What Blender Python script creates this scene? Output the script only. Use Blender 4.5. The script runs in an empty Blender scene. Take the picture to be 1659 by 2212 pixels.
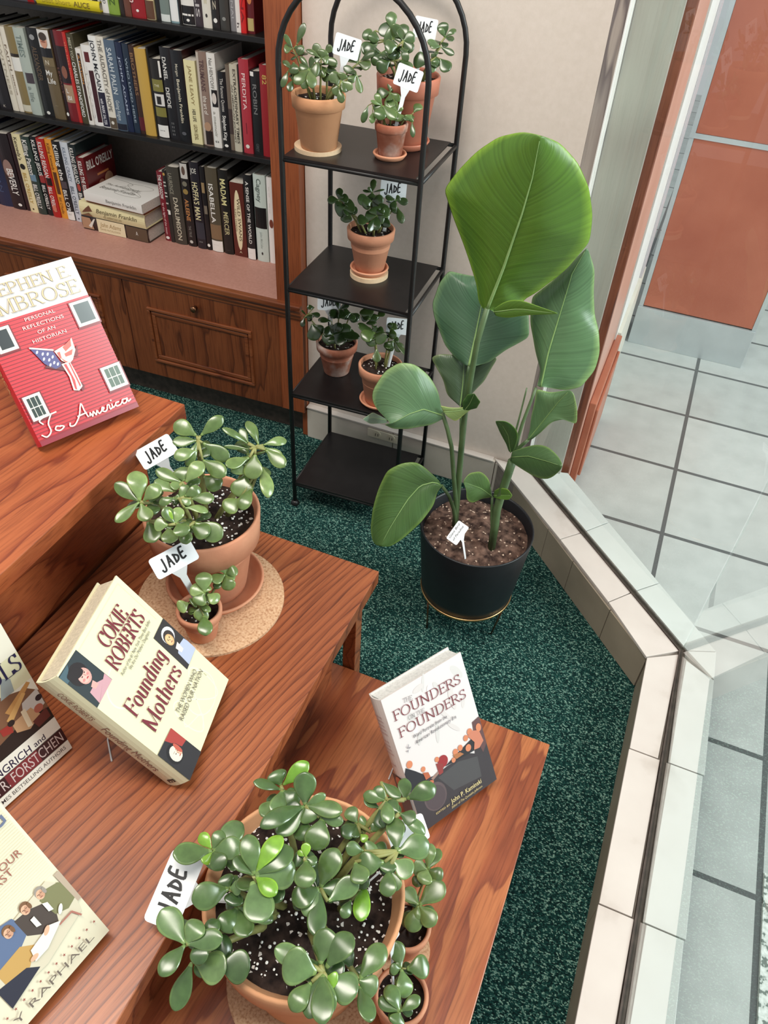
import bpy, bmesh, math, random
from mathutils import Vector, Matrix, Euler, noise
random.seed(7)
SC = bpy.context.scene
COL = SC.collection

# ------------------------------------------------------------------ camera
cam_d = bpy.data.cameras.new('camera'); cam = bpy.data.objects.new('camera', cam_d); COL.objects.link(cam)
R = ((0.92248041, 0.38280483, 0.04990345), (0.2943859, -0.61392995, -0.73241174), (-0.24973353, 0.69032636, -0.67903069))
cam.matrix_world = Matrix(((R[0][0], -R[1][0], -R[2][0], 0), (R[0][1], -R[1][1], -R[2][1], 0), (R[0][2], -R[1][2], -R[2][2], 1.45), (0, 0, 0, 1)))
cam_d.sensor_fit = 'VERTICAL'; cam_d.sensor_height = 36.0; cam_d.lens = 1667.618 / 2212 * 36.0
cam_d.clip_start = 0.02
SC.camera = cam

# ------------------------------------------------------------------ light
SC.view_settings.view_transform = 'Standard'; SC.view_settings.look = 'None'
SC.view_settings.gamma = 1.0; SC.view_settings.use_curve_mapping = False
SC.view_settings.exposure = 0.0
w = bpy.data.worlds.new('world'); SC.world = w; w.use_nodes = True
bg = w.node_tree.nodes['Background']; bg.inputs[0].default_value = (0.93, 0.96, 1.0, 1); bg.inputs[1].default_value = 0.54

def area(name, loc, target, sx, sy, power, col=(1, 1, 1)):
    d = bpy.data.lights.new(name, 'AREA'); d.shape = 'RECTANGLE'; d.size = sx; d.size_y = sy; d.energy = power; d.color = col
    o = bpy.data.objects.new(name, d); COL.objects.link(o); o.location = loc
    o.rotation_euler = (Vector(target) - Vector(loc)).to_track_quat('-Z', 'Y').to_euler(); return o
area('skylight', (4.0, 1.5, 2.9), (0.0, 0.9, 0.2), 1.1, 3.0, 250, (0.93, 0.98, 1.0))
area('ceiling_panel_front', (-0.4, 0.2, 3.0), (-0.4, 0.5, 0), 1.2, 0.6, 46, (1.0, 0.93, 0.84))
area('ceiling_panel_back', (-1.6, 0.3, 3.0), (-1.4, 1.0, 0), 1.2, 0.6, 20, (1.0, 0.93, 0.84))

# ------------------------------------------------------------------ helpers
def lin(c):
    return tuple((x / 255) / 12.92 if x / 255 <= 0.04045 else ((x / 255 + 0.055) / 1.055) ** 2.4 for x in c[:3]) + (1.0,)
def newmat(name):
    m = bpy.data.materials.new(name); m.use_nodes = True
    nt = m.node_tree; return m, nt, nt.nodes['Principled BSDF']
def N(nt, t, **kw):
    n = nt.nodes.new(t)
    for k, v in kw.items():
        if k.startswith('i_'): n.inputs[k[2:].replace('_', ' ')].default_value = v
        else: setattr(n, k, v)
    return n
def ramp(nt, stops):
    r = nt.nodes.new('ShaderNodeValToRGB'); e = r.color_ramp.elements
    while len(e) > 1: e.remove(e[-1])
    e[0].position = stops[0][0]; e[0].color = lin(stops[0][1])
    for p, c in stops[1:]:
        x = e.new(p); x.color = lin(c)
    return r
def mottled(name, c1, c2, scale=30, rough=0.5, bump=0.0, bscale=None, metallic=0, coat=0, detail=6, spec=0.5, stops=None, coords='Object'):
    m, nt, b = newmat(name)
    tc = N(nt, 'ShaderNodeTexCoord'); no = N(nt, 'ShaderNodeTexNoise'); no.inputs['Scale'].default_value = scale; no.inputs['Detail'].default_value = detail
    nt.links.new(tc.outputs[coords], no.inputs['Vector'])
    r = ramp(nt, stops or [(0.3, c1), (0.7, c2)]); nt.links.new(no.outputs['Fac'], r.inputs[0]); nt.links.new(r.outputs[0], b.inputs['Base Color'])
    b.inputs['Roughness'].default_value = rough; b.inputs['Metallic'].default_value = metallic; b.inputs['Specular IOR Level'].default_value = spec
    if coat: b.inputs['Coat Weight'].default_value = coat; b.inputs['Coat Roughness'].default_value = 0.15
    if bump:
        n2 = N(nt, 'ShaderNodeTexNoise'); n2.inputs['Scale'].default_value = bscale or scale * 3; n2.inputs['Detail'].default_value = 4
        nt.links.new(tc.outputs[coords], n2.inputs['Vector'])
        bp = N(nt, 'ShaderNodeBump'); bp.inputs['Strength'].default_value = bump; bp.inputs['Distance'].default_value = 0.002
        nt.links.new(n2.outputs['Fac'], bp.inputs['Height']); nt.links.new(bp.outputs[0], b.inputs['Normal'])
    return m
def wood(name, light, dark, deep, axis='Y', ring=22, rough=0.32, amount=1.0, stretch=0.14, coat=0.25, seed=0.0, lines=0.0, rot=0.0, width=(0.5, 0.84, 0.93)):
    """oak veneer: stretched rings with cathedral figure, plus fine pores along the grain"""
    m, nt, b = newmat(name)
    tc = N(nt, 'ShaderNodeTexCoord'); mp = N(nt, 'ShaderNodeMapping')
    sc = {'X': (stretch, 1, 1), 'Y': (1, stretch, 1), 'Z': (1, 1, stretch)}[axis]
    mp.inputs['Scale'].default_value = sc; mp.inputs['Location'].default_value = (seed, seed * .7, seed * .3)
    rt = N(nt, 'ShaderNodeMapping'); rt.inputs['Rotation'].default_value = (0, 0, rot); nt.links.new(tc.outputs['Object'], rt.inputs[0]); nt.links.new(rt.outputs[0], mp.inputs[0])
    n1 = N(nt, 'ShaderNodeTexNoise'); n1.inputs['Scale'].default_value = 4.2; n1.inputs['Detail'].default_value = 2.5; n1.inputs['Roughness'].default_value = 0.45
    nt.links.new(mp.outputs[0], n1.inputs['Vector'])
    n0 = N(nt, 'ShaderNodeTexNoise'); n0.inputs['Scale'].default_value = 26; n0.inputs['Detail'].default_value = 2; nt.links.new(mp.outputs[0], n0.inputs['Vector'])
    wb = N(nt, 'ShaderNodeMath', operation='MULTIPLY_ADD'); wb.inputs[1].default_value = 1.6 / max(ring, 1); nt.links.new(n0.outputs['Fac'], wb.inputs[0]); nt.links.new(n1.outputs['Fac'], wb.inputs[2])
    mul = N(nt, 'ShaderNodeMath', operation='MULTIPLY'); mul.inputs[1].default_value = ring; nt.links.new(wb.outputs[0], mul.inputs[0])
    sx = N(nt, 'ShaderNodeSeparateXYZ'); nt.links.new(rt.outputs[0], sx.inputs[0])
    ac = N(nt, 'ShaderNodeMath', operation='MULTIPLY'); ac.inputs[1].default_value = lines; nt.links.new(sx.outputs['Y' if axis == 'X' else 'X'], ac.inputs[0])
    sm = N(nt, 'ShaderNodeMath', operation='ADD'); nt.links.new(mul.outputs[0], sm.inputs[0]); nt.links.new(ac.outputs[0], sm.inputs[1])
    fr = N(nt, 'ShaderNodeMath', operation='FRACT'); nt.links.new(sm.outputs[0], fr.inputs[0])
    r1 = ramp(nt, [(0.0, light), (width[0], light), (width[1], dark), (width[2], deep), (1.0, light)]); nt.links.new(fr.outputs[0], r1.inputs[0])
    mp2 = N(nt, 'ShaderNodeMapping'); s2 = {'X': (0.04, 1, 1), 'Y': (1, 0.04, 1), 'Z': (1, 1, 0.04)}[axis]; mp2.inputs['Scale'].default_value = s2
    nt.links.new(rt.outputs[0], mp2.inputs[0])
    n2 = N(nt, 'ShaderNodeTexNoise'); n2.inputs['Scale'].default_value = 330; n2.inputs['Detail'].default_value = 3; nt.links.new(mp2.outputs[0], n2.inputs['Vector'])
    r2 = ramp(nt, [(0.30, (150, 120, 110)), (0.5, (235, 225, 220)), (0.75, (255, 255, 255))]); nt.links.new(n2.outputs['Fac'], r2.inputs[0])
    mx = N(nt, 'ShaderNodeMix', data_type='RGBA', blend_type='MULTIPLY'); mx.inputs[0].default_value = 0.55 * amount
    nt.links.new(r1.outputs[0], mx.inputs[6]); nt.links.new(r2.outputs[0], mx.inputs[7])
    n3 = N(nt, 'ShaderNodeTexNoise'); n3.inputs['Scale'].default_value = 3.0; nt.links.new(tc.outputs['Object'], n3.inputs['Vector'])
    r3 = ramp(nt, [(0.3, (205, 190, 190)), (0.7, (255, 255, 255))]); nt.links.new(n3.outputs['Fac'], r3.inputs[0])
    mx2 = N(nt, 'ShaderNodeMix', data_type='RGBA', blend_type='MULTIPLY'); mx2.inputs[0].default_value = 0.8
    nt.links.new(mx.outputs[2], mx2.inputs[6]); nt.links.new(r3.outputs[0], mx2.inputs[7])
    nt.links.new(mx2.outputs[2], b.inputs['Base Color'])
    b.inputs['Roughness'].default_value = rough; b.inputs['Coat Weight'].default_value = coat; b.inputs['Coat Roughness'].default_value = 0.25
    bp = N(nt, 'ShaderNodeBump'); bp.inputs['Strength'].default_value = 0.15; bp.inputs['Distance'].default_value = 0.001
    nt.links.new(n2.outputs['Fac'], bp.inputs['Height']); nt.links.new(bp.outputs[0], b.inputs['Normal'])
    return m
def inkmat(name, rough=0.35, coat=0.0, nz=0.0, nscale=60):
    m, nt, b = newmat(name)
    a = N(nt, 'ShaderNodeAttribute', attribute_name='Col')
    src = a.outputs['Color']
    if nz:
        tc = N(nt, 'ShaderNodeTexCoord'); no = N(nt, 'ShaderNodeTexNoise'); no.inputs['Scale'].default_value = nscale; nt.links.new(tc.outputs['Object'], no.inputs['Vector'])
        r = ramp(nt, [(0.3, (255 - int(nz * 110),) * 3), (0.7, (255, 255, 255))]); nt.links.new(no.outputs['Fac'], r.inputs[0])
        mx = N(nt, 'ShaderNodeMix', data_type='RGBA', blend_type='MULTIPLY'); mx.inputs[0].default_value = 1
        nt.links.new(src, mx.inputs[6]); nt.links.new(r.outputs[0], mx.inputs[7]); src = mx.outputs[2]
    nt.links.new(src, b.inputs['Base Color']); b.inputs['Roughness'].default_value = rough; b.inputs['Coat Weight'].default_value = coat
    b.inputs['Coat Roughness'].default_value = 0.08
    return m
def tag(o, label=None, cat=None, group=None, kind=None):
    if label: o['label'] = label
    if cat: o['category'] = cat
    if group: o['group'] = group
    if kind: o['kind'] = kind
    return o
def empty(name, loc=(0, 0, 0), mat=None, **k):
    o = bpy.data.objects.new(name, None); COL.objects.link(o)
    if mat is not None: o.matrix_world = mat
    else: o.location = loc
    o.empty_display_size = 0.02
    return tag(o, **k)
class MB:
    """mesh builder collecting shapes in one bmesh"""
    def __init__(s): s.bm = bmesh.new(); s.cl = s.bm.loops.layers.float_color.new('Col'); s.uv = s.bm.loops.layers.uv.new('UVMap')
    def face(s, pts, col=None, smooth=False):
        vs = [s.bm.verts.new(p) for p in pts]
        try: f = s.bm.faces.new(vs)
        except ValueError: return None
        f.smooth = smooth
        if col is not None:
            c = lin(col)
            for l in f.loops: l[s.cl] = c
        return f
    def box(s, a, b, col=None, M=None):
        x0, y0, z0 = a; x1, y1, z1 = b
        P = [Vector(p) for p in ((x0, y0, z0), (x1, y0, z0), (x1, y1, z0), (x0, y1, z0), (x0, y0, z1), (x1, y0, z1), (x1, y1, z1), (x0, y1, z1))]
        if M is not None: P = [M @ p for p in P]
        v = [s.bm.verts.new(p) for p in P]
        for q in ((0, 3, 2, 1), (4, 5, 6, 7), (0, 1, 5, 4), (1, 2, 6, 5), (2, 3, 7, 6), (3, 0, 4, 7)):
            f = s.bm.faces.new([v[i] for i in q])
            if col is not None:
                c = lin(col)
                for l in f.loops: l[s.cl] = c
        return s
    def prism(s, poly, z0, z1, col=None):
        n = len(poly); a = [s.bm.verts.new((p[0], p[1], z0)) for p in poly]; b = [s.bm.verts.new((p[0], p[1], z1)) for p in poly]
        fs = [s.bm.faces.new(a[::-1]), s.bm.faces.new(b)] + [s.bm.faces.new((a[i], a[(i + 1) % n], b[(i + 1) % n], b[i])) for i in range(n)]
        return s
    def tube(s, pts, r, n=8, r1=None, col=None, cap=True):
        pts = [Vector(p) for p in pts]; k = len(pts); rings = []; up = None
        for i, p in enumerate(pts):
            t = (pts[min(i + 1, k - 1)] - pts[max(i - 1, 0)]).normalized()
            if up is None: up = Vector((0, 0, 1)) if abs(t.z) < 0.9 else Vector((1, 0, 0))
            u = (up - t * up.dot(t)).normalized(); v = t.cross(u); up = u
            rr = (r if r1 is None else r + (r1 - r) * i / (k - 1)) if not isinstance(r, (list, tuple)) else r[i]
            rings.append([s.bm.verts.new(p + u * rr * math.cos(2 * math.pi * j / n) + v * rr * math.sin(2 * math.pi * j / n)) for j in range(n)])
        fs = []
        for i in range(k - 1):
            for j in range(n):
                f = s.bm.faces.new((rings[i][j], rings[i][(j + 1) % n], rings[i + 1][(j + 1) % n], rings[i + 1][j])); f.smooth = True; fs.append(f)
        if cap: fs += [s.bm.faces.new(rings[0][::-1]), s.bm.faces.new(rings[-1])]
        if col is not None:
            c = lin(col)
            for f in fs:
                for l in f.loops: l[s.cl] = c
        return s
    def lathe(s, prof, n=40, c=(0, 0, 0)):
        rings = []
        for r, z in prof:
            if r < 1e-6: rings.append([s.bm.verts.new((c[0], c[1], c[2] + z))])
            else: rings.append([s.bm.verts.new((c[0] + r * math.cos(2 * math.pi * j / n), c[1] + r * math.sin(2 * math.pi * j / n), c[2] + z)) for j in range(n)])
        for a, b in zip(rings, rings[1:]):
            for j in range(n):
                k = (j + 1) % n
                if len(a) == 1 and len(b) == 1: continue
                if len(a) == 1: f = s.bm.faces.new((a[0], b[k], b[j]))
                elif len(b) == 1: f = s.bm.faces.new((a[j], a[k], b[0]))
                else: f = s.bm.faces.new((a[j], a[k], b[k], b[j]))
                f.smooth = True
        return s
    def build(s, name, mat, parent=None, bevel=0, M=None, sharp=None, kind=None, label=None):
        if bevel:
            bmesh.ops.bevel(s.bm, geom=[e for e in s.bm.edges], offset=bevel, segments=2, affect='EDGES', profile=0.5)
        bmesh.ops.recalc_face_normals(s.bm, faces=s.bm.faces[:])
        me = bpy.data.meshes.new(name); s.bm.to_mesh(me); s.bm.free()
        if sharp is not None:
            for p in me.polygons: p.use_smooth = True
            me.set_sharp_from_angle(angle=math.radians(sharp))
        me.materials.append(mat); o = bpy.data.objects.new(name, me); COL.objects.link(o)
        if parent is not None: o.parent = parent
        if M is not None: o.matrix_local = M
        if kind: o['kind'] = kind
        if label: o['label'] = label
        return o
_tx = {}
def text_tris(body, offset=0.0, shear=0.0, space=1.0):
    """outline text filled to faces, normalised: baseline at 0, cap height 1; returns (verts, faces, width)"""
    key = (body, offset, shear, space)
    if key in _tx: return _tx[key]
    cu = bpy.data.curves.new('t', 'FONT'); cu.body = body; cu.size = 1; cu.resolution_u = 3; cu.offset = offset; cu.shear = shear; cu.space_character = space
    o = bpy.data.objects.new('t', cu); COL.objects.link(o); dg = bpy.context.evaluated_depsgraph_get(); dg.update()
    me = bpy.data.meshes.new_from_object(o.evaluated_get(dg)); bpy.data.objects.remove(o); bpy.data.curves.remove(cu)
    vs = [v.co.copy() for v in me.vertices]; fs = [tuple(p.vertices) for p in me.polygons]; bpy.data.meshes.remove(me)
    x0 = min(v.x for v in vs); x1 = max(v.x for v in vs)
    _tx[key] = ([(v.x - x0, v.y / 0.72) for v in vs], fs, x1 - x0); return _tx[key]
class Print:
    """printed artwork laid on a flat face: frame O + a*A + b*B, raised along n layer by layer"""
    def __init__(s, mb, O, A, B, n): s.mb = mb; s.O = Vector(O); s.A = Vector(A); s.B = Vector(B); s.n = Vector(n).normalized(); s.k = 0
    def P(s, a, b): return s.O + s.A * a + s.B * b + s.n * (0.00025 + 0.00004 * s.k)
    def poly(s, pts, col):
        s.k += 1; f = s.mb.face([s.P(*p) for p in pts], col); return s
    def rect(s, a0, b0, a1, b1, col): return s.poly([(a0, b0), (a1, b0), (a1, b1), (a0, b1)], col)
    def disc(s, a, b, ra, rb, col, rot=0, n=18):
        return s.poly([(a + ra * math.cos(t) * math.cos(rot) - rb * math.sin(t) * math.sin(rot), b + ra * math.cos(t) * math.sin(rot) + rb * math.sin(t) * math.cos(rot)) for t in [2 * math.pi * i / n for i in range(n)]], col)
    def line(s, pts, w, col):
        """ribbon of width w (in metres) along pts"""
        s.k += 1; Q = [s.P(*p) for p in pts]
        for i, (p, q) in enumerate(zip(Q, Q[1:])):
            d = (q - p)
            if d.length < 1e-7: continue
            side = s.n.cross(d).normalized() * w * 0.5; d = d.normalized() * w * 0.3
            up = s.n * 0.000008 * (i % 3)
            s.mb.face([p - side - d + up, q - side + d + up, q + side + d + up, p + side - d + up], col)
        return s
    def text(s, body, a0, b0, a1, b1, h, col, offset=0.0, shear=0.0, lift=0):
        """text from baseline start (a0,b0) to end (a1,b1); h = cap height in b units of a perpendicular (metres)"""
        s.k += 1; vs, fs, wd = text_tris(body, offset, shear)
        p = s.P(a0, b0); q = s.P(a1, b1); d = (q - p); up = s.n.cross(d).normalized() * h; c = lin(col)
        V = [s.mb.bm.verts.new(p + d * (x / wd) + up * y) for x, y in vs]
        for f in fs:
            try: fc = s.mb.bm.faces.new([V[i] for i in f])
            except ValueError: continue
            for l in fc.loops: l[s.mb.cl] = c
        return s
def join_to(name, mb, mat, parent): return mb.build(name, mat, parent)
# ---- a drawn display alphabet: pen strokes, thick when upright and thin when level, with small serifs
def _arc(cx, cy, rx, ry, a0, a1, n=12): return [(cx + rx * math.cos(math.radians(a0 + (a1 - a0) * i / n)), cy + ry * math.sin(math.radians(a0 + (a1 - a0) * i / n))) for i in range(n + 1)]
def _sf(x, y, w=.13): return [(x - w, y), (x + w, y)]
X_ = .66
GLY = {
 'F': (.55, [[(.12, 0), (.12, 1)], _sf(.12, .015), [(.0, .985), (.52, .985)], [(.52, .985), (.53, .78)], [(.12, .52), (.40, .52)], [(.40, .60), (.40, .44)]]),
 'O': (.80, [_arc(.40, .5, .32, .48, 0, 360, 28)]), 'C': (.66, [_arc(.40, .5, .32, .48, 48, 312, 22), [(.62, .98), (.62, .70)], [(.62, .25), (.60, .16)]]),
 'U': (.74, [[(.14, .985), (.14, .34)] + _arc(.36, .30, .22, .28, 180, 360, 14) + [(.58, .985)], _sf(.14, .985), _sf(.58, .985)]),
 'N': (.78, [[(.14, 0), (.14, 1)], [(.12, .99), (.62, .02)], [(.62, 0), (.62, 1)], _sf(.14, .015), _sf(.10, .985), _sf(.62, .985)]),
 'D': (.74, [[(.14, 0), (.14, 1)], [(.0, .985), (.30, .985)] + _arc(.32, .5, .34, .485, 90, -90, 18) + [(.0, .015)]]),
 'E': (.58, [[(.12, 0), (.12, 1)], [(.0, .985), (.52, .985)], [(.52, .99), (.53, .80)], [(.0, .015), (.53, .015)], [(.53, .0), (.55, .22)], [(.12, .52), (.40, .52)], [(.40, .60), (.40, .44)]]),
 'R': (.68, [[(.12, 0), (.12, 1)], [(.0, .985), (.28, .985)] + _arc(.28, .745, .24, .24, 90, -90, 12) + [(.12, .505)], [(.30, .50), (.60, .02)], _sf(.12, .015), _sf(.62, .015, .08)]),
 'S': (.52, [_arc(.26, .74, .19, .235, 25, 180, 10) + [(.10, .64), (.26, .52), (.40, .40)] + _arc(.25, .265, .20, .25, 30, -160, 12), [(.43, .98), (.43, .76)], [(.06, .02), (.06, .24)]]),
 'K': (.68, [[(.12, 0), (.12, 1)], [(.12, .42), (.54, .985)], [(.26, .58), (.60, .02)], _sf(.12, .015), _sf(.12, .985), _sf(.54, .985, .09), _sf(.60, .015, .09)]),
 'I': (.30, [[(.15, 0), (.15, 1)], _sf(.15, .015), _sf(.15, .985)]),
 'B': (.64, [[(.12, 0), (.12, 1)], [(.0, .985), (.28, .985)] + _arc(.28, .755, .20, .23, 90, -90, 12) + [(.12, .525)], [(.28, .525)] + _arc(.30, .27, .24, .255, 90, -90, 12) + [(.0, .015)]]),
 'T': (.60, [[(.30, 0), (.30, 1)], [(.02, .985), (.58, .985)], [(.02, .985), (.02, .78)], [(.58, .985), (.58, .78)], _sf(.30, .015)]),
 'M': (.90, [[(.14, 0), (.14, 1)], [(.13, .99), (.44, .05)], [(.44, .05), (.74, .99)], [(.74, 0), (.74, 1)], _sf(.14, .015, .09), _sf(.74, .015), _sf(.08, .985, .08), _sf(.80, .985, .08)]),
 'P': (.60, [[(.12, 0), (.12, 1)], [(.0, .985), (.28, .985)] + _arc(.28, .73, .24, .255, 90, -90, 12) + [(.12, .475)], _sf(.12, .015)]),
 'H': (.76, [[(.14, 0), (.14, 1)], [(.60, 0), (.60, 1)], [(.14, .52), (.60, .52)], _sf(.14, .015), _sf(.14, .985), _sf(.60, .015), _sf(.60, .985)]),
 'A': (.72, [[(.10, 0), (.35, .99)], [(.35, .99), (.62, .0)], [(.18, .34), (.54, .34)], _sf(.10, .015, .10), _sf(.62, .015, .10)]),
 'u': (.50, [[(.10, X_), (.10, .16)] + _arc(.22, .14, .12, .13, 180, 300, 8) + [(.38, .14)], [(.38, 0), (.38, X_)], _sf(.07, X_ - .01, .07), _sf(.35, X_ - .01, .07)]),
 'n': (.50, [[(.11, 0), (.11, X_)], [(.11, .50)] + _arc(.25, .52, .13, .13, 150, 0, 8) + [(.38, 0)], _sf(.07, X_ - .01, .07), _sf(.11, .012, .09), _sf(.38, .012, .09)]),
 'o': (.50, [_arc(.24, X_ / 2, .17, X_ / 2 - .01, 0, 360, 22)]),
 'd': (.50, [_arc(.22, X_ / 2, .15, X_ / 2 - .01, 50, 310, 18), [(.37, 0), (.37, 1.02)], _sf(.33, 1.01, .07)]),
 'i': (.26, [[(.13, 0), (.13, X_)], _sf(.10, X_ - .01, .07), _sf(.13, .012, .09), [(.13, .86), (.13, .95)]]),
 'g': (.50, [_arc(.22, X_ / 2 + .02, .15, X_ / 2 - .03, 50, 310, 18), [(.37, X_), (.37, -.12)] + _arc(.22, -.14, .15, .12, 0, -150, 10)]),
 't': (.34, [[(.14, .86), (.14, .14)] + _arc(.23, .12, .09, .11, 180, 320, 6), [(.02, X_ - .01), (.30, X_ - .01)]]),
 'h': (.50, [[(.11, 0), (.11, 1.02)], [(.11, .50)] + _arc(.25, .52, .13, .13, 150, 0, 8) + [(.38, 0)], _sf(.07, 1.01, .07), _sf(.11, .012, .09), _sf(.38, .012, .09)]),
 'e': (.44, [[(.07, .37), (.36, .40)] + _arc(.22, X_ / 2 + .02, .15, X_ / 2 - .02, 15, 315, 18)]),
 'r': (.38, [[(.11, 0), (.11, X_)], [(.11, .48)] + _arc(.25, .50, .12, .14, 150, 50, 6), [(.32, .62), (.33, .54)], _sf(.07, X_ - .01, .07), _sf(.11, .012, .09)]),
 's': (.38, [_arc(.19, .49, .12, .155, 30, 180, 8) + [(.10, .43), (.19, .35), (.28, .27)] + _arc(.18, .165, .13, .155, 30, -160, 10), [(.30, .64), (.30, .50)], [(.06, .02), (.06, .15)]]),
 'L': (.56, [[(.12, 0), (.12, 1)], [(.0, .015), (.53, .015)], [(.53, .0), (.55, .24)], _sf(.12, .985)]),
 "'": (.16, [[(.08, 1.0), (.06, .78)]]), '.': (.18, [[(.08, .0), (.08, .07)]]), ' ': (.30, []), 'Y': (.66, [[(.10, .98), (.32, .48)], [(.56, .98), (.32, .48)], [(.32, .5), (.32, 0)], _sf(.10, .985, .10), _sf(.56, .985, .09), _sf(.32, .015)]),
 'G': (.74, [_arc(.40, .5, .32, .48, 48, 312, 22), [(.62, .98), (.62, .72)], [(.62, .44), (.62, .10)], _sf(.62, .44, .12)]),
}
def serif(c, body, a0, b0, a1, b1, h, col, thick=.15, thin=.045):
    """drawn serif lettering along a baseline; h = cap height in metres"""
    tot = sum(GLY[ch][0] for ch in body); p = c.P(a0, b0); q = c.P(a1, b1); L = (q - p).length; d = (q - p).normalized()
    c.k += 1; p = c.P(a0, b0); up = c.n.cross(d).normalized() * h; sx = L / tot; x = 0.0; k = 0
    th = min(thick * h, thick * 1.25 * sx)
    for ch in body:
        w, strokes = GLY[ch]
        for st in strokes:
            V = [p + d * ((x + u) * sx) + up * v for u, v in st]; n_ = len(V)
            ws = []
            for i in range(n_):
                e = V[min(i + 1, n_ - 1)] - V[max(i - 1, 0)]; e.normalize(); dy = e.dot(up.normalized()); dx = e.dot(d)
                m = abs(dy) ** 1.6
                if n_ == 2 and dx * dy > .05 and abs(dx) > .12: m = .08      # rising diagonals stay thin
                ws.append(thin * h + (th - thin * h) * m)
            k += 1; lift = c.n * (.000006 * (k % 5))
            for i in range(n_ - 1):
                e0 = (V[min(i + 1, n_ - 1)] - V[max(i - 1, 0)]).normalized(); e1 = (V[min(i + 2, n_ - 1)] - V[i]).normalized()
                s0 = c.n.cross(e0) * ws[i] / 2; s1 = c.n.cross(e1) * ws[i + 1] / 2
                c.mb.face([V[i] - s0 + lift, V[i + 1] - s1 + lift, V[i + 1] + s1 + lift, V[i] + s0 + lift], col)
        x += w
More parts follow.
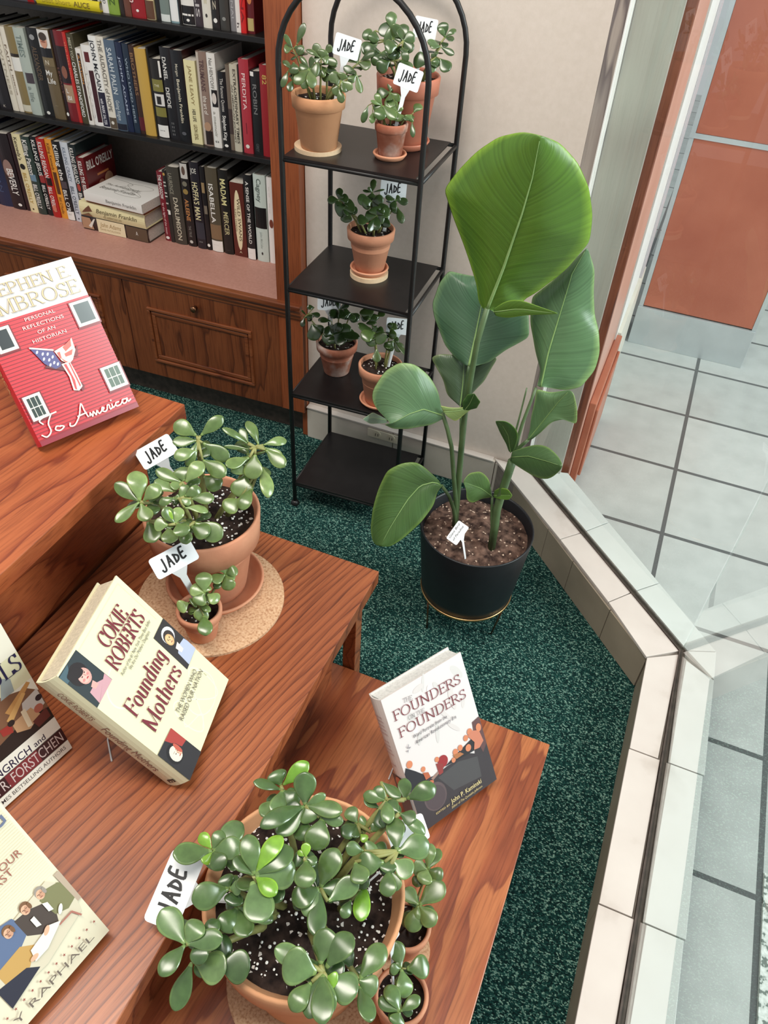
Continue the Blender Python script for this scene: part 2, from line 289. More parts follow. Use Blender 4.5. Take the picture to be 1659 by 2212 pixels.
LEAVES={
'P1':[([-2772,2136,5013],[[-2772,2136,5013,-3191,2314,5133,265,0],[-2772,2136,5013,-2730,2403,5055,233,0],[-2772,2136,5013,-2418,2353,5070,209,0],[-2772,2136,5013,-2854,1755,5013,193,0]]),([-2680,2072,4768],[[-2680,2072,4768,-2632,1606,4586,206,0],[-2661,2080,4767,-2264,2117,4835,312,0],[-2394,2159,4754,-2056,2285,4721,317,0]]),([-3021,3120,5103],[[-3021,3120,5103,-3376,2842,5258,242,0],[-3042,3133,5107,-3251,3227,5159,136,1],[-3016,3111,5101,-3050,2942,5119,133,1],[-3021,3120,5103,-3032,3361,5161,160,0],[-3021,3120,5103,-2702,3285,5154,247,0],[-3021,3120,5103,-2867,3563,5109,254,0],[-3021,3120,5103,-2785,2985,5096,199,0]]),([-2299,2909,5583],[[-2295,2936,5587,-2189,3388,5697,197,1],[-2277,2903,5579,-1966,2817,5599,175,1],[-2299,2909,5583,-2559,3230,5742,214,0],[-2299,2909,5583,-1919,3179,5513,340,0],[-2296,2853,5573,-1967,2515,5581,311,0],[-2299,2909,5583,-2592,2964,5661,158,0],[-2299,2909,5583,-2033,3337,5612,257,0]]),([-2590,2800,5185],[[-2590,2800,5185,-2887,2485,5283,274,0],[-2590,2800,5185,-2715,2890,5222,174,0],[-2590,2800,5185,-2461,2858,5209,151,0]]),([-2491,2749,4862],[[-2491,2749,4862,-2505,2441,4870,246,0],[-2491,2749,4862,-2209,2504,4900,224,0],[-2491,2749,4862,-2028,2784,4830,185,0],[-2491,2749,4862,-2559,2875,4930,133,0]]),([-1854,3303,5605],[[-1858,3312,5607,-1915,3436,5685,103,1],[-1845,3286,5601,-1698,2995,5624,231,0],[-1878,3314,5609,-1974,3341,5609,60,1],[-1854,3303,5605,-1720,3328,5578,106,0]]),([-1618,3186,5279],[[-1618,3186,5279,-1587,3596,5506,261,0],[-1618,3186,5279,-1838,2916,5269,237,0],[-1618,3186,5279,-1443,2710,5253,206,0],[-1618,3186,5279,-1331,3308,5260,215,0],[-1482,3101,5251,-1251,3443,5320,216,0],[-1618,3186,5279,-1656,2858,5231,189,0]]),([-1195,3446,4992],[[-1223,3565,5015,-1082,3138,4983,190,1],[-1283,3321,4979,-1298,3093,4969,130,0],[-1320,3455,5006,-1162,3587,5078,155,0]]),([-2577,4067,5276],[[-2577,4067,5276,-2921,3953,5413,135,0],[-2618,4111,5287,-2763,4216,5377,237,0],[-2597,4121,5287,-2391,4450,5476,190,1],[-2545,3946,5252,-2669,3672,5268,218,0],[-2577,4067,5276,-2321,3991,5206,215,0],[-2577,4067,5276,-2492,3708,5300,206,0]]),([-2178,3923,5450],[[-2178,3923,5450,-2337,4232,5646,258,0],[-2185,3943,5454,-2248,4177,5530,79,1],[-2178,3923,5450,-2001,4131,5524,114,0],[-2178,3923,5450,-2018,3804,5396,237,0],[-2178,3923,5450,-1715,4003,5538,198,0],[-1966,3877,5421,-1671,3937,5437,139,0],[-2178,3923,5450,-2353,3504,5375,245,0],[-1925,3896,5420,-1865,3542,5288,289,0],[-2178,3923,5450,-2517,3413,5559,197,0]]),([-1560,4123,5120],[[-1560,4123,5120,-1750,4260,5128,170,0],[-1560,4123,5120,-1671,3892,5151,179,0],[-1479,4029,5096,-1371,3983,5080,97,1],[-1372,4101,5098,-1327,4262,5101,168,0],[-1560,4123,5120,-1487,4218,5125,117,0],[-1560,4123,5120,-1540,3937,5126,138,0]]),([-1301,4400,5433],[[-1301,4400,5433,-1599,4364,5404,144,0],[-1452,4576,5478,-1151,4483,5476,138,0],[-1101,4491,5429,-1198,4769,5437,165,0],[-1086,4517,5432,-794,4773,5528,214,0],[-1301,4400,5433,-1500,4482,5463,140,0],[-1301,4400,5433,-1161,4297,5448,114,0],[-1301,4400,5433,-1159,4109,5469,157,0]]),([-1089,4301,5452],[[-1089,4301,5452,-878,4280,5501,169,0],[-1089,4301,5452,-720,4207,5388,146,0],[-1089,4301,5452,-1277,4399,5455,138,0]]),([-955,3887,5380],[[-955,3887,5380,-1127,4254,5388,210,0],[-955,3887,5380,-636,4149,5355,279,0],[-971,3780,5363,-693,3739,5335,228,0],[-972,3671,5344,-855,3389,5326,191,0],[-952,3680,5344,-793,3516,5272,151,0],[-1043,3726,5361,-1328,3589,5308,245,0],[-1312,3737,5390,-1519,3660,5460,153,0],[-1275,3709,5381,-1234,3863,5399,177,0],[-1362,3582,5368,-1171,3387,5399,213,0]]),([-1197,2391,5388],[[-1250,2368,5390,-1628,2310,5420,336,0],[-1334,2404,5404,-1761,2375,5465,199,0],[-1253,2440,5402,-1326,2774,5498,253,0],[-1184,2434,5394,-1046,2819,5514,252,0],[-1151,2366,5380,-1015,2375,5385,147,1],[-1126,2359,5376,-785,2364,5380,291,0],[-1197,2391,5388,-1152,1953,5372,209,0],[-1197,2391,5388,-981,1947,5443,225,0],[-1268,2270,5375,-1342,1948,5354,201,0],[-1197,2391,5388,-952,2105,5330,153,0]]),([-854,2566,5057],[[-854,2566,5057,-726,2997,5086,220,0],[-854,2566,5057,-628,2556,5025,223,0],[-833,2519,5047,-572,2239,5098,186,0]])],
'P4':[([-618,4183,3381],[[-618,4183,3381,-387,4563,3490,260,0],[-618,4183,3381,-611,3857,3253,233,0],[-618,4183,3381,-322,4035,3355,227,0],[-618,4183,3381,-876,4287,3442,194,0],[-618,4183,3381,-597,3986,3304,153,0]]),([-664,4642,3476],[[-664,4642,3476,-427,4597,3497,208,0],[-664,4642,3476,-603,4983,3479,161,0],[-664,4642,3476,-735,4961,3588,160,0],[-664,4642,3476,-875,4601,3488,211,0],[-664,4642,3476,-665,4420,3474,207,0]])],
'P5':[([-553,3366,3368],[[-553,3366,3368,-744,3608,3469,202,0],[-553,3366,3368,-687,3285,3391,126,0],[-492,3388,3370,-229,3550,3330,257,0],[-553,3366,3368,-393,3090,3268,220,0],[-553,3366,3368,-649,3385,3390,97,0]]),([-391,2904,3372],[[-391,2904,3372,-651,3104,3386,203,0],[-391,2904,3372,-389,2745,3358,197,0],[-391,2904,3372,-691,2918,3419,165,0],[-391,2904,3372,-211,3153,3397,142,0]])],
'P2':[([-5651,7413,7447],[[-5692,7457,7487,-6052,7435,7612,227,0],[-5651,7413,7447,-5949,7203,7459,158,0],[-5651,7482,7484,-5461,7838,7665,178,0],[-5581,7422,7423,-5158,7439,7237,210,0],[-5599,7299,7365,-5831,7036,7323,191,0],[-5478,7228,7277,-5055,7162,7178,224,0],[-5651,7413,7447,-5671,7086,7183,134,0]]),([-5636,7386,6973],[[-5551,7298,6891,-5230,7242,6807,256,0],[-5636,7386,6973,-5760,7229,6934,154,0]]),([-4915,7779,7317],[[-5028,7762,7354,-5392,7663,7584,109,0],[-4885,7832,7333,-5189,8033,7532,154,0],[-4828,7867,7328,-4570,8121,7315,138,0],[-4800,7849,7307,-4515,7882,7221,102,0],[-4772,7831,7286,-4392,7735,7164,195,0],[-4976,7715,7308,-5337,7590,7325,61,0],[-5027,7779,7364,-5215,7888,7492,111,0],[-4874,7700,7258,-4755,7393,7037,269,0],[-4925,7617,7235,-5129,7281,7256,166,0]]),([-4818,7709,7029],[[-4789,7727,7027,-4474,7311,6839,194,0],[-4957,7520,6986,-4904,7229,6760,315,0],[-4873,7194,6778,-5003,6944,6692,252,0],[-4790,7397,6852,-4763,7030,6716,193,0],[-4818,7709,7029,-5105,7345,7108,152,0]]),([-5533,6757,7181],[[-5533,6757,7181,-5937,6731,7297,172,0],[-5513,6786,7188,-5653,6935,7291,230,0],[-5492,6782,7178,-5385,7112,7353,206,0],[-5573,6602,7115,-5885,6605,7210,195,0],[-5533,6757,7181,-5619,6601,7184,130,0]]),([-5944,6290,7038],[[-5944,6290,7038,-6373,6340,7189,186,0],[-5944,6290,7038,-6191,6593,7276,261,0],[-5908,6320,7038,-5740,6558,7193,202,0],[-5944,6290,7038,-6068,5871,6946,143,0],[-5921,6280,7022,-5702,6103,6919,208,0]]),([-5422,6516,7112],[[-5482,6496,7127,-5644,6331,7068,120,0],[-5382,6572,7126,-5238,6782,7166,154,0],[-5289,6596,7100,-4977,6714,7126,177,0],[-5316,6451,7034,-5016,6580,6958,121,0],[-5422,6516,7112,-5409,6720,7213,146,0],[-5422,6516,7112,-5253,6532,7057,97,0],[-5422,6516,7112,-5488,6507,7137,80,0]]),([-5278,6158,6991],[[-5278,6158,6991,-5459,6201,7194,173,0],[-5278,6158,6991,-5333,6378,7098,152,0],[-5350,6099,6990,-5539,6036,6989,182,0],[-5255,6179,6993,-5070,6052,6929,220,0],[-5304,6158,7002,-5411,6231,7157,63,1]]),([-5182,6429,6818],[[-5169,6437,6817,-4743,6465,6676,268,0],[-5190,6377,6793,-4887,6367,6771,242,0],[-5244,6313,6782,-5105,6112,6704,176,0]]),([-5849,6303,6675],[[-5876,6287,6677,-5638,6079,6549,245,0],[-5596,6371,6606,-5444,6181,6517,229,0]])],
'P3':[([-5035,6235,5594],[[-5035,6235,5594,-5167,6463,5766,234,0],[-5035,6235,5594,-5250,6191,5640,189,0],[-4988,6236,5577,-4792,6225,5502,189,0],[-5035,6235,5594,-5054,6042,5501,205,0],[-5035,6235,5594,-5024,6366,5621,121,0]]),([-5130,6164,5359],[[-5255,6111,5380,-5366,5964,5349,190,0],[-5168,6196,5386,-5207,6101,5387,165,0],[-5042,6214,5349,-5023,5993,5196,217,0],[-4982,6069,5268,-4780,5797,5191,205,0],[-5130,6164,5359,-4899,6138,5315,104,0]]),([-4956,6707,5571],[[-4956,6707,5571,-5103,6794,5742,194,0],[-4956,6707,5571,-5066,6476,5593,175,0],[-4956,6707,5571,-4812,6845,5606,168,0],[-4956,6707,5571,-4796,6581,5404,203,0],[-4956,6707,5571,-4980,6832,5672,142,0],[-4956,6707,5571,-4806,6715,5502,142,0]])],
'T1':[([-7635,14464,10990],[[-7635,14464,10990,-7804,14455,11216,90,0],[-7591,14523,11052,-7512,14715,11386,129,0],[-7655,14454,10990,-7790,14390,11003,173,0],[-7624,14491,11025,-7412,14475,10960,162,0]]),([-7466,14098,10737],[[-7532,14064,10735,-7583,13889,10473,108,0],[-7466,14098,10737,-7663,14094,10864,107,0],[-7473,14165,10857,-7385,14033,10684,182,0],[-7399,14132,10739,-7240,14095,10576,248,0],[-7426,14036,10600,-7442,13870,10439,118,0]]),([-7208,14276,10756],[[-7208,14276,10756,-7395,14220,10780,172,0],[-7208,14276,10756,-7019,14331,10732,237,0],[-7208,14276,10756,-7167,14345,10958,107,0],[-7208,14276,10756,-7415,14313,10932,86,0],[-7208,14276,10756,-7364,13960,10547,193,0],[-7208,14276,10756,-7058,14063,10491,183,0],[-7208,14276,10756,-7217,13998,10482,172,0]]),([-7115,14578,10884],[[-7115,14578,10884,-7305,14675,11090,156,0],[-7115,14578,10884,-7097,14642,11028,205,0],[-7077,14649,10972,-6964,14712,11089,134,0],[-7115,14578,10884,-7240,14539,10875,174,0],[-7115,14578,10884,-6976,14638,10853,174,0],[-7115,14578,10884,-7399,14522,10991,87,0],[-7115,14578,10884,-6817,14658,10831,130,0]]),([-7052,14696,10715],[[-7052,14696,10715,-7178,14554,10608,220,0],[-7052,14696,10715,-6871,14774,10802,131,0],[-7052,14696,10715,-6919,14726,10570,199,0],[-7052,14696,10715,-7060,14612,10494,155,0]]),([-6524,14935,10818],[[-6524,14935,10818,-6635,15097,11093,131,0],[-6524,14935,10818,-6791,14911,10904,142,0],[-6493,14972,10854,-6252,15059,11023,135,0],[-6524,14935,10818,-6275,14967,10806,208,0],[-6524,14935,10818,-6662,15018,10998,87,0]]),([-6483,14801,10654],[[-6483,14801,10654,-6739,14751,10766,131,0],[-6483,14801,10654,-6353,14715,10383,137,0],[-6483,14801,10654,-6560,14783,10686,110,0],[-6483,14801,10654,-6592,14647,10552,132,0]]),([-6596,14342,10634],[[-6614,14282,10547,-6781,14329,10765,204,0],[-6592,14334,10617,-6452,14344,10478,195,0],[-6606,14265,10513,-6502,14200,10306,134,0],[-6603,14308,10582,-6652,14212,10400,184,0],[-6596,14342,10634,-6365,14359,10527,129,0],[-6596,14342,10634,-6574,14393,10761,171,0]])],
'T2':[([-6143,15670,11143],[[-6183,15720,11265,-6288,15879,11533,199,0],[-6143,15670,11143,-6411,15712,11335,266,0],[-6465,15524,11089,-6682,15511,11219,211,0],[-6481,15601,11248,-6476,15469,11059,200,0],[-6395,15533,11058,-6601,15294,10917,267,0],[-6143,15670,11143,-6299,15635,11188,277,0],[-6143,15670,11143,-6022,15751,11356,264,0],[-6143,15670,11143,-5879,15811,11345,209,0],[-6143,15670,11143,-5792,15804,11184,233,0],[-6143,15670,11143,-6121,15585,10966,245,0]]),([-6294,15483,10923],[[-6294,15483,10923,-6588,15317,10954,222,0],[-6294,15483,10923,-6391,15332,10721,179,0],[-6294,15483,10923,-6250,15394,10787,268,0],[-6294,15483,10923,-6155,15502,10879,245,0],[-6294,15483,10923,-5943,15631,10902,201,0]]),([-5871,15521,11164],[[-5952,15443,11071,-6159,15313,11067,241,0],[-5871,15521,11164,-5991,15614,11343,153,0],[-5871,15521,11164,-5686,15632,11263,197,0],[-5871,15521,11164,-5666,15510,11018,198,0],[-5870,15476,11076,-5685,15343,10872,132,0]]),([-6018,15470,10824],[[-6080,15445,10820,-6284,15287,10664,224,0],[-5919,15519,10847,-5627,15466,10738,156,0],[-6018,15470,10824,-6079,15479,10971,222,0]]),([-5235,16055,11211],[[-5235,16055,11211,-5341,16118,11437,203,0],[-5235,16055,11211,-5076,16215,11329,93,0],[-5235,16055,11211,-5048,16062,11194,115,0],[-5235,16055,11211,-5358,16053,11369,110,0]]),([-5248,15894,11081],[[-5248,15894,11081,-5485,15776,11169,115,0],[-5248,15894,11081,-5434,15787,11086,100,0],[-5248,15894,11081,-4963,15883,10993,115,0]]),([-5302,15831,10910],[[-5302,15831,10910,-5262,15795,10763,202,0],[-5235,15848,10896,-5000,15804,10727,235,0],[-5424,15735,10813,-5710,15719,10857,269,0],[-5302,15831,10910,-5370,15865,10993,134,0],[-5302,15831,10910,-5326,15630,10687,156,0]])],
'T3':[([-5939,15169,10354],[[-5939,15169,10354,-6009,15286,10522,94,0],[-5939,15169,10354,-6193,15084,10295,191,0],[-5939,15169,10354,-5852,14958,10127,202,0],[-5939,15169,10354,-5738,15201,10233,135,0],[-5939,15169,10354,-5930,15253,10439,67,0]]),([-5995,14918,10177],[[-5995,14918,10177,-6100,14832,10057,202,0],[-5995,14918,10177,-5968,14703,9964,223,0],[-5995,14918,10177,-5829,14831,10016,246,0],[-5995,14918,10177,-5656,14821,10004,190,0],[-5995,14918,10177,-6190,14797,10257,67,0],[-5995,14918,10177,-6155,14932,10354,111,0]]),([-6172,14872,10202],[[-6245,14819,10162,-6300,14689,9874,117,0],[-6134,14797,10061,-6092,14659,9903,117,0]]),([-5712,15011,10074],[[-5712,15011,10074,-5620,14923,9943,202,0],[-5712,15011,10074,-5903,15096,10253,202,0],[-5712,15011,10074,-5648,15071,10194,134,0]]),([-5437,15049,10066],[[-5405,15084,10104,-5327,15232,10225,190,0],[-5437,15049,10066,-5475,14979,9973,180,0],[-5396,14997,9960,-5298,14851,9729,94,0]])],
'M1':[([-6973,15119,8134],[[-6973,15119,8134,-7210,15032,8118,176,0],[-6973,15119,8134,-7034,15274,8326,152,0],[-6973,15119,8134,-6797,15233,8166,196,0],[-6973,15119,8134,-6951,15184,8238,146,0]]),([-6784,15093,7985],[[-6796,15118,8023,-7000,14978,7957,306,0],[-6851,15063,7982,-6651,15211,8068,306,0],[-6749,15078,7947,-6732,14931,7755,246,0],[-6784,15093,7985,-6549,15169,7955,172,0],[-6784,15093,7985,-6695,15022,7854,196,0]]),([-6398,15566,8255],[[-6398,15566,8255,-6423,15707,8487,127,0],[-6398,15566,8255,-6490,15543,8354,78,0],[-6398,15566,8255,-6592,15499,8281,59,0],[-6398,15566,8255,-6145,15654,8334,39,0],[-6398,15566,8255,-6365,15477,8083,222,0]]),([-6336,15404,8137],[[-6336,15404,8137,-6602,15245,8188,224,0],[-6336,15404,8137,-6085,15483,8184,200,0],[-6336,15404,8137,-6478,15246,8041,220,0],[-6336,15404,8137,-6161,15378,8034,196,0]]),([-5874,15630,8175],[[-5874,15630,8175,-6068,15511,8238,176,0],[-5874,15630,8175,-5624,15743,8132,153,0],[-5874,15630,8175,-5806,15716,8221,123,0],[-5874,15630,8175,-5870,15448,8018,147,0]]),([-5804,15537,8074],[[-5790,15536,8065,-5590,15379,7806,152,0],[-5804,15537,8074,-5860,15430,7977,172,0]]),([-6073,15114,7971],[[-6073,15114,7971,-6320,15017,7931,243,0],[-6073,15114,7971,-6191,15191,8116,267,0],[-6073,15114,7971,-5937,15336,8140,291,0],[-6198,14984,7869,-6430,14848,7871,279,0],[-6073,15114,7971,-5913,15175,7957,292,0],[-5867,15190,7961,-5907,15056,7779,268,0],[-6073,15114,7971,-6019,14887,7744,194,0],[-6073,15114,7971,-6121,14756,7747,145,0],[-6073,15114,7971,-5851,15268,8035,219,0],[-6073,15114,7971,-6027,15181,8079,242,0]])],
'L1':[([-7829,15155,5165],[[-7712,15360,5316,-7859,15234,5333,111,0],[-7829,15155,5165,-7971,15167,5276,50,0],[-7862,15097,5122,-7848,14950,4952,117,0],[-7745,15237,5208,-7532,15317,5162,125,0],[-7829,15155,5165,-7692,15189,5091,167,0]]),([-7611,15086,5008],[[-7644,15091,5028,-7446,14870,4724,320,0],[-7611,15086,5008,-7343,15103,4852,223,0]]),([-7159,15589,5279],[[-7159,15589,5279,-7318,15727,5480,100,0],[-7159,15589,5279,-6957,15742,5440,153,0],[-7082,15460,5115,-7362,15529,5257,251,0],[-7159,15589,5279,-6917,15497,5201,306,0]]),([-6867,15654,5230],[[-6867,15654,5230,-7033,15548,5239,250,0],[-6867,15654,5230,-6654,15596,5096,265,0],[-6867,15654,5230,-6741,15517,5113,167,0],[-6867,15654,5230,-6625,15628,5181,139,0]]),([-7035,14971,4939],[[-7156,15160,5182,-7451,15016,5207,165,0],[-7035,14971,4939,-7253,14919,5062,247,0],[-7035,14971,4939,-7031,15089,5157,302,0],[-7035,14971,4939,-6784,15148,5008,303,0],[-7035,14971,4939,-6499,15119,5006,302,0],[-7035,14971,4939,-6646,14918,4885,329,0],[-7035,14971,4939,-6916,14851,4784,303,0],[-7035,14971,4939,-7192,14792,4802,276,0],[-7035,14971,4939,-7086,15014,4996,248,0],[-7035,14971,4939,-6661,15203,5136,274,0],[-7035,14971,4939,-6384,15132,4968,220,0],[-7035,14971,4939,-6874,15139,5204,219,0]])],
'L2':[([-6029,14852,5799],[[-6014,14760,5703,-6178,14924,5900,315,0],[-5869,14881,5768,-5766,15033,5851,170,0],[-6029,14852,5799,-6155,14694,5670,210,0],[-6029,14852,5799,-5869,14823,5680,236,0]]),([-5749,14483,5591],[[-5749,14483,5591,-6124,14358,5786,193,0],[-5749,14483,5591,-5962,14199,5534,283,0],[-5749,14483,5591,-5711,14584,5666,285,0],[-5749,14483,5591,-5446,14376,5494,284,0],[-5749,14483,5591,-5779,14247,5354,246,0],[-5606,14274,5328,-5511,14074,5106,186,0],[-5749,14483,5591,-5553,14546,5640,233,0],[-5749,14483,5591,-5849,14514,5636,259,0],[-5749,14483,5591,-5975,14420,5563,234,0]]),([-5501,14808,5550],[[-5501,14808,5550,-5429,14964,5666,170,0],[-5480,14856,5590,-5379,14706,5399,170,0],[-5501,14808,5550,-5560,14898,5694,118,0]]),([-5377,14704,5371],[[-5377,14704,5371,-5475,14555,5184,237,0],[-5377,14704,5371,-5116,14646,5205,210,0],[-5377,14704,5371,-5262,14768,5398,157,0],[-5377,14704,5371,-4913,14576,5118,118,0]])],
}
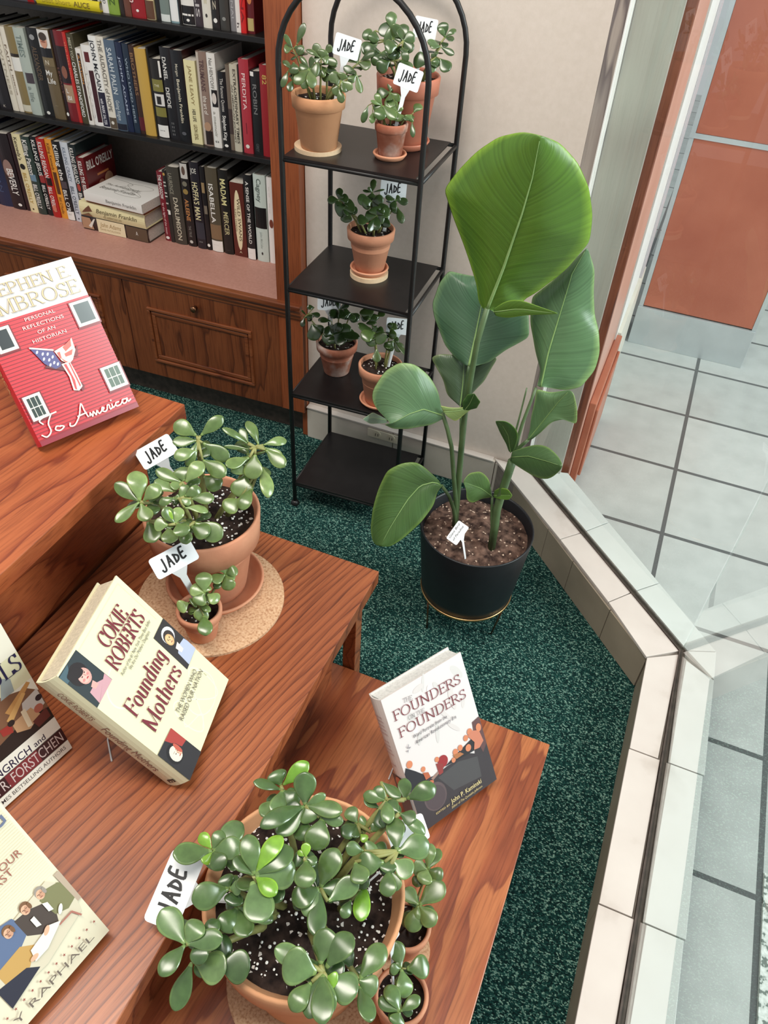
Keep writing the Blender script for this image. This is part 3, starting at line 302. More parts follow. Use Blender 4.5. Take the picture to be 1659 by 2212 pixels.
STREL=[
[[[-2795,12200,7985],[-2750,12200,8023],[-2654,12200,8003]],[[-2929,12255,8046],[-2723,12190,8146],[-2528,12354,7872]],[[-2976,12272,8187],[-2696,12179,8267],[-2380,12411,7848]],[[-3011,12282,8336],[-2670,12169,8387],[-2228,12451,7893]],[[-3070,12288,8473],[-2644,12159,8505],[-2154,12483,7973]],[[-3139,12292,8605],[-2619,12148,8621],[-2231,12507,8117]],[[-3207,12294,8736],[-2593,12138,8736],[-2164,12527,8219]],[[-3276,12293,8866],[-2569,12128,8849],[-2035,12542,8317]],[[-3344,12292,8994],[-2549,12117,8962],[-1931,12554,8444]],[[-3411,12289,9122],[-2530,12107,9073],[-1828,12562,8571]],[[-3477,12285,9249],[-2510,12097,9182],[-1726,12567,8697]],[[-3542,12279,9375],[-2491,12086,9290],[-1625,12568,8823]],[[-3605,12272,9501],[-2472,12076,9397],[-1541,12567,8959]],[[-3667,12264,9625],[-2453,12066,9502],[-1468,12562,9101]],[[-3729,12255,9749],[-2434,12055,9606],[-1397,12555,9241]],[[-3789,12245,9871],[-2416,12045,9709],[-1326,12544,9380]],[[-3715,12233,9997],[-2398,12034,9810],[-1334,12531,9533]],[[-3635,12220,10122],[-2385,12024,9911],[-1354,12515,9686]],[[-3549,12207,10241],[-2372,12014,10010],[-1374,12496,9839]],[[-3457,12191,10354],[-2360,12003,10108],[-1418,12473,9984]],[[-3367,12175,10466],[-2347,11993,10205],[-1466,12448,10127]],[[-3277,12157,10576],[-2335,11983,10301],[-1513,12419,10269]],[[-3174,12138,10674],[-2323,11972,10396],[-1591,12387,10393]],[[-3070,12118,10768],[-2319,11962,10489],[-1673,12351,10515]],[[-2963,12095,10855],[-2316,11952,10582],[-1755,12311,10634]],[[-2833,12071,10906],[-2312,11941,10674],[-1862,12265,10728]],[[-2705,12044,10958],[-2309,11931,10764],[-1966,12214,10823]],[[-2575,12013,11001],[-2305,11921,10854],[-2072,12153,10911]],[[-2440,11976,11010],[-2301,11910,10942],[-2195,12075,10956]],[[-2298,11900,11029],[-2298,11900,11029],[-2298,11900,11029]]],
[[[-3098,12700,6486],[-3053,12700,6499],[-2933,12700,6523]],[[-3215,12797,6460],[-3056,12731,6548],[-2864,12797,6516]],[[-3323,12855,6459],[-3059,12762,6597],[-2785,12855,6535]],[[-3419,12906,6483],[-3062,12793,6647],[-2706,12906,6559]],[[-3507,12954,6522],[-3065,12824,6696],[-2647,12954,6616]],[[-3595,12999,6563],[-3069,12855,6745],[-2587,12999,6675]],[[-3682,13042,6605],[-3072,12886,6793],[-2527,13042,6734]],[[-3748,13083,6669],[-3075,12917,6842],[-2467,13083,6794]],[[-3807,13123,6739],[-3078,12948,6891],[-2399,13123,6847]],[[-3865,13161,6810],[-3082,12979,6940],[-2331,13161,6898]],[[-3923,13198,6882],[-3086,13010,6988],[-2262,13198,6950]],[[-3980,13234,6955],[-3090,13041,7036],[-2193,13234,7003]],[[-4029,13269,7032],[-3094,13072,7085],[-2125,13269,7056]],[[-4071,13302,7114],[-3098,13103,7133],[-2105,13302,7124]],[[-4113,13334,7197],[-3103,13134,7181],[-2133,13334,7208]],[[-4131,13365,7283],[-3107,13166,7229],[-2160,13365,7292]],[[-4112,13395,7375],[-3111,13197,7277],[-2188,13395,7376]],[[-4094,13424,7467],[-3115,13228,7325],[-2219,13424,7458]],[[-4075,13451,7559],[-3120,13259,7372],[-2290,13451,7515]],[[-4053,13478,7651],[-3124,13290,7420],[-2362,13478,7571]],[[-4008,13503,7735],[-3128,13321,7467],[-2433,13503,7629]],[[-3964,13526,7819],[-3140,13352,7514],[-2504,13526,7687]],[[-3916,13549,7898],[-3151,13383,7561],[-2574,13549,7746]],[[-3822,13569,7885],[-3162,13414,7608],[-2660,13569,7777]],[[-3726,13588,7873],[-3173,13445,7654],[-2757,13588,7788]],[[-3630,13605,7863],[-3184,13476,7701],[-2854,13605,7800]],[[-3533,13620,7861],[-3195,13507,7747],[-2951,13620,7814]],[[-3436,13631,7861],[-3206,13538,7794],[-3047,13631,7830]],[[-3337,13635,7864],[-3218,13569,7840],[-3143,13635,7849]],[[-3229,13600,7886],[-3229,13600,7886],[-3229,13600,7886]]],
[[[-3209,12700,5584],[-3112,12700,5523],[-3019,12700,5643]],[[-3285,12680,5645],[-3118,12721,5573],[-2993,12802,5678]],[[-3368,12685,5689],[-3124,12742,5624],[-2957,12856,5746]],[[-3429,12694,5756],[-3130,12763,5674],[-2918,12901,5820]],[[-3470,12706,5845],[-3136,12784,5723],[-2870,12941,5892]],[[-3511,12719,5931],[-3142,12805,5773],[-2821,12977,5966]],[[-3552,12735,6015],[-3149,12826,5823],[-2774,13009,6043]],[[-3605,12752,6090],[-3155,12847,5872],[-2745,13039,6130]],[[-3669,12770,6154],[-3161,12868,5921],[-2715,13065,6219]],[[-3734,12790,6217],[-3170,12889,5970],[-2685,13089,6308]],[[-3799,12811,6278],[-3180,12911,6018],[-2657,13110,6400]],[[-3865,12833,6339],[-3190,12932,6066],[-2628,13128,6492]],[[-3856,12857,6392],[-3200,12953,6114],[-2620,13144,6562]],[[-3778,12882,6438],[-3210,12974,6162],[-2714,13157,6519]],[[-3697,12909,6471],[-3221,12995,6210],[-2809,13166,6478]],[[-3609,12937,6471],[-3231,13016,6257],[-2903,13173,6439]],[[-3522,12968,6471],[-3241,13037,6305],[-2999,13175,6421]],[[-3436,13001,6469],[-3251,13058,6352],[-3095,13172,6416]],[[-3351,13038,6465],[-3261,13079,6399],[-3189,13160,6416]],[[-3272,13100,6446],[-3272,13100,6446],[-3272,13100,6446]]],
[[[-3266,12000,5806],[-3236,12000,5706],[-3246,12000,5625]],[[-3364,12080,5904],[-3284,11958,5739],[-3286,11917,5625]],[[-3397,12087,6079],[-3332,11916,5773],[-3331,11859,5607]],[[-3467,12081,6234],[-3379,11874,5806],[-3378,11805,5587]],[[-3560,12067,6374],[-3427,11832,5839],[-3430,11753,5575]],[[-3665,12047,6498],[-3473,11789,5873],[-3487,11704,5573]],[[-3789,12022,6595],[-3520,11747,5906],[-3545,11656,5570]],[[-3913,11992,6691],[-3566,11705,5939],[-3603,11610,5567]],[[-4064,11959,6692],[-3609,11663,5935],[-3662,11565,5562]],[[-4211,11921,6686],[-3650,11621,5927],[-3721,11521,5556]],[[-4333,11878,6585],[-3692,11579,5918],[-3780,11479,5549]],[[-4454,11832,6486],[-3734,11537,5910],[-3841,11438,5556]],[[-4517,11782,6344],[-3775,11495,5901],[-3903,11399,5562]],[[-4577,11727,6200],[-3812,11453,5883],[-3966,11361,5566]],[[-4633,11668,6058],[-3848,11411,5864],[-4027,11325,5579]],[[-4614,11604,5914],[-3884,11368,5846],[-4086,11290,5618]],[[-4519,11533,5819],[-3920,11326,5828],[-4146,11257,5656]],[[-4372,11455,5770],[-3956,11284,5810],[-4187,11227,5693]],[[-4209,11364,5748],[-3992,11242,5792],[-4103,11202,5743]],[[-4028,11200,5774],[-4028,11200,5774],[-4028,11200,5774]]],
[[[-3069,11700,4311],[-3019,11700,4217],[-2975,11700,4271]],[[-3192,11677,4429],[-3102,11637,4299],[-3017,11637,4203]],[[-3310,11631,4562],[-3185,11574,4338],[-3057,11574,4134]],[[-3428,11580,4692],[-3266,11511,4322],[-3050,11511,4053]],[[-3553,11526,4777],[-3348,11447,4307],[-3043,11447,3972]],[[-3697,11470,4766],[-3410,11384,4264],[-3055,11384,3895]],[[-3834,11413,4733],[-3454,11321,4195],[-3088,11321,3820]],[[-3955,11354,4643],[-3498,11258,4127],[-3122,11258,3745]],[[-4074,11293,4552],[-3542,11195,4058],[-3155,11195,3670]],[[-4121,11231,4401],[-3574,11132,3982],[-3192,11132,3597]],[[-4168,11168,4250],[-3604,11068,3905],[-3245,11068,3534]],[[-4195,11104,4097],[-3634,11005,3827],[-3298,11005,3471]],[[-4202,11038,3941],[-3663,10942,3749],[-3351,10942,3407]],[[-4209,10970,3785],[-3690,10879,3670],[-3404,10879,3344]],[[-4208,10902,3630],[-3717,10816,3591],[-3458,10816,3281]],[[-4191,10831,3478],[-3745,10753,3511],[-3524,10753,3232]],[[-4173,10758,3326],[-3767,10689,3430],[-3590,10689,3183]],[[-4108,10683,3200],[-3789,10626,3347],[-3659,10626,3142]],[[-4024,10604,3088],[-3811,10563,3265],[-3746,10563,3162]],[[-3833,10500,3182],[-3833,10500,3182],[-3833,10500,3182]]],
[[[-1658,12500,6569],[-1587,12500,6570],[-1529,12500,6587]],[[-1672,12619,6618],[-1590,12521,6667],[-1424,12619,6524]],[[-1679,12680,6703],[-1592,12541,6763],[-1311,12680,6497]],[[-1693,12732,6791],[-1595,12562,6859],[-1197,12732,6477]],[[-1751,12777,6868],[-1597,12583,6953],[-1089,12777,6488]],[[-1807,12819,6948],[-1600,12603,7047],[-986,12819,6523]],[[-1864,12858,7029],[-1603,12624,7141],[-886,12858,6564]],[[-1914,12894,7114],[-1605,12645,7233],[-840,12894,6666]],[[-1957,12927,7204],[-1601,12666,7325],[-795,12927,6770]],[[-2000,12959,7295],[-1597,12686,7416],[-749,12959,6873]],[[-2042,12989,7386],[-1593,12707,7506],[-733,12989,6984]],[[-2084,13017,7478],[-1588,12728,7596],[-735,13017,7100]],[[-2115,13043,7574],[-1584,12748,7685],[-736,13043,7216]],[[-2134,13067,7674],[-1580,12769,7773],[-759,13067,7329]],[[-2152,13089,7773],[-1576,12790,7861],[-796,13089,7440]],[[-2170,13110,7874],[-1572,12810,7948],[-832,13110,7551]],[[-2180,13129,7972],[-1568,12831,8034],[-878,13129,7656]],[[-2113,13146,8048],[-1564,12852,8120],[-938,13146,7756]],[[-2046,13162,8124],[-1561,12872,8205],[-998,13162,7855]],[[-1980,13175,8200],[-1557,12893,8289],[-1035,13175,7965]],[[-1914,13187,8277],[-1554,12914,8373],[-1068,13187,8077]],[[-1856,13196,8359],[-1550,12934,8457],[-1101,13196,8188]],[[-1802,13204,8445],[-1547,12955,8539],[-1131,13204,8300]],[[-1748,13209,8531],[-1544,12976,8621],[-1155,13209,8413]],[[-1693,13212,8616],[-1521,12997,8699],[-1178,13212,8526]],[[-1637,13212,8701],[-1498,13017,8776],[-1200,13212,8640]],[[-1581,13207,8787],[-1475,13038,8852],[-1243,13207,8745]],[[-1525,13198,8874],[-1452,13059,8928],[-1301,13198,8846]],[[-1469,13178,8964],[-1429,13079,9003],[-1357,13178,8950]],[[-1407,13100,9078],[-1407,13100,9078],[-1407,13100,9078]]],
[[[-1568,12100,5670],[-1550,12100,5621],[-1490,12100,5641]],[[-1572,12171,5723],[-1520,12089,5702],[-1420,12008,5796]],[[-1572,12193,5811],[-1490,12079,5783],[-1358,11965,5915]],[[-1586,12206,5902],[-1460,12068,5864],[-1303,11930,6030]],[[-1599,12215,5997],[-1430,12058,5943],[-1254,11901,6144]],[[-1608,12219,6094],[-1401,12047,6022],[-1206,11876,6253]],[[-1606,12220,6193],[-1372,12037,6100],[-1148,11854,6346]],[[-1603,12218,6294],[-1343,12026,6178],[-1070,11835,6407]],[[-1600,12213,6396],[-1315,12016,6255],[-992,11819,6465]],[[-1607,12205,6498],[-1287,12005,6332],[-911,11806,6484]],[[-1614,12194,6600],[-1260,11995,6408],[-828,11795,6470]],[[-1622,12181,6703],[-1233,11984,6483],[-745,11787,6455]],[[-1554,12165,6728],[-1206,11974,6558],[-736,11782,6528]],[[-1471,12146,6738],[-1179,11963,6632],[-753,11780,6628]],[[-1388,12124,6750],[-1151,11953,6705],[-770,11781,6726]],[[-1307,12099,6780],[-1120,11942,6774],[-799,11785,6815]],[[-1230,12070,6835],[-1089,11932,6844],[-838,11794,6897]],[[-1153,12035,6892],[-1058,11921,6912],[-877,11807,6974]],[[-1076,11992,6955],[-1027,11911,6980],[-920,11829,7043]],[[-997,11900,7048],[-997,11900,7048],[-997,11900,7048]]],
[[[-1856,12000,5303],[-1815,12000,5283],[-1768,12000,5334]],[[-1892,12003,5376],[-1833,11944,5420],[-1736,11886,5549]],[[-1923,11969,5475],[-1851,11889,5554],[-1710,11809,5733]],[[-1963,11926,5570],[-1869,11833,5687],[-1699,11740,5905]],[[-2001,11877,5670],[-1886,11778,5819],[-1726,11679,6060]],[[-2038,11821,5773],[-1924,11722,5931],[-1789,11623,6169]],[[-2070,11760,5883],[-1967,11667,6038],[-1867,11574,6256]],[[-2096,11691,6000],[-2010,11611,6144],[-1949,11531,6310]],[[-2121,11614,6122],[-2074,11556,6207],[-2040,11497,6303]],[[-2138,11500,6269],[-2138,11500,6269],[-2138,11500,6269]]],
[[[-1779,11900,5401],[-1782,11900,5252],[-1755,11900,5146]],[[-1669,11939,5470],[-1659,11822,5364],[-1619,11822,5156]],[[-1546,11905,5584],[-1539,11744,5475],[-1485,11744,5167]],[[-1424,11853,5710],[-1420,11667,5577],[-1351,11667,5183]],[[-1294,11787,5813],[-1299,11589,5638],[-1217,11589,5204]],[[-1157,11710,5885],[-1180,11511,5698],[-1084,11511,5263]],[[-1032,11619,5907],[-1063,11433,5759],[-951,11433,5360]],[[-915,11516,5906],[-948,11356,5814],[-856,11356,5525]],[[-811,11395,5900],[-835,11278,5868],[-782,11278,5721]],[[-724,11200,5923],[-724,11200,5923],[-724,11200,5923]]],
[[[-2035,12000,4192],[-1997,12000,4067],[-2076,12000,3998]],[[-2063,11933,4373],[-2055,11933,4160],[-2155,11875,4068]],[[-2090,11867,4552],[-2112,11867,4252],[-2224,11786,4068]],[[-2143,11800,4698],[-2168,11800,4344],[-2284,11707,4035]],[[-2215,11733,4821],[-2226,11733,4427],[-2351,11634,4052]],[[-2291,11667,4894],[-2288,11667,4489],[-2430,11567,4155]],[[-2376,11600,4889],[-2349,11600,4550],[-2441,11507,4321]],[[-2460,11533,4884],[-2409,11533,4614],[-2436,11453,4498]],[[-2494,11467,4816],[-2468,11467,4680],[-2478,11408,4638]],[[-2527,11400,4746],[-2527,11400,4746],[-2527,11400,4746]]],
[[[-1983,12000,4237],[-1983,12000,4111],[-1974,12000,4051]],[[-1939,11967,4314],[-1935,11967,4156],[-1910,11908,4136]],[[-1896,11933,4391],[-1888,11933,4201],[-1852,11853,4190]],[[-1848,11900,4450],[-1841,11900,4246],[-1797,11807,4235]],[[-1793,11867,4485],[-1794,11867,4291],[-1743,11767,4277]],[[-1739,11833,4521],[-1747,11833,4336],[-1690,11734,4321]],[[-1687,11800,4547],[-1701,11800,4380],[-1639,11707,4358]],[[-1646,11767,4536],[-1655,11767,4425],[-1599,11686,4406]],[[-1605,11733,4525],[-1609,11733,4469],[-1579,11675,4476]],[[-1564,11700,4513],[-1564,11700,4513],[-1564,11700,4513]]],
[[[-2855,11900,6044],[-2817,11900,6035],[-2745,11900,6057]],[[-2856,11893,6066],[-2808,11893,6054],[-2728,11893,6072]],[[-2858,11886,6089],[-2800,11886,6073],[-2710,11886,6087]],[[-2860,11879,6111],[-2792,11879,6092],[-2692,11879,6101]],[[-2861,11872,6134],[-2784,11872,6111],[-2674,11872,6116]],[[-2863,11866,6156],[-2776,11866,6130],[-2656,11866,6130]],[[-2864,11859,6178],[-2768,11859,6149],[-2638,11859,6145]],[[-2866,11852,6200],[-2760,11852,6168],[-2621,11852,6159]],[[-2867,11845,6222],[-2752,11845,6187],[-2603,11845,6174]],[[-2869,11838,6244],[-2744,11838,6205],[-2585,11838,6188]],[[-2862,11831,6266],[-2736,11831,6224],[-2574,11831,6208]],[[-2853,11824,6288],[-2728,11824,6243],[-2566,11824,6233]],[[-2845,11817,6310],[-2721,11817,6262],[-2559,11817,6258]],[[-2836,11810,6332],[-2715,11810,6281],[-2551,11810,6282]],[[-2828,11803,6354],[-2710,11803,6301],[-2543,11803,6306]],[[-2819,11797,6376],[-2704,11797,6320],[-2536,11797,6331]],[[-2811,11790,6397],[-2699,11790,6340],[-2528,11790,6355]],[[-2803,11783,6419],[-2694,11783,6359],[-2521,11783,6379]],[[-2794,11776,6441],[-2689,11776,6379],[-2520,11776,6401]],[[-2786,11769,6462],[-2684,11769,6398],[-2530,11769,6418]],[[-2777,11762,6484],[-2679,11762,6418],[-2541,11762,6436]],[[-2764,11755,6498],[-2674,11755,6437],[-2551,11755,6453]],[[-2747,11748,6510],[-2669,11748,6456],[-2562,11748,6470]],[[-2731,11741,6521],[-2664,11741,6475],[-2572,11741,6487]],[[-2715,11734,6533],[-2659,11734,6495],[-2583,11734,6505]],[[-2699,11728,6544],[-2654,11728,6514],[-2593,11728,6522]],[[-2683,11721,6556],[-2649,11721,6533],[-2604,11721,6539]],[[-2667,11714,6567],[-2645,11714,6552],[-2614,11714,6556]],[[-2651,11707,6579],[-2640,11707,6571],[-2624,11707,6573]],[[-2635,11700,6590],[-2635,11700,6590],[-2635,11700,6590]]],
[[[-3307,11900,5987],[-3227,11900,5861],[-3142,11900,5779]],[[-3226,11933,5970],[-3152,11933,5871],[-3067,11933,5723]],[[-3144,11967,5953],[-3077,11967,5881],[-2991,11967,5666]],[[-3063,12000,5949],[-3003,12000,5892],[-2935,12000,5706]],[[-2982,12033,5958],[-2930,12033,5911],[-2886,12033,5776]],[[-2902,12067,5967],[-2857,12067,5930],[-2834,12067,5844]],[[-2827,12100,5996],[-2790,12100,5962],[-2776,12100,5904]],[[-2752,12133,6025],[-2728,12133,6003],[-2718,12133,5965]],[[-2678,12167,6055],[-2665,12167,6044],[-2661,12167,6025]],[[-2603,12200,6084],[-2603,12200,6084],[-2603,12200,6084]]],
[[[-2556,11800,8253],[-2549,11800,8203],[-2507,11800,8145]],[[-2457,11778,8376],[-2422,11778,8263],[-2379,11778,8153]],[[-2351,11756,8482],[-2297,11756,8323],[-2255,11756,8190]],[[-2219,11733,8543],[-2174,11733,8382],[-2136,11733,8253]],[[-2088,11711,8574],[-2049,11711,8421],[-2018,11711,8315]],[[-1954,11689,8569],[-1923,11689,8447],[-1899,11689,8366]],[[-1822,11667,8564],[-1798,11667,8472],[-1780,11667,8412]],[[-1691,11644,8559],[-1675,11644,8498],[-1662,11644,8458]],[[-1561,11622,8554],[-1552,11622,8523],[-1546,11622,8504]],[[-1431,11600,8549],[-1431,11600,8549],[-1431,11600,8549]]],
[[[-4607,12500,4857],[-4595,12500,4825],[-4591,12500,4754]],[[-4610,12333,5001],[-4595,12333,4948],[-4593,12333,4859]],[[-4611,12167,5144],[-4593,12167,5071],[-4594,12167,4964]],[[-4610,12000,5287],[-4590,12000,5193],[-4594,12000,5071]],[[-4607,11833,5429],[-4586,11833,5316],[-4592,11833,5177]],[[-4603,11667,5569],[-4580,11667,5440],[-4588,11667,5284]],[[-4588,11500,5636],[-4572,11500,5545],[-4582,11500,5400]],[[-4573,11333,5705],[-4562,11333,5645],[-4569,11333,5549]],[[-4556,11167,5775],[-4551,11167,5745],[-4554,11167,5698]],[[-4538,11000,5847],[-4538,11000,5847],[-4538,11000,5847]]],
]
STEMS=[(7,[[-2687,12150,3042],[-2776,12125,3555],[-2861,12100,4048],[-2939,12075,4524],[-3013,12050,4983],[-3138,12025,5395],[-3282,12000,5779]]),(9,[[-2726,12200,2956],[-2792,12200,3965],[-2843,12200,4900],[-2876,12200,5769],[-2862,12200,6582],[-2844,12200,7337],[-2752,12200,8040]]),(6,[[-2707,12150,2937],[-2739,12075,3181],[-2771,12000,3421],[-2817,11925,3644],[-2867,11850,3860],[-2940,11775,4044],[-3019,11700,4217]]),(11,[[-1792,11900,3120],[-1819,11917,3472],[-1845,11933,3815],[-1827,11950,4152],[-1800,11967,4481],[-1774,11983,4800],[-1749,12000,5110]]),(5,[[-1749,12000,5110],[-1751,12083,5359],[-1754,12167,5604],[-1743,12250,5843],[-1718,12333,6078],[-1694,12417,6308],[-1670,12500,6535]]),(5,[[-1808,11850,3117],[-1845,11875,3274],[-1881,11900,3428],[-1918,11925,3581],[-1949,11950,3735],[-1976,11975,3888],[-2002,12000,4040]]),(2.5,[[-1805,12000,5714],[-1802,12033,5878],[-1799,12067,6040],[-1797,12100,6200],[-1795,12133,6357],[-1794,12167,6513],[-1793,12200,6666]]),(6,[[-1783,12000,4922],[-1761,12017,5051],[-1739,12033,5178],[-1718,12050,5303],[-1677,12067,5418],[-1613,12083,5520],[-1550,12100,5621]]),(5,[[-2748,12300,2861],[-2802,12367,3342],[-2854,12433,3807],[-2905,12500,4256],[-2955,12567,4690],[-3023,12633,5105],[-3090,12700,5507]]),(5,[[-3004,12500,5661],[-3014,12533,5804],[-3023,12567,5946],[-3033,12600,6086],[-3043,12633,6225],[-3048,12667,6362],[-3053,12700,6499]]),]

# ------------------------------------------------------------------ materials
M_red = wood('oak_display', (176, 104, 62), (154, 85, 49), (116, 58, 32), 'Y', ring=18, rough=0.34, stretch=0.16, lines=80, rot=0.22, width=(0.45, 0.80, 0.92))
M_red2 = wood('oak_display_low', (196, 122, 74), (176, 98, 58), (148, 78, 48), 'Y', ring=10, rough=0.34, stretch=0.2, seed=3.3, lines=14, rot=0.10, width=(0.30, 0.60, 0.95))
M_red3 = wood('oak_display_top', (178, 98, 56), (158, 80, 44), (128, 58, 32), 'Y', ring=9, rough=0.36, stretch=0.2, seed=7.1, lines=26, rot=0.1, width=(0.45, 0.82, 0.93))
M_cab = wood('oak_cabinet', (140, 80, 44), (122, 66, 34), (94, 48, 24), 'Z', ring=7, rough=0.38, stretch=0.2, coat=0.15, lines=14)
M_cabx = wood('oak_cabinet_rail', (150, 88, 50), (128, 68, 36), (100, 50, 26), 'X', ring=9, rough=0.38, stretch=0.1, coat=0.15, seed=2)
M_stile = wood('oak_stile', (166, 92, 52), (156, 84, 46), (138, 70, 38), 'Z', ring=5, rough=0.4, stretch=0.08, coat=0.1, seed=5)
M_post = wood('stained_post', (150, 88, 64), (136, 76, 54), (116, 62, 44), 'Z', ring=4, rough=0.35, stretch=0.06, seed=9)
M_panel = mottled('red_veneer', (168, 90, 68), (190, 112, 88), 5, 0.4, coat=0.15, detail=3)
M_panel.node_tree.nodes['Noise Texture'].inputs['Scale'].default_value = 4
M_counter = mottled('rose_laminate', (172, 124, 110), (184, 136, 122), 160, 0.5)
M_wall = mottled('beige_wall', (220, 208, 196), (226, 214, 203), 90, 0.8, bump=0.1, bscale=400)
M_marble = mottled('marble_tile', (204, 194, 186), (216, 207, 198), 9, 0.3, stops=[(0.25, (184, 172, 162)), (0.42, (206, 196, 188)), (0.7, (212, 203, 195)), (0.8, (200, 188, 180))])
M_marble2 = mottled('marble_tile_pale', (232, 232, 228), (240, 240, 236), 9, 0.22, stops=[(0.25, (194, 195, 190)), (0.45, (212, 213, 209)), (0.8, (205, 206, 201))])
M_pier = mottled('grey_marble', (186, 188, 174), (200, 202, 190), 6, 0.4)
M_grout = mottled('grout', (120, 112, 104), (140, 132, 122), 60, 0.9)
M_base = mottled('baseboard_stone', (196, 186, 172), (212, 203, 190), 12, 0.4)
M_black = mottled('black_metal', (20, 18, 18), (26, 24, 24), 60, 0.42, metallic=0.0, spec=0.5)
M_blacksh = mottled('black_shelf_sheet', (19, 17, 18), (24, 22, 23), 40, 0.36)
M_steel = mottled('brushed_steel', (190, 196, 198), (206, 212, 214), 8, 0.35, metallic=0.35)
M_white = mottled('white_paint', (232, 232, 228), (240, 240, 236), 20, 0.45)
M_alu = mottled('grey_aluminium', (120, 116, 108), (150, 146, 138), 80, 0.4, metallic=0.6)
M_gasket = mottled('dark_gasket', (52, 42, 36), (78, 66, 58), 60, 0.6)
M_brass = mottled('gold_metal', (190, 150, 100), (205, 165, 115), 30, 0.3, metallic=1.0)
M_knob = mottled('bronze_knob', (120, 84, 60), (150, 108, 80), 30, 0.25, metallic=0.9)
M_clay = mottled('terracotta', (198, 134, 104), (210, 150, 118), 18, 0.75, bump=0.15, bscale=160, spec=0.3)
M_claylt = mottled('terracotta_light', (204, 148, 108), (214, 158, 118), 14, 0.8, bump=0.12, bscale=160, spec=0.25)
M_clayold = mottled('terracotta_weathered', (150, 90, 70), (188, 150, 130), 22, 0.8, bump=0.2, bscale=120, spec=0.2, stops=[(0.3, (150, 84, 62)), (0.5, (172, 112, 90)), (0.68, (206, 182, 170))])
M_clayred = mottled('terracotta_red', (184, 108, 84), (198, 122, 96), 12, 0.5, bump=0.1, bscale=160, coat=0.1)
M_cork = mottled('cork', (196, 156, 120), (214, 178, 142), 260, 0.9, bump=0.2, bscale=500, detail=3, stops=[(0.3, (168, 122, 88)), (0.48, (204, 164, 128)), (0.75, (220, 186, 152))])
M_corklt = mottled('pale_cork', (214, 184, 148), (222, 194, 160), 200, 0.85)
M_potblk = mottled('matte_black_pot', (20, 22, 26), (25, 27, 31), 40, 0.42)
M_tag = mottled('white_plastic', (240, 242, 244), (244, 246, 248), 20, 0.3)
M_ink = inkmat('printed_paper', 0.38, 0.12)
M_gloss = inkmat('glossy_jacket', 0.3, 0.25)
M_marker = mottled('black_marker', (16, 16, 18), (22, 22, 24), 50, 0.4)
M_page = inkmat('page_edges', 0.85, 0, 0.25, 260)
M_leaf = inkmat('jade_leaf', 0.22, 0.4, 0.3, 90); M_leaf.node_tree.nodes['Principled BSDF'].inputs['Coat Roughness'].default_value = 0.2
M_stem = mottled('jade_stem', (120, 122, 66), (150, 150, 92), 60, 0.55)
M_mid = mottled('leaf_midrib', (124, 156, 92), (140, 170, 106), 40, 0.4)
M_stalk = mottled('leaf_stalk', (52, 74, 40), (92, 114, 74), 14, 0.45)
M_wire = mottled('clear_acrylic_rod', (225, 225, 225), (240, 240, 240), 20, 0.15)

def soilmat(name, base, base2, fleck, thr=0.72, vs=260):
    m, nt, b = newmat(name); tc = N(nt, 'ShaderNodeTexCoord')
    no = N(nt, 'ShaderNodeTexNoise'); no.inputs['Scale'].default_value = 70; no.inputs['Detail'].default_value = 8; nt.links.new(tc.outputs['Object'], no.inputs['Vector'])
    r = ramp(nt, [(0.35, base), (0.7, base2)]); nt.links.new(no.outputs['Fac'], r.inputs[0])
    v = N(nt, 'ShaderNodeTexVoronoi'); v.inputs['Scale'].default_value = vs; nt.links.new(tc.outputs['Object'], v.inputs['Vector'])
    sep = N(nt, 'ShaderNodeSeparateColor'); nt.links.new(v.outputs['Color'], sep.inputs[0])
    gt = N(nt, 'ShaderNodeMath', operation='GREATER_THAN'); gt.inputs[1].default_value = thr; nt.links.new(sep.outputs[0], gt.inputs[0])
    mx = N(nt, 'ShaderNodeMix', data_type='RGBA'); nt.links.new(gt.outputs[0], mx.inputs[0]); nt.links.new(r.outputs[0], mx.inputs[6]); mx.inputs[7].default_value = lin(fleck)
    nt.links.new(mx.outputs[2], b.inputs['Base Color']); b.inputs['Roughness'].default_value = 0.95; b.inputs['Specular IOR Level'].default_value = 0.2
    bp = N(nt, 'ShaderNodeBump'); bp.inputs['Strength'].default_value = 0.9; bp.inputs['Distance'].default_value = 0.004; nt.links.new(no.outputs['Fac'], bp.inputs['Height']); nt.links.new(bp.outputs[0], b.inputs['Normal'])
    return m
M_soil = soilmat('potting_soil', (26, 18, 16), (62, 48, 42), (214, 206, 200), 0.965)
M_soil2 = soilmat('peaty_soil', (46, 32, 28), (118, 92, 80), (196, 170, 150), 0.975, 300)

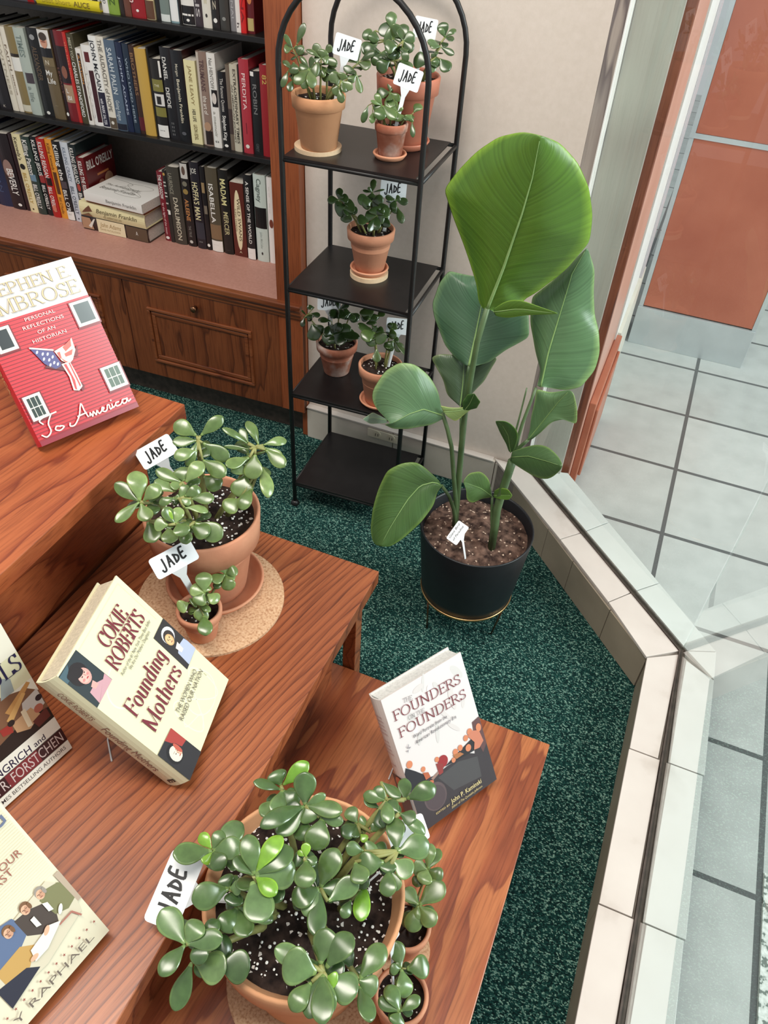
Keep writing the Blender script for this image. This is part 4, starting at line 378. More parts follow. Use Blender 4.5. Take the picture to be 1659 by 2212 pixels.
def tilemat():
    m, nt, b = newmat('mall_floor_tile'); tc = N(nt, 'ShaderNodeTexCoord')
    sp = N(nt, 'ShaderNodeSeparateXYZ'); nt.links.new(tc.outputs['Object'], sp.inputs[0])
    outs = []
    for ax, off, pitch in (('X', 0.193, 0.2975), ('Y', 2.033, 0.3065)):
        s = N(nt, 'ShaderNodeMath', operation='SUBTRACT'); s.inputs[1].default_value = off - 100 * pitch; nt.links.new(sp.outputs[ax], s.inputs[0])
        d = N(nt, 'ShaderNodeMath', operation='DIVIDE'); d.inputs[1].default_value = pitch; nt.links.new(s.outputs[0], d.inputs[0])
        f = N(nt, 'ShaderNodeMath', operation='FRACT'); nt.links.new(d.outputs[0], f.inputs[0])
        fl = N(nt, 'ShaderNodeMath', operation='FLOOR'); nt.links.new(d.outputs[0], fl.inputs[0])
        pp = N(nt, 'ShaderNodeMath', operation='PINGPONG'); pp.inputs[1].default_value = 0.5; nt.links.new(f.outputs[0], pp.inputs[0])
        lt = N(nt, 'ShaderNodeMath', operation='LESS_THAN'); lt.inputs[1].default_value = 0.0195; nt.links.new(pp.outputs[0], lt.inputs[0])
        outs.append((lt, fl))
    mxg = N(nt, 'ShaderNodeMath', operation='MAXIMUM'); nt.links.new(outs[0][0].outputs[0], mxg.inputs[0]); nt.links.new(outs[1][0].outputs[0], mxg.inputs[1])
    cb = N(nt, 'ShaderNodeCombineXYZ'); nt.links.new(outs[0][1].outputs[0], cb.inputs[0]); nt.links.new(outs[1][1].outputs[0], cb.inputs[1])
    wn = N(nt, 'ShaderNodeTexWhiteNoise', noise_dimensions='3D'); nt.links.new(cb.outputs[0], wn.inputs['Vector'])
    no = N(nt, 'ShaderNodeTexNoise'); no.inputs['Scale'].default_value = 14; no.inputs['Detail'].default_value = 7; nt.links.new(tc.outputs['Object'], no.inputs['Vector'])
    r = ramp(nt, [(0.3, (188, 190, 187)), (0.52, (196, 198, 195)), (0.75, (203, 205, 202))]); nt.links.new(no.outputs['Fac'], r.inputs[0])
    r2 = ramp(nt, [(0, (236, 238, 238)), (1, (255, 255, 255))]); nt.links.new(wn.outputs['Value'], r2.inputs[0])
    mm = N(nt, 'ShaderNodeMix', data_type='RGBA', blend_type='MULTIPLY'); mm.inputs[0].default_value = 1; nt.links.new(r.outputs[0], mm.inputs[6]); nt.links.new(r2.outputs[0], mm.inputs[7])
    mx = N(nt, 'ShaderNodeMix', data_type='RGBA'); nt.links.new(mxg.outputs[0], mx.inputs[0]); nt.links.new(mm.outputs[2], mx.inputs[6]); mx.inputs[7].default_value = lin((98, 99, 99))
    nt.links.new(mx.outputs[2], b.inputs['Base Color']); b.inputs['Roughness'].default_value = 0.22
    return m
def carpetmat():
    m, nt, b = newmat('teal_loop_carpet'); tc = N(nt, 'ShaderNodeTexCoord')
    mp = N(nt, 'ShaderNodeMapping'); mp.inputs['Rotation'].default_value = (0, 0, 0.5); mp.inputs['Scale'].default_value = (1.0, 1.5, 1); nt.links.new(tc.outputs['Object'], mp.inputs[0])
    v = N(nt, 'ShaderNodeTexVoronoi'); v.inputs['Scale'].default_value = 330; nt.links.new(mp.outputs[0], v.inputs['Vector'])
    sep = N(nt, 'ShaderNodeSeparateColor'); nt.links.new(v.outputs['Color'], sep.inputs[0])
    no = N(nt, 'ShaderNodeTexNoise'); no.inputs['Scale'].default_value = 150; no.inputs['Detail'].default_value = 3; nt.links.new(tc.outputs['Object'], no.inputs['Vector'])
    ad = N(nt, 'ShaderNodeMath', operation='ADD'); nt.links.new(sep.outputs[0], ad.inputs[0]); nt.links.new(no.outputs['Fac'], ad.inputs[1])
    r = ramp(nt, [(0.35, (10, 34, 34)), (0.65, (18, 56, 53)), (0.82, (30, 76, 70)), (0.92, (92, 134, 122)), (1.0, (136, 172, 156))])
    hf = N(nt, 'ShaderNodeMath', operation='MULTIPLY'); hf.inputs[1].default_value = 0.68; nt.links.new(ad.outputs[0], hf.inputs[0]); nt.links.new(hf.outputs[0], r.inputs[0])
    nt.links.new(r.outputs[0], b.inputs['Base Color']); b.inputs['Roughness'].default_value = 0.95; b.inputs['Specular IOR Level'].default_value = 0.15
    bp = N(nt, 'ShaderNodeBump'); bp.inputs['Strength'].default_value = 0.9; bp.inputs['Distance'].default_value = 0.003; nt.links.new(v.outputs['Distance'], bp.inputs['Height']); bp.invert = True
    nt.links.new(bp.outputs[0], b.inputs['Normal'])
    return m
def glassmat():
    m = bpy.data.materials.new('shop_glass'); m.use_nodes = True; nt = m.node_tree
    for n in list(nt.nodes): nt.nodes.remove(n)
    out = N(nt, 'ShaderNodeOutputMaterial'); tr = N(nt, 'ShaderNodeBsdfTransparent'); tr.inputs[0].default_value = (0.93, 0.965, 0.95, 1)
    gl = N(nt, 'ShaderNodeBsdfGlossy'); gl.inputs['Roughness'].default_value = 0.0; gl.inputs[0].default_value = (1, 1, 1, 1)
    fr = N(nt, 'ShaderNodeFresnel'); fr.inputs[0].default_value = 1.45; mx = N(nt, 'ShaderNodeMixShader')
    ge = N(nt, 'ShaderNodeNewGeometry'); iv = N(nt, 'ShaderNodeMath', operation='SUBTRACT'); iv.inputs[0].default_value = 1.0; nt.links.new(ge.outputs['Backfacing'], iv.inputs[1])
    fm = N(nt, 'ShaderNodeMath', operation='MULTIPLY'); nt.links.new(fr.outputs[0], fm.inputs[0]); nt.links.new(iv.outputs[0], fm.inputs[1])
    nt.links.new(fm.outputs[0], mx.inputs[0]); nt.links.new(tr.outputs[0], mx.inputs[1]); nt.links.new(gl.outputs[0], mx.inputs[2]); nt.links.new(mx.outputs[0], out.inputs[0])
    return m
M_glass = glassmat()
def plainglass():
    m = M_glass.copy(); m.name = 'glass_edge'; return m
M_terr = mottled('terrazzo', (190, 196, 190), (236, 238, 234), 110, 0.3, detail=2, stops=[(0.40, (120, 128, 122)), (0.46, (206, 210, 204)), (0.7, (238, 240, 236))])

def struct(name, mb, mat, **k): return mb.build(name, mat, kind='structure', **k)
# ------------------------------------------------------------------ floors and shell
CI = [(-0.300, 1.700), (0.199, 1.180), (0.203, -0.8)]           # curb inner edge
CG = [(-0.198, 1.700), (0.2714, 1.2326), (0.266, -0.8)]         # glazing line
CO = [(-0.095, 1.7275), (0.341, 1.2614), (0.348, -0.8)]         # curb outer edge
mb = MB(); mb.face([(-3.6, -1.0, 0), (0.26, -1.0, 0), (0.26, 1.2, 0), (-0.22, 1.75, 0), (-3.6, 1.75, 0)]); struct('floor', mb, carpetmat())
mb = MB(); mb.face([(0.26, -1.0, 0), (3.2, -1.0, 0), (3.2, 6.5, 0), (-0.6, 6.5, 0), (-0.6, 1.75, 0), (-0.22, 1.75, 0), (0.26, 1.2, 0)]); struct('floor_mall', mb, tilemat())
mb = MB(); mb.box((0.4975, -1.0, 0.0002), (2.2, 0.86, 0.003)); struct('floor_mall_terrazzo', mb, M_terr)

def lerp(a, b, t): return (a[0] + (b[0] - a[0]) * t, a[1] + (b[1] - a[1]) * t)
core = MB(); core.prism([lerp(CI[0], CO[0], .02), (0.206, 1.186), (0.21, -0.8), (0.34, -0.8), (0.334, 1.256), (-0.099, 1.722)], 0.0, 0.104)
curb = struct('trim_1', core, M_grout)
def slab(poly, z0, z1, mat, g=0.0012, parent=curb, name='tile'):
    cx = sum(p[0] for p in poly) / len(poly); cy = sum(p[1] for p in poly) / len(poly)
    q = []
    for i, p in enumerate(poly):
        a = Vector(poly[i - 1]); b = Vector(p); c = Vector(poly[(i + 1) % len(poly)])
        d = (a - b).normalized() + (c - b).normalized(); q.append(tuple(b + d * g))
    m = MB(); m.prism(q, z0, z1); return m.build(name, mat, parent, bevel=0.0009)
# joints along the 45 degree run (points on inner edge / glazing / outer edge)
ji = [CI[0], (-0.0566, 1.459), (0.0937, 1.303), CI[1]]
jg = [CG[0], (-0.0080, 1.511), (0.1425, 1.361), CG[1]]
jo = [CO[0], (0.0458, 1.577), (0.1960, 1.4165), CO[1]]
for k in range(3):
    slab([ji[k], ji[k + 1], lerp(jg[k + 1], ji[k + 1], .09), lerp(jg[k], ji[k], .09)], 0.1035, 0.111, M_marble)
    slab([lerp(jg[k], jo[k], .10), lerp(jg[k + 1], jo[k + 1], .10), jo[k + 1], jo[k]], 0.1035, 0.111, M_marble2)
slab([lerp(jg[3], jo[3], .12), jo[3], (0.343, 1.18)], 0.1035, 0.111, M_marble2)
ys = [1.18, 0.942, 0.627, 0.31, -0.005, -0.32, -0.8]
for k in range(6):
    a, b2 = ys[k], ys[k + 1]
    slab([(0.200, a), (0.201, b2), (0.258, b2), (0.262 if k else 0.2655, a + (.0 if k else .04))], 0.1035, 0.111, M_marble)
    slab([(0.280, a + (.0 if k else .03)), (0.276, b2), (0.346, b2), (0.343, a)], 0.1035, 0.111, M_marble2)
# inner upright tiles of the curb
def upright(p, q, mat, n=(0, 0)):
    p = Vector((*p, 0)); q = Vector((*q, 0)); d = (q - p).normalized(); nn = Vector((d.y, -d.x, 0)) * 0.007
    p = p + d * .0012; q = q - d * .0012
    m = MB(); m.prism([(p.x, p.y), (q.x, q.y), (q.x + nn.x, q.y + nn.y), (p.x + nn.x, p.y + nn.y)], 0.0005, 0.1032)
    return m.build('tile', mat, curb, bevel=0.0006)
M_up = mottled('curb_riser_stone', (148, 136, 118), (162, 149, 130), 10, 0.5)
up = [CI[0], (-0.0945, 1.486), (-0.0135, 1.4005), (0.0937, 1.289), CI[1]]
up = [lerp(CI[0], CI[1], t) for t in (0, .41, .575, .80, 1)]
for a, b2 in zip(up, up[1:]):
    upright((b2[0] + .003, b2[1] + .003), (a[0] + .003, a[1] + .003), M_up)
for k in range(6): upright((0.2035, ys[k + 1]), (0.2035, ys[k]), M_up)
# glazing channel and gaskets
def along(path, off0, off1, z0, z1, name, mat, parent=None):
    m = MB()
    n0 = Vector((0.47, 0.4674)).normalized(); n0 = Vector((0.7053, 0.7089)); n1 = Vector((1, 0.0))
    a, b2, c = [Vector(p) for p in path]
    mid = (n0 + n1).normalized() / (n0 + n1).normalized().dot(n1)
    def pt(p, n, o): return (p.x + n.x * o, p.y + n.y * o)
    m.prism([pt(a, n0, off0), pt(b2, mid, off0), pt(b2, mid, off1), pt(a, n0, off1)], z0, z1)
    m.prism([pt(b2, mid, off0), pt(c, n1, off0), pt(c, n1, off1), pt(b2, mid, off1)], z0, z1)
    return m.build(name, mat, parent, kind='structure' if parent is None else None)
ch = along(CG, -0.0085, 0.0085, 0.104, 0.1085, 'trim_2', M_gasket)
along(CG, -0.0085, -0.0055, 0.1085, 0.1135, 'seal', M_gasket, ch)
along(CG, 0.0052, 0.0085, 0.1085, 0.1125, 'seal', M_alu, ch)
# two panes meeting at the corner
def pane(p, q, n, name):
    m = MB(); p = Vector(p); q = Vector(q); n = Vector(n)
    m.prism([(p.x - n.x * .004, p.y - n.y * .004), (q.x - n.x * .004, q.y - n.y * .004), (q.x + n.x * .004, q.y + n.y * .004), (p.x + n.x * .004, p.y + n.y * .004)], 0.109, 2.6)
    return m.build(name, M_glass, kind='structure')
pane(CG[0], lerp(CG[1], CG[0], .004), (0.7053, 0.7089), 'window_1')
pane(lerp(CG[1], CG[2], .002), CG[2], (1, 0), 'window_2')
# back wall with stone baseboard, pier outside the glass
mb = MB(); mb.box((-0.8765, 1.705, 0.0), (-0.236, 1.85, 2.6)); struct('wall_back', mb, M_wall)
M_vein = wood('veined_marble', (196, 190, 180), (170, 164, 158), (128, 122, 122), 'Z', ring=3, rough=0.4, stretch=0.12, amount=0.3, coat=0.1, seed=1.7)
mb = MB(); mb.box((-0.2355, 1.7045, 0.112), (-0.2005, 1.85, 2.6)); struct('trim_6', mb, M_vein)
mb = MB()
bb = None
for k, (x0, x1) in enumerate(((-0.876, -0.6), (-0.598, -0.293), (-0.291, -0.21))):
    mb.box((x0, 1.688, 0.0), (x1, 1.7048, 0.108 if k < 2 else 0.1035))
struct('baseboard_back', mb, M_base, bevel=0.0012)
mb = MB(); mb.box((-0.876, 1.684, 0.1082), (-0.30, 1.7045, 0.1115)); struct('trim_3', mb, M_marble)
mb = MB(); mb.box((-0.2085, 1.698, 0.111), (-0.2012, 1.7048, 2.6)); mb.box((-0.2085, 1.6915, 0.111), (-0.206, 1.698, 2.6)); struct('trim_4', mb, M_white)
mb = MB(); mb.box((-0.2, 1.712, 0.0), (-0.115, 1.90, 2.6)); struct('wall_pier', mb, wood('pier_marble', (200, 198, 188), (192, 190, 180), (160, 162, 160), 'Z', ring=3, rough=0.4, stretch=0.08, amount=0.2, coat=0.1, seed=4.2))
# stained post and moulded plinth of the mall front beyond the glass
post = empty('door_post', (-0.1, 1.78, 0), label='reddish brown wooden door post standing behind the glass at the end of the tiled ledge', cat='post')
post.location = (0, 0, 0)
mb = MB(); mb.box((-0.119, 1.742, 0.0), (-0.0945, 1.757, 2.6)); mb.build('post_board', M_post, post, bevel=0.002)
mb = MB(); mb.box((-0.119, 1.7575, 0.0), (-0.0935, 2.16, 2.6)); mb.build('jamb_side', mottled('salmon_jamb', (196, 142, 122), (208, 156, 138), 6, 0.35), post, bevel=0.002)
mb = MB(); mb.box((-0.0933, 1.80, 0.02), (-0.074, 2.20, 0.30)); mb.box((-0.0745, 1.82, 0.04), (-0.066, 2.16, 0.27)); mb.build('moulded_plinth', mottled('plinth_wood', (172, 100, 74), (186, 114, 88), 12, 0.35), post, bevel=0.003)
mb = MB(); mb.box((-0.30, 2.165, 0.0), (-0.0895, 2.9, 2.6)); struct('wall_side', mb, M_white)
mb = MB(); mb.box((-0.0893, 2.21, 0.0), (-0.079, 2.72, 0.30)); struct('baseboard_side', mb, mottled('cream_base', (214, 208, 194), (224, 219, 206), 10, 0.4))
mb = MB(); mb.box((-0.089, 2.62, 0.3005), (-0.082, 2.72, 2.6)); struct('trim_5', mb, mottled('lilac_metal', (196, 186, 190), (206, 196, 200), 8, 0.4))
# panelled pillar
pil = empty('panelled_pillar', (0, 0, 0), label='red-brown wood panelled pillar with a silver kick plate, out on the grey tiled floor', cat='pillar')
mb = MB(); mb.box((-0.066, 2.76, 0.0), (0.338, 3.6, 2.6)); mb.build('core', M_alu, pil)
mb = MB(); mb.box((-0.052, 2.745, 0.15), (0.325, 2.759, 0.718)); mb.build('panel', M_panel, pil, bevel=0.001)
mb = MB(); mb.box((-0.052, 2.745, 0.734), (0.325, 2.759, 2.55)); mb.build('panel', M_panel, pil, bevel=0.001)
mb = MB(); mb.box((-0.068, 2.742, 0.7185), (0.326, 2.76, 0.7335)); mb.build('joint_strip', M_steel, pil)
mb = MB(); mb.box((-0.069, 2.7365, 0.0), (0.3385, 2.76, 0.145)); mb.build('kick_plate', M_steel, pil, bevel=0.001)
mb = MB(); mb.box((0.3252, 2.744, 0.1455), (0.339, 2.762, 2.6)); mb.build('corner_strip', M_steel, pil)
mb = MB(); mb.box((-0.067, 2.744, 0.1455), (-0.0525, 2.762, 2.6)); mb.build('corner_strip', M_steel, pil)
# power outlet on the baseboard
out = empty('power_outlet', (-0.625, 1.6835, 0.087), label='cream double power outlet low on the stone baseboard behind the black plant rack', cat='outlet')
mb = MB(); mb.box((-0.052, -0.0, -0.0145), (0.052, 0.0045, 0.0145), (214, 206, 184)); mb.build('cover_plate', M_ink, out, bevel=0.001)
for sx in (-0.022, 0.022):
    mb = MB(); mb.tube([(sx, -0.0002, 0), (sx, -0.0016, 0)], 0.0125, 16, col=(204, 196, 172)); mb.box((sx - .005, -0.0022, -0.005), (sx - .0035, -0.0014, 0.004), (30, 28, 26)); mb.box((sx + .003, -0.0022, -0.005), (sx + .0045, -0.0014, 0.004), (30, 28, 26)); mb.build('socket', M_ink, out)

# ------------------------------------------------------------------ stepped display benches
def bench(name, label, x1, y1, z, depth_x, len_y, mat, apron):
    e = empty(name, (x1, y1, 0), label=label, cat='display bench', group='nested oak display benches')
    th = 0.030
    m = MB(); m.box((-depth_x, -len_y, z - th), (0, 0, z)); m.build('bench_top', mat, e, bevel=0.0015)
    for lx in ((-0.048 if not apron or apron[1] < 0.1 else -0.135), -depth_x + 0.03):
        for ly in (-0.044, -len_y + 0.03):
            m = MB(); m.box((lx, ly, 0), (lx + 0.026, ly + 0.028, z - th)); m.build('leg', mat, e, bevel=0.001)
    if apron:
        m = MB(); m.box((apron[0] - 0.018, -len_y + 0.06, apron[1]), (apron[0], apron[2], z - th - 0.0002)); m.build('front_panel', mat, e)
        m = MB(); m.box((-depth_x + .03, -0.045, z - th - 0.09), (-0.06, -0.032, z - th)); m.build('apron_rail', mat, e)
    return e
bench('display_bench', 'lowest oak display bench, carrying the thick grey-white book and the biggest jade pot', 0.0526, 0.8313, 0.193, 0.47, 1.35, M_red2, None)
bench('display_bench', 'middle oak display bench, carrying the cream book with three portraits', -0.3195, 0.879, 0.441, 0.447, 1.6, M_red, (-0.050, 0.0, -0.090))
bench('display_bench', 'highest oak display bench, carrying the red book with the white windows', -0.6774, 0.8673, 0.695, 0.62, 1.6, M_red3, (-0.099, 0.30, -0.01))

# ------------------------------------------------------------------ bookcase
YW = 0.045
BC = empty('bookcase', (-0.877, 1.673, 0), label='built-in brown oak bookcase with pink counter and black shelves behind the display benches', cat='bookcase')
BC.rotation_euler = (0, 0, YW)
def bpart(name, boxes, mat, bevel=0.001, parent=None, label=None):
    m = MB()
    for a, b2 in boxes: m.box(a, b2)
    return m.build(name, mat, parent or BC, bevel=bevel, label=label)
bpart('side_panel', [((-0.073, 0.0, 0.095), (0.0, 0.02, 2.5)), ((-0.073, 0.02, 0.095), (-0.058, 0.45, 2.5))], M_stile)
bpart('side_panel', [((-0.016, 0.02, 0.0), (0.0, 0.45, 2.5))], M_stile)
bpart('back_panel', [((-2.5, 0.43, 0.40), (-0.058, 0.45, 2.5))], mottled('back_laminate', (118, 108, 98), (128, 118, 108), 120, 0.7), bevel=0)
bpart('counter', [((-2.5, 0.004, 0.418), (-0.0735, 0.43, 0.447))], M_counter)
bpart('counter_moulding', [((-2.5, -0.016, 0.430), (0.0, 0.004, 0.4465)), ((-2.5, -0.011, 0.416), (0.0, 0.004, 0.430)), ((-2.5, -0.005, 0.402), (0.0, 0.004, 0.416))], M_cabx, 0.003)
for z in (0.742, 1.018, 1.30):
    bpart('shelf', [((-2.5, 0.17, z - 0.013), (-0.0735, 0.43, z))], M_black)
bpart('toe_kick', [((-2.5, 0.045, 0.0), (-0.016, 0.06, 0.11))], M_gasket, 0)
bpart('face_frame', [((-2.5, 0.002, 0.096), (-0.069, 0.02, 0.11)), ((-0.069, 0.001, 0.096), (-0.0, 0.02, 0.402))], M_cab)
def drawer(x0, x1):
    d = bpart('drawer_front', [((x0, -0.002, 0.098), (x1, 0.018, 0.401))], M_cab, 0.001)
    mx0, mx1, z0, z1 = x0 + 0.070, x1 - 0.085, 0.152, 0.333
    m = MB()
    for t, pr_ in ((0, 0.007), (0.012, 0.0035)):
        a0, a1, c0, c1 = mx0 + t, mx1 - t, z0 + t, z1 - t; wd = 0.009 if t == 0 else 0.012
        for (p, q) in (((a0, c0), (a1, c0 + wd)), ((a0, c1 - wd), (a1, c1)), ((a0, c0 + wd), (a0 + wd, c1 - wd)), ((a1 - wd, c0 + wd), (a1, c1 - wd))):
            m.box((p[0], -0.002 - pr_, p[1]), (q[0], -0.0015, q[1]))
    m.build('panel_moulding', M_cabx, d, bevel=0.002)
    k = MB(); kx = (x0 + x1) / 2 - 0.012
    k.lathe([(0, 0), (0.006, 0), (0.005, 0.006), (0.0095, 0.012), (0.0085, 0.017), (0, 0.0185)], 20)
    k.build('knob', M_knob, d, M=Matrix.Translation((kx, -0.002, 0.366)) @ Matrix.Rotation(math.pi / 2, 4, 'X'), label='small round bronze knob')
    return d
drawer(-0.562, -0.071); drawer(-1.056, -0.566); drawer(-1.56, -1.06); drawer(-2.06, -1.564)

# ------------------------------------------------------------------ books
BCM = Matrix.Translation((-0.877, 1.673, 0)) @ Matrix.Rotation(YW, 4, 'Z')
def make_book(M, w, d, h, col, label, group=None, hard=True, paper=(214, 208, 196), spine=None, cover=None, mat=None, cover_col=None, name='book', top=None, back_col=None):
    """local axes: x thickness (front cover at x=w), y from spine to fore-edge, z height"""
    e = empty(name, mat=M, label=label, cat='book', group=group)
    mat = mat or M_ink; t = 0.0024 if hard else 0.0006; ov = 0.003 if hard else 0.0
    cc = cover_col or col
    m = MB()
    m.box((0, 0.0, 0), (t, d, h), back_col or cc); m.box((w - t, 0.0, 0), (w, d, h), cc)
    # rounded spine
    n = 6; bulge = min(0.004, w * 0.12) if hard else 0.0006
    ring = [(w * i / n, -bulge * math.sin(math.pi * i / n)) for i in range(n + 1)]
    inner = [(t + (w - 2 * t) * i / n, t * .8 - bulge * math.sin(math.pi * i / n)) for i in range(n + 1)]
    for (a, b2, c, d2) in zip(ring, ring[1:], inner, inner[1:]):
        m.face([(a[0], a[1], 0), (b2[0], b2[1], 0), (b2[0], b2[1], h), (a[0], a[1], h)], col, True)
        m.face([(a[0], a[1], h), (b2[0], b2[1], h), (d2[0], d2[1], h), (c[0], c[1], h)], col)
        m.face([(a[0], a[1], 0), (c[0], c[1], 0), (d2[0], d2[1], 0), (b2[0], b2[1], 0)], col)
        m.face([(c[0], c[1], 0), (c[0], c[1], h), (d2[0], d2[1], h), (d2[0], d2[1], 0)], (225, 222, 214))
    if spine or cover:
        pass
    m.build('cover', mat, e)
    p = MB(); p.box((t + .0002, 0.003, ov), (w - t - .0002, d - ov, h - ov), paper); p.build('pages', M_page, e)
    if spine or cover:
        if spine and spine is not None:
            m = MB(); s = Print(m, (0, -bulge - 0.0001, 0), (w, 0, 0), (0, 0, h), (0, -1, 0))
            spine(s, w, h, bulge); m.build('spine_print', mat, e)
        if cover:
            m = MB(); c = Print(m, (w + 0.00005, 0, 0), (0, d, 0), (0, 0, h), (1, 0, 0)); cover(c, d, h); m.build('cover_print', mat, e)
    return e
W_, K_, GD = (236, 234, 228), (22, 20, 20), (190, 160, 90)
def sp(*items):
    """spine decoration: ('t', text, top, bottom, size, colour[, across]) or ('b', top, bottom, colour[, a0, a1]) or ('o', centre, ra, rb, colour)"""
    def f(s, w, h, bulge):
        for it in items:
            if it[0] == 'b':
                a0, a1 = (it[4], it[5]) if len(it) > 4 else (0.02, 0.98)
                # keep near the rounded surface: split in strips following it
                n = 4; s.k += 1
                for i in range(n):
                    x0 = a0 + (a1 - a0) * i / n; x1 = a0 + (a1 - a0) * (i + 1) / n
                    o0 = bulge * (1 - math.sin(math.pi * x0)); o1 = bulge * (1 - math.sin(math.pi * x1))
                    q = [s.P(x0, it[2]) - s.n * o0, s.P(x1, it[2]) - s.n * o1, s.P(x1, it[1]) - s.n * o1, s.P(x0, it[1]) - s.n * o0]
                    s.mb.face(q, it[3])
            elif it[0] == 't':
                ac = it[6] if len(it) > 6 else 0.5; sz = it[4]
                s.text(it[1], ac - sz / 2, it[2], ac - sz / 2, it[3], sz * w, it[5], offset=0.012)
            elif it[0] == 'h':   # horizontal short text
                s.text(it[1], it[3], it[2], it[4], it[2], it[5] * h, it[6], offset=0.01)
            elif it[0] == 'o':
                s.disc(it[5] if len(it) > 5 else 0.5, it[1], it[2], it[3], it[4])
    return f
def shelf_row(rows, z, dy, depth, group):
    for r in rows:
        x0, x1, h, col, label, deco = r[:6]; kw = r[6] if len(r) > 6 else {}
        dp = kw.pop('d', depth + random.uniform(-.008, .008)); off = kw.pop('off', random.uniform(-.002, .003))
        make_book(BCM @ Matrix.Translation((x0 + .0004, dy + off, z)), x1 - x0 - .0008, dp, h, col, label, group, spine=sp(*deco) if deco else None, **kw)
NAVY, MUST = (34, 46, 74), (196, 156, 66)
G2 = 'books standing on the middle black shelf'
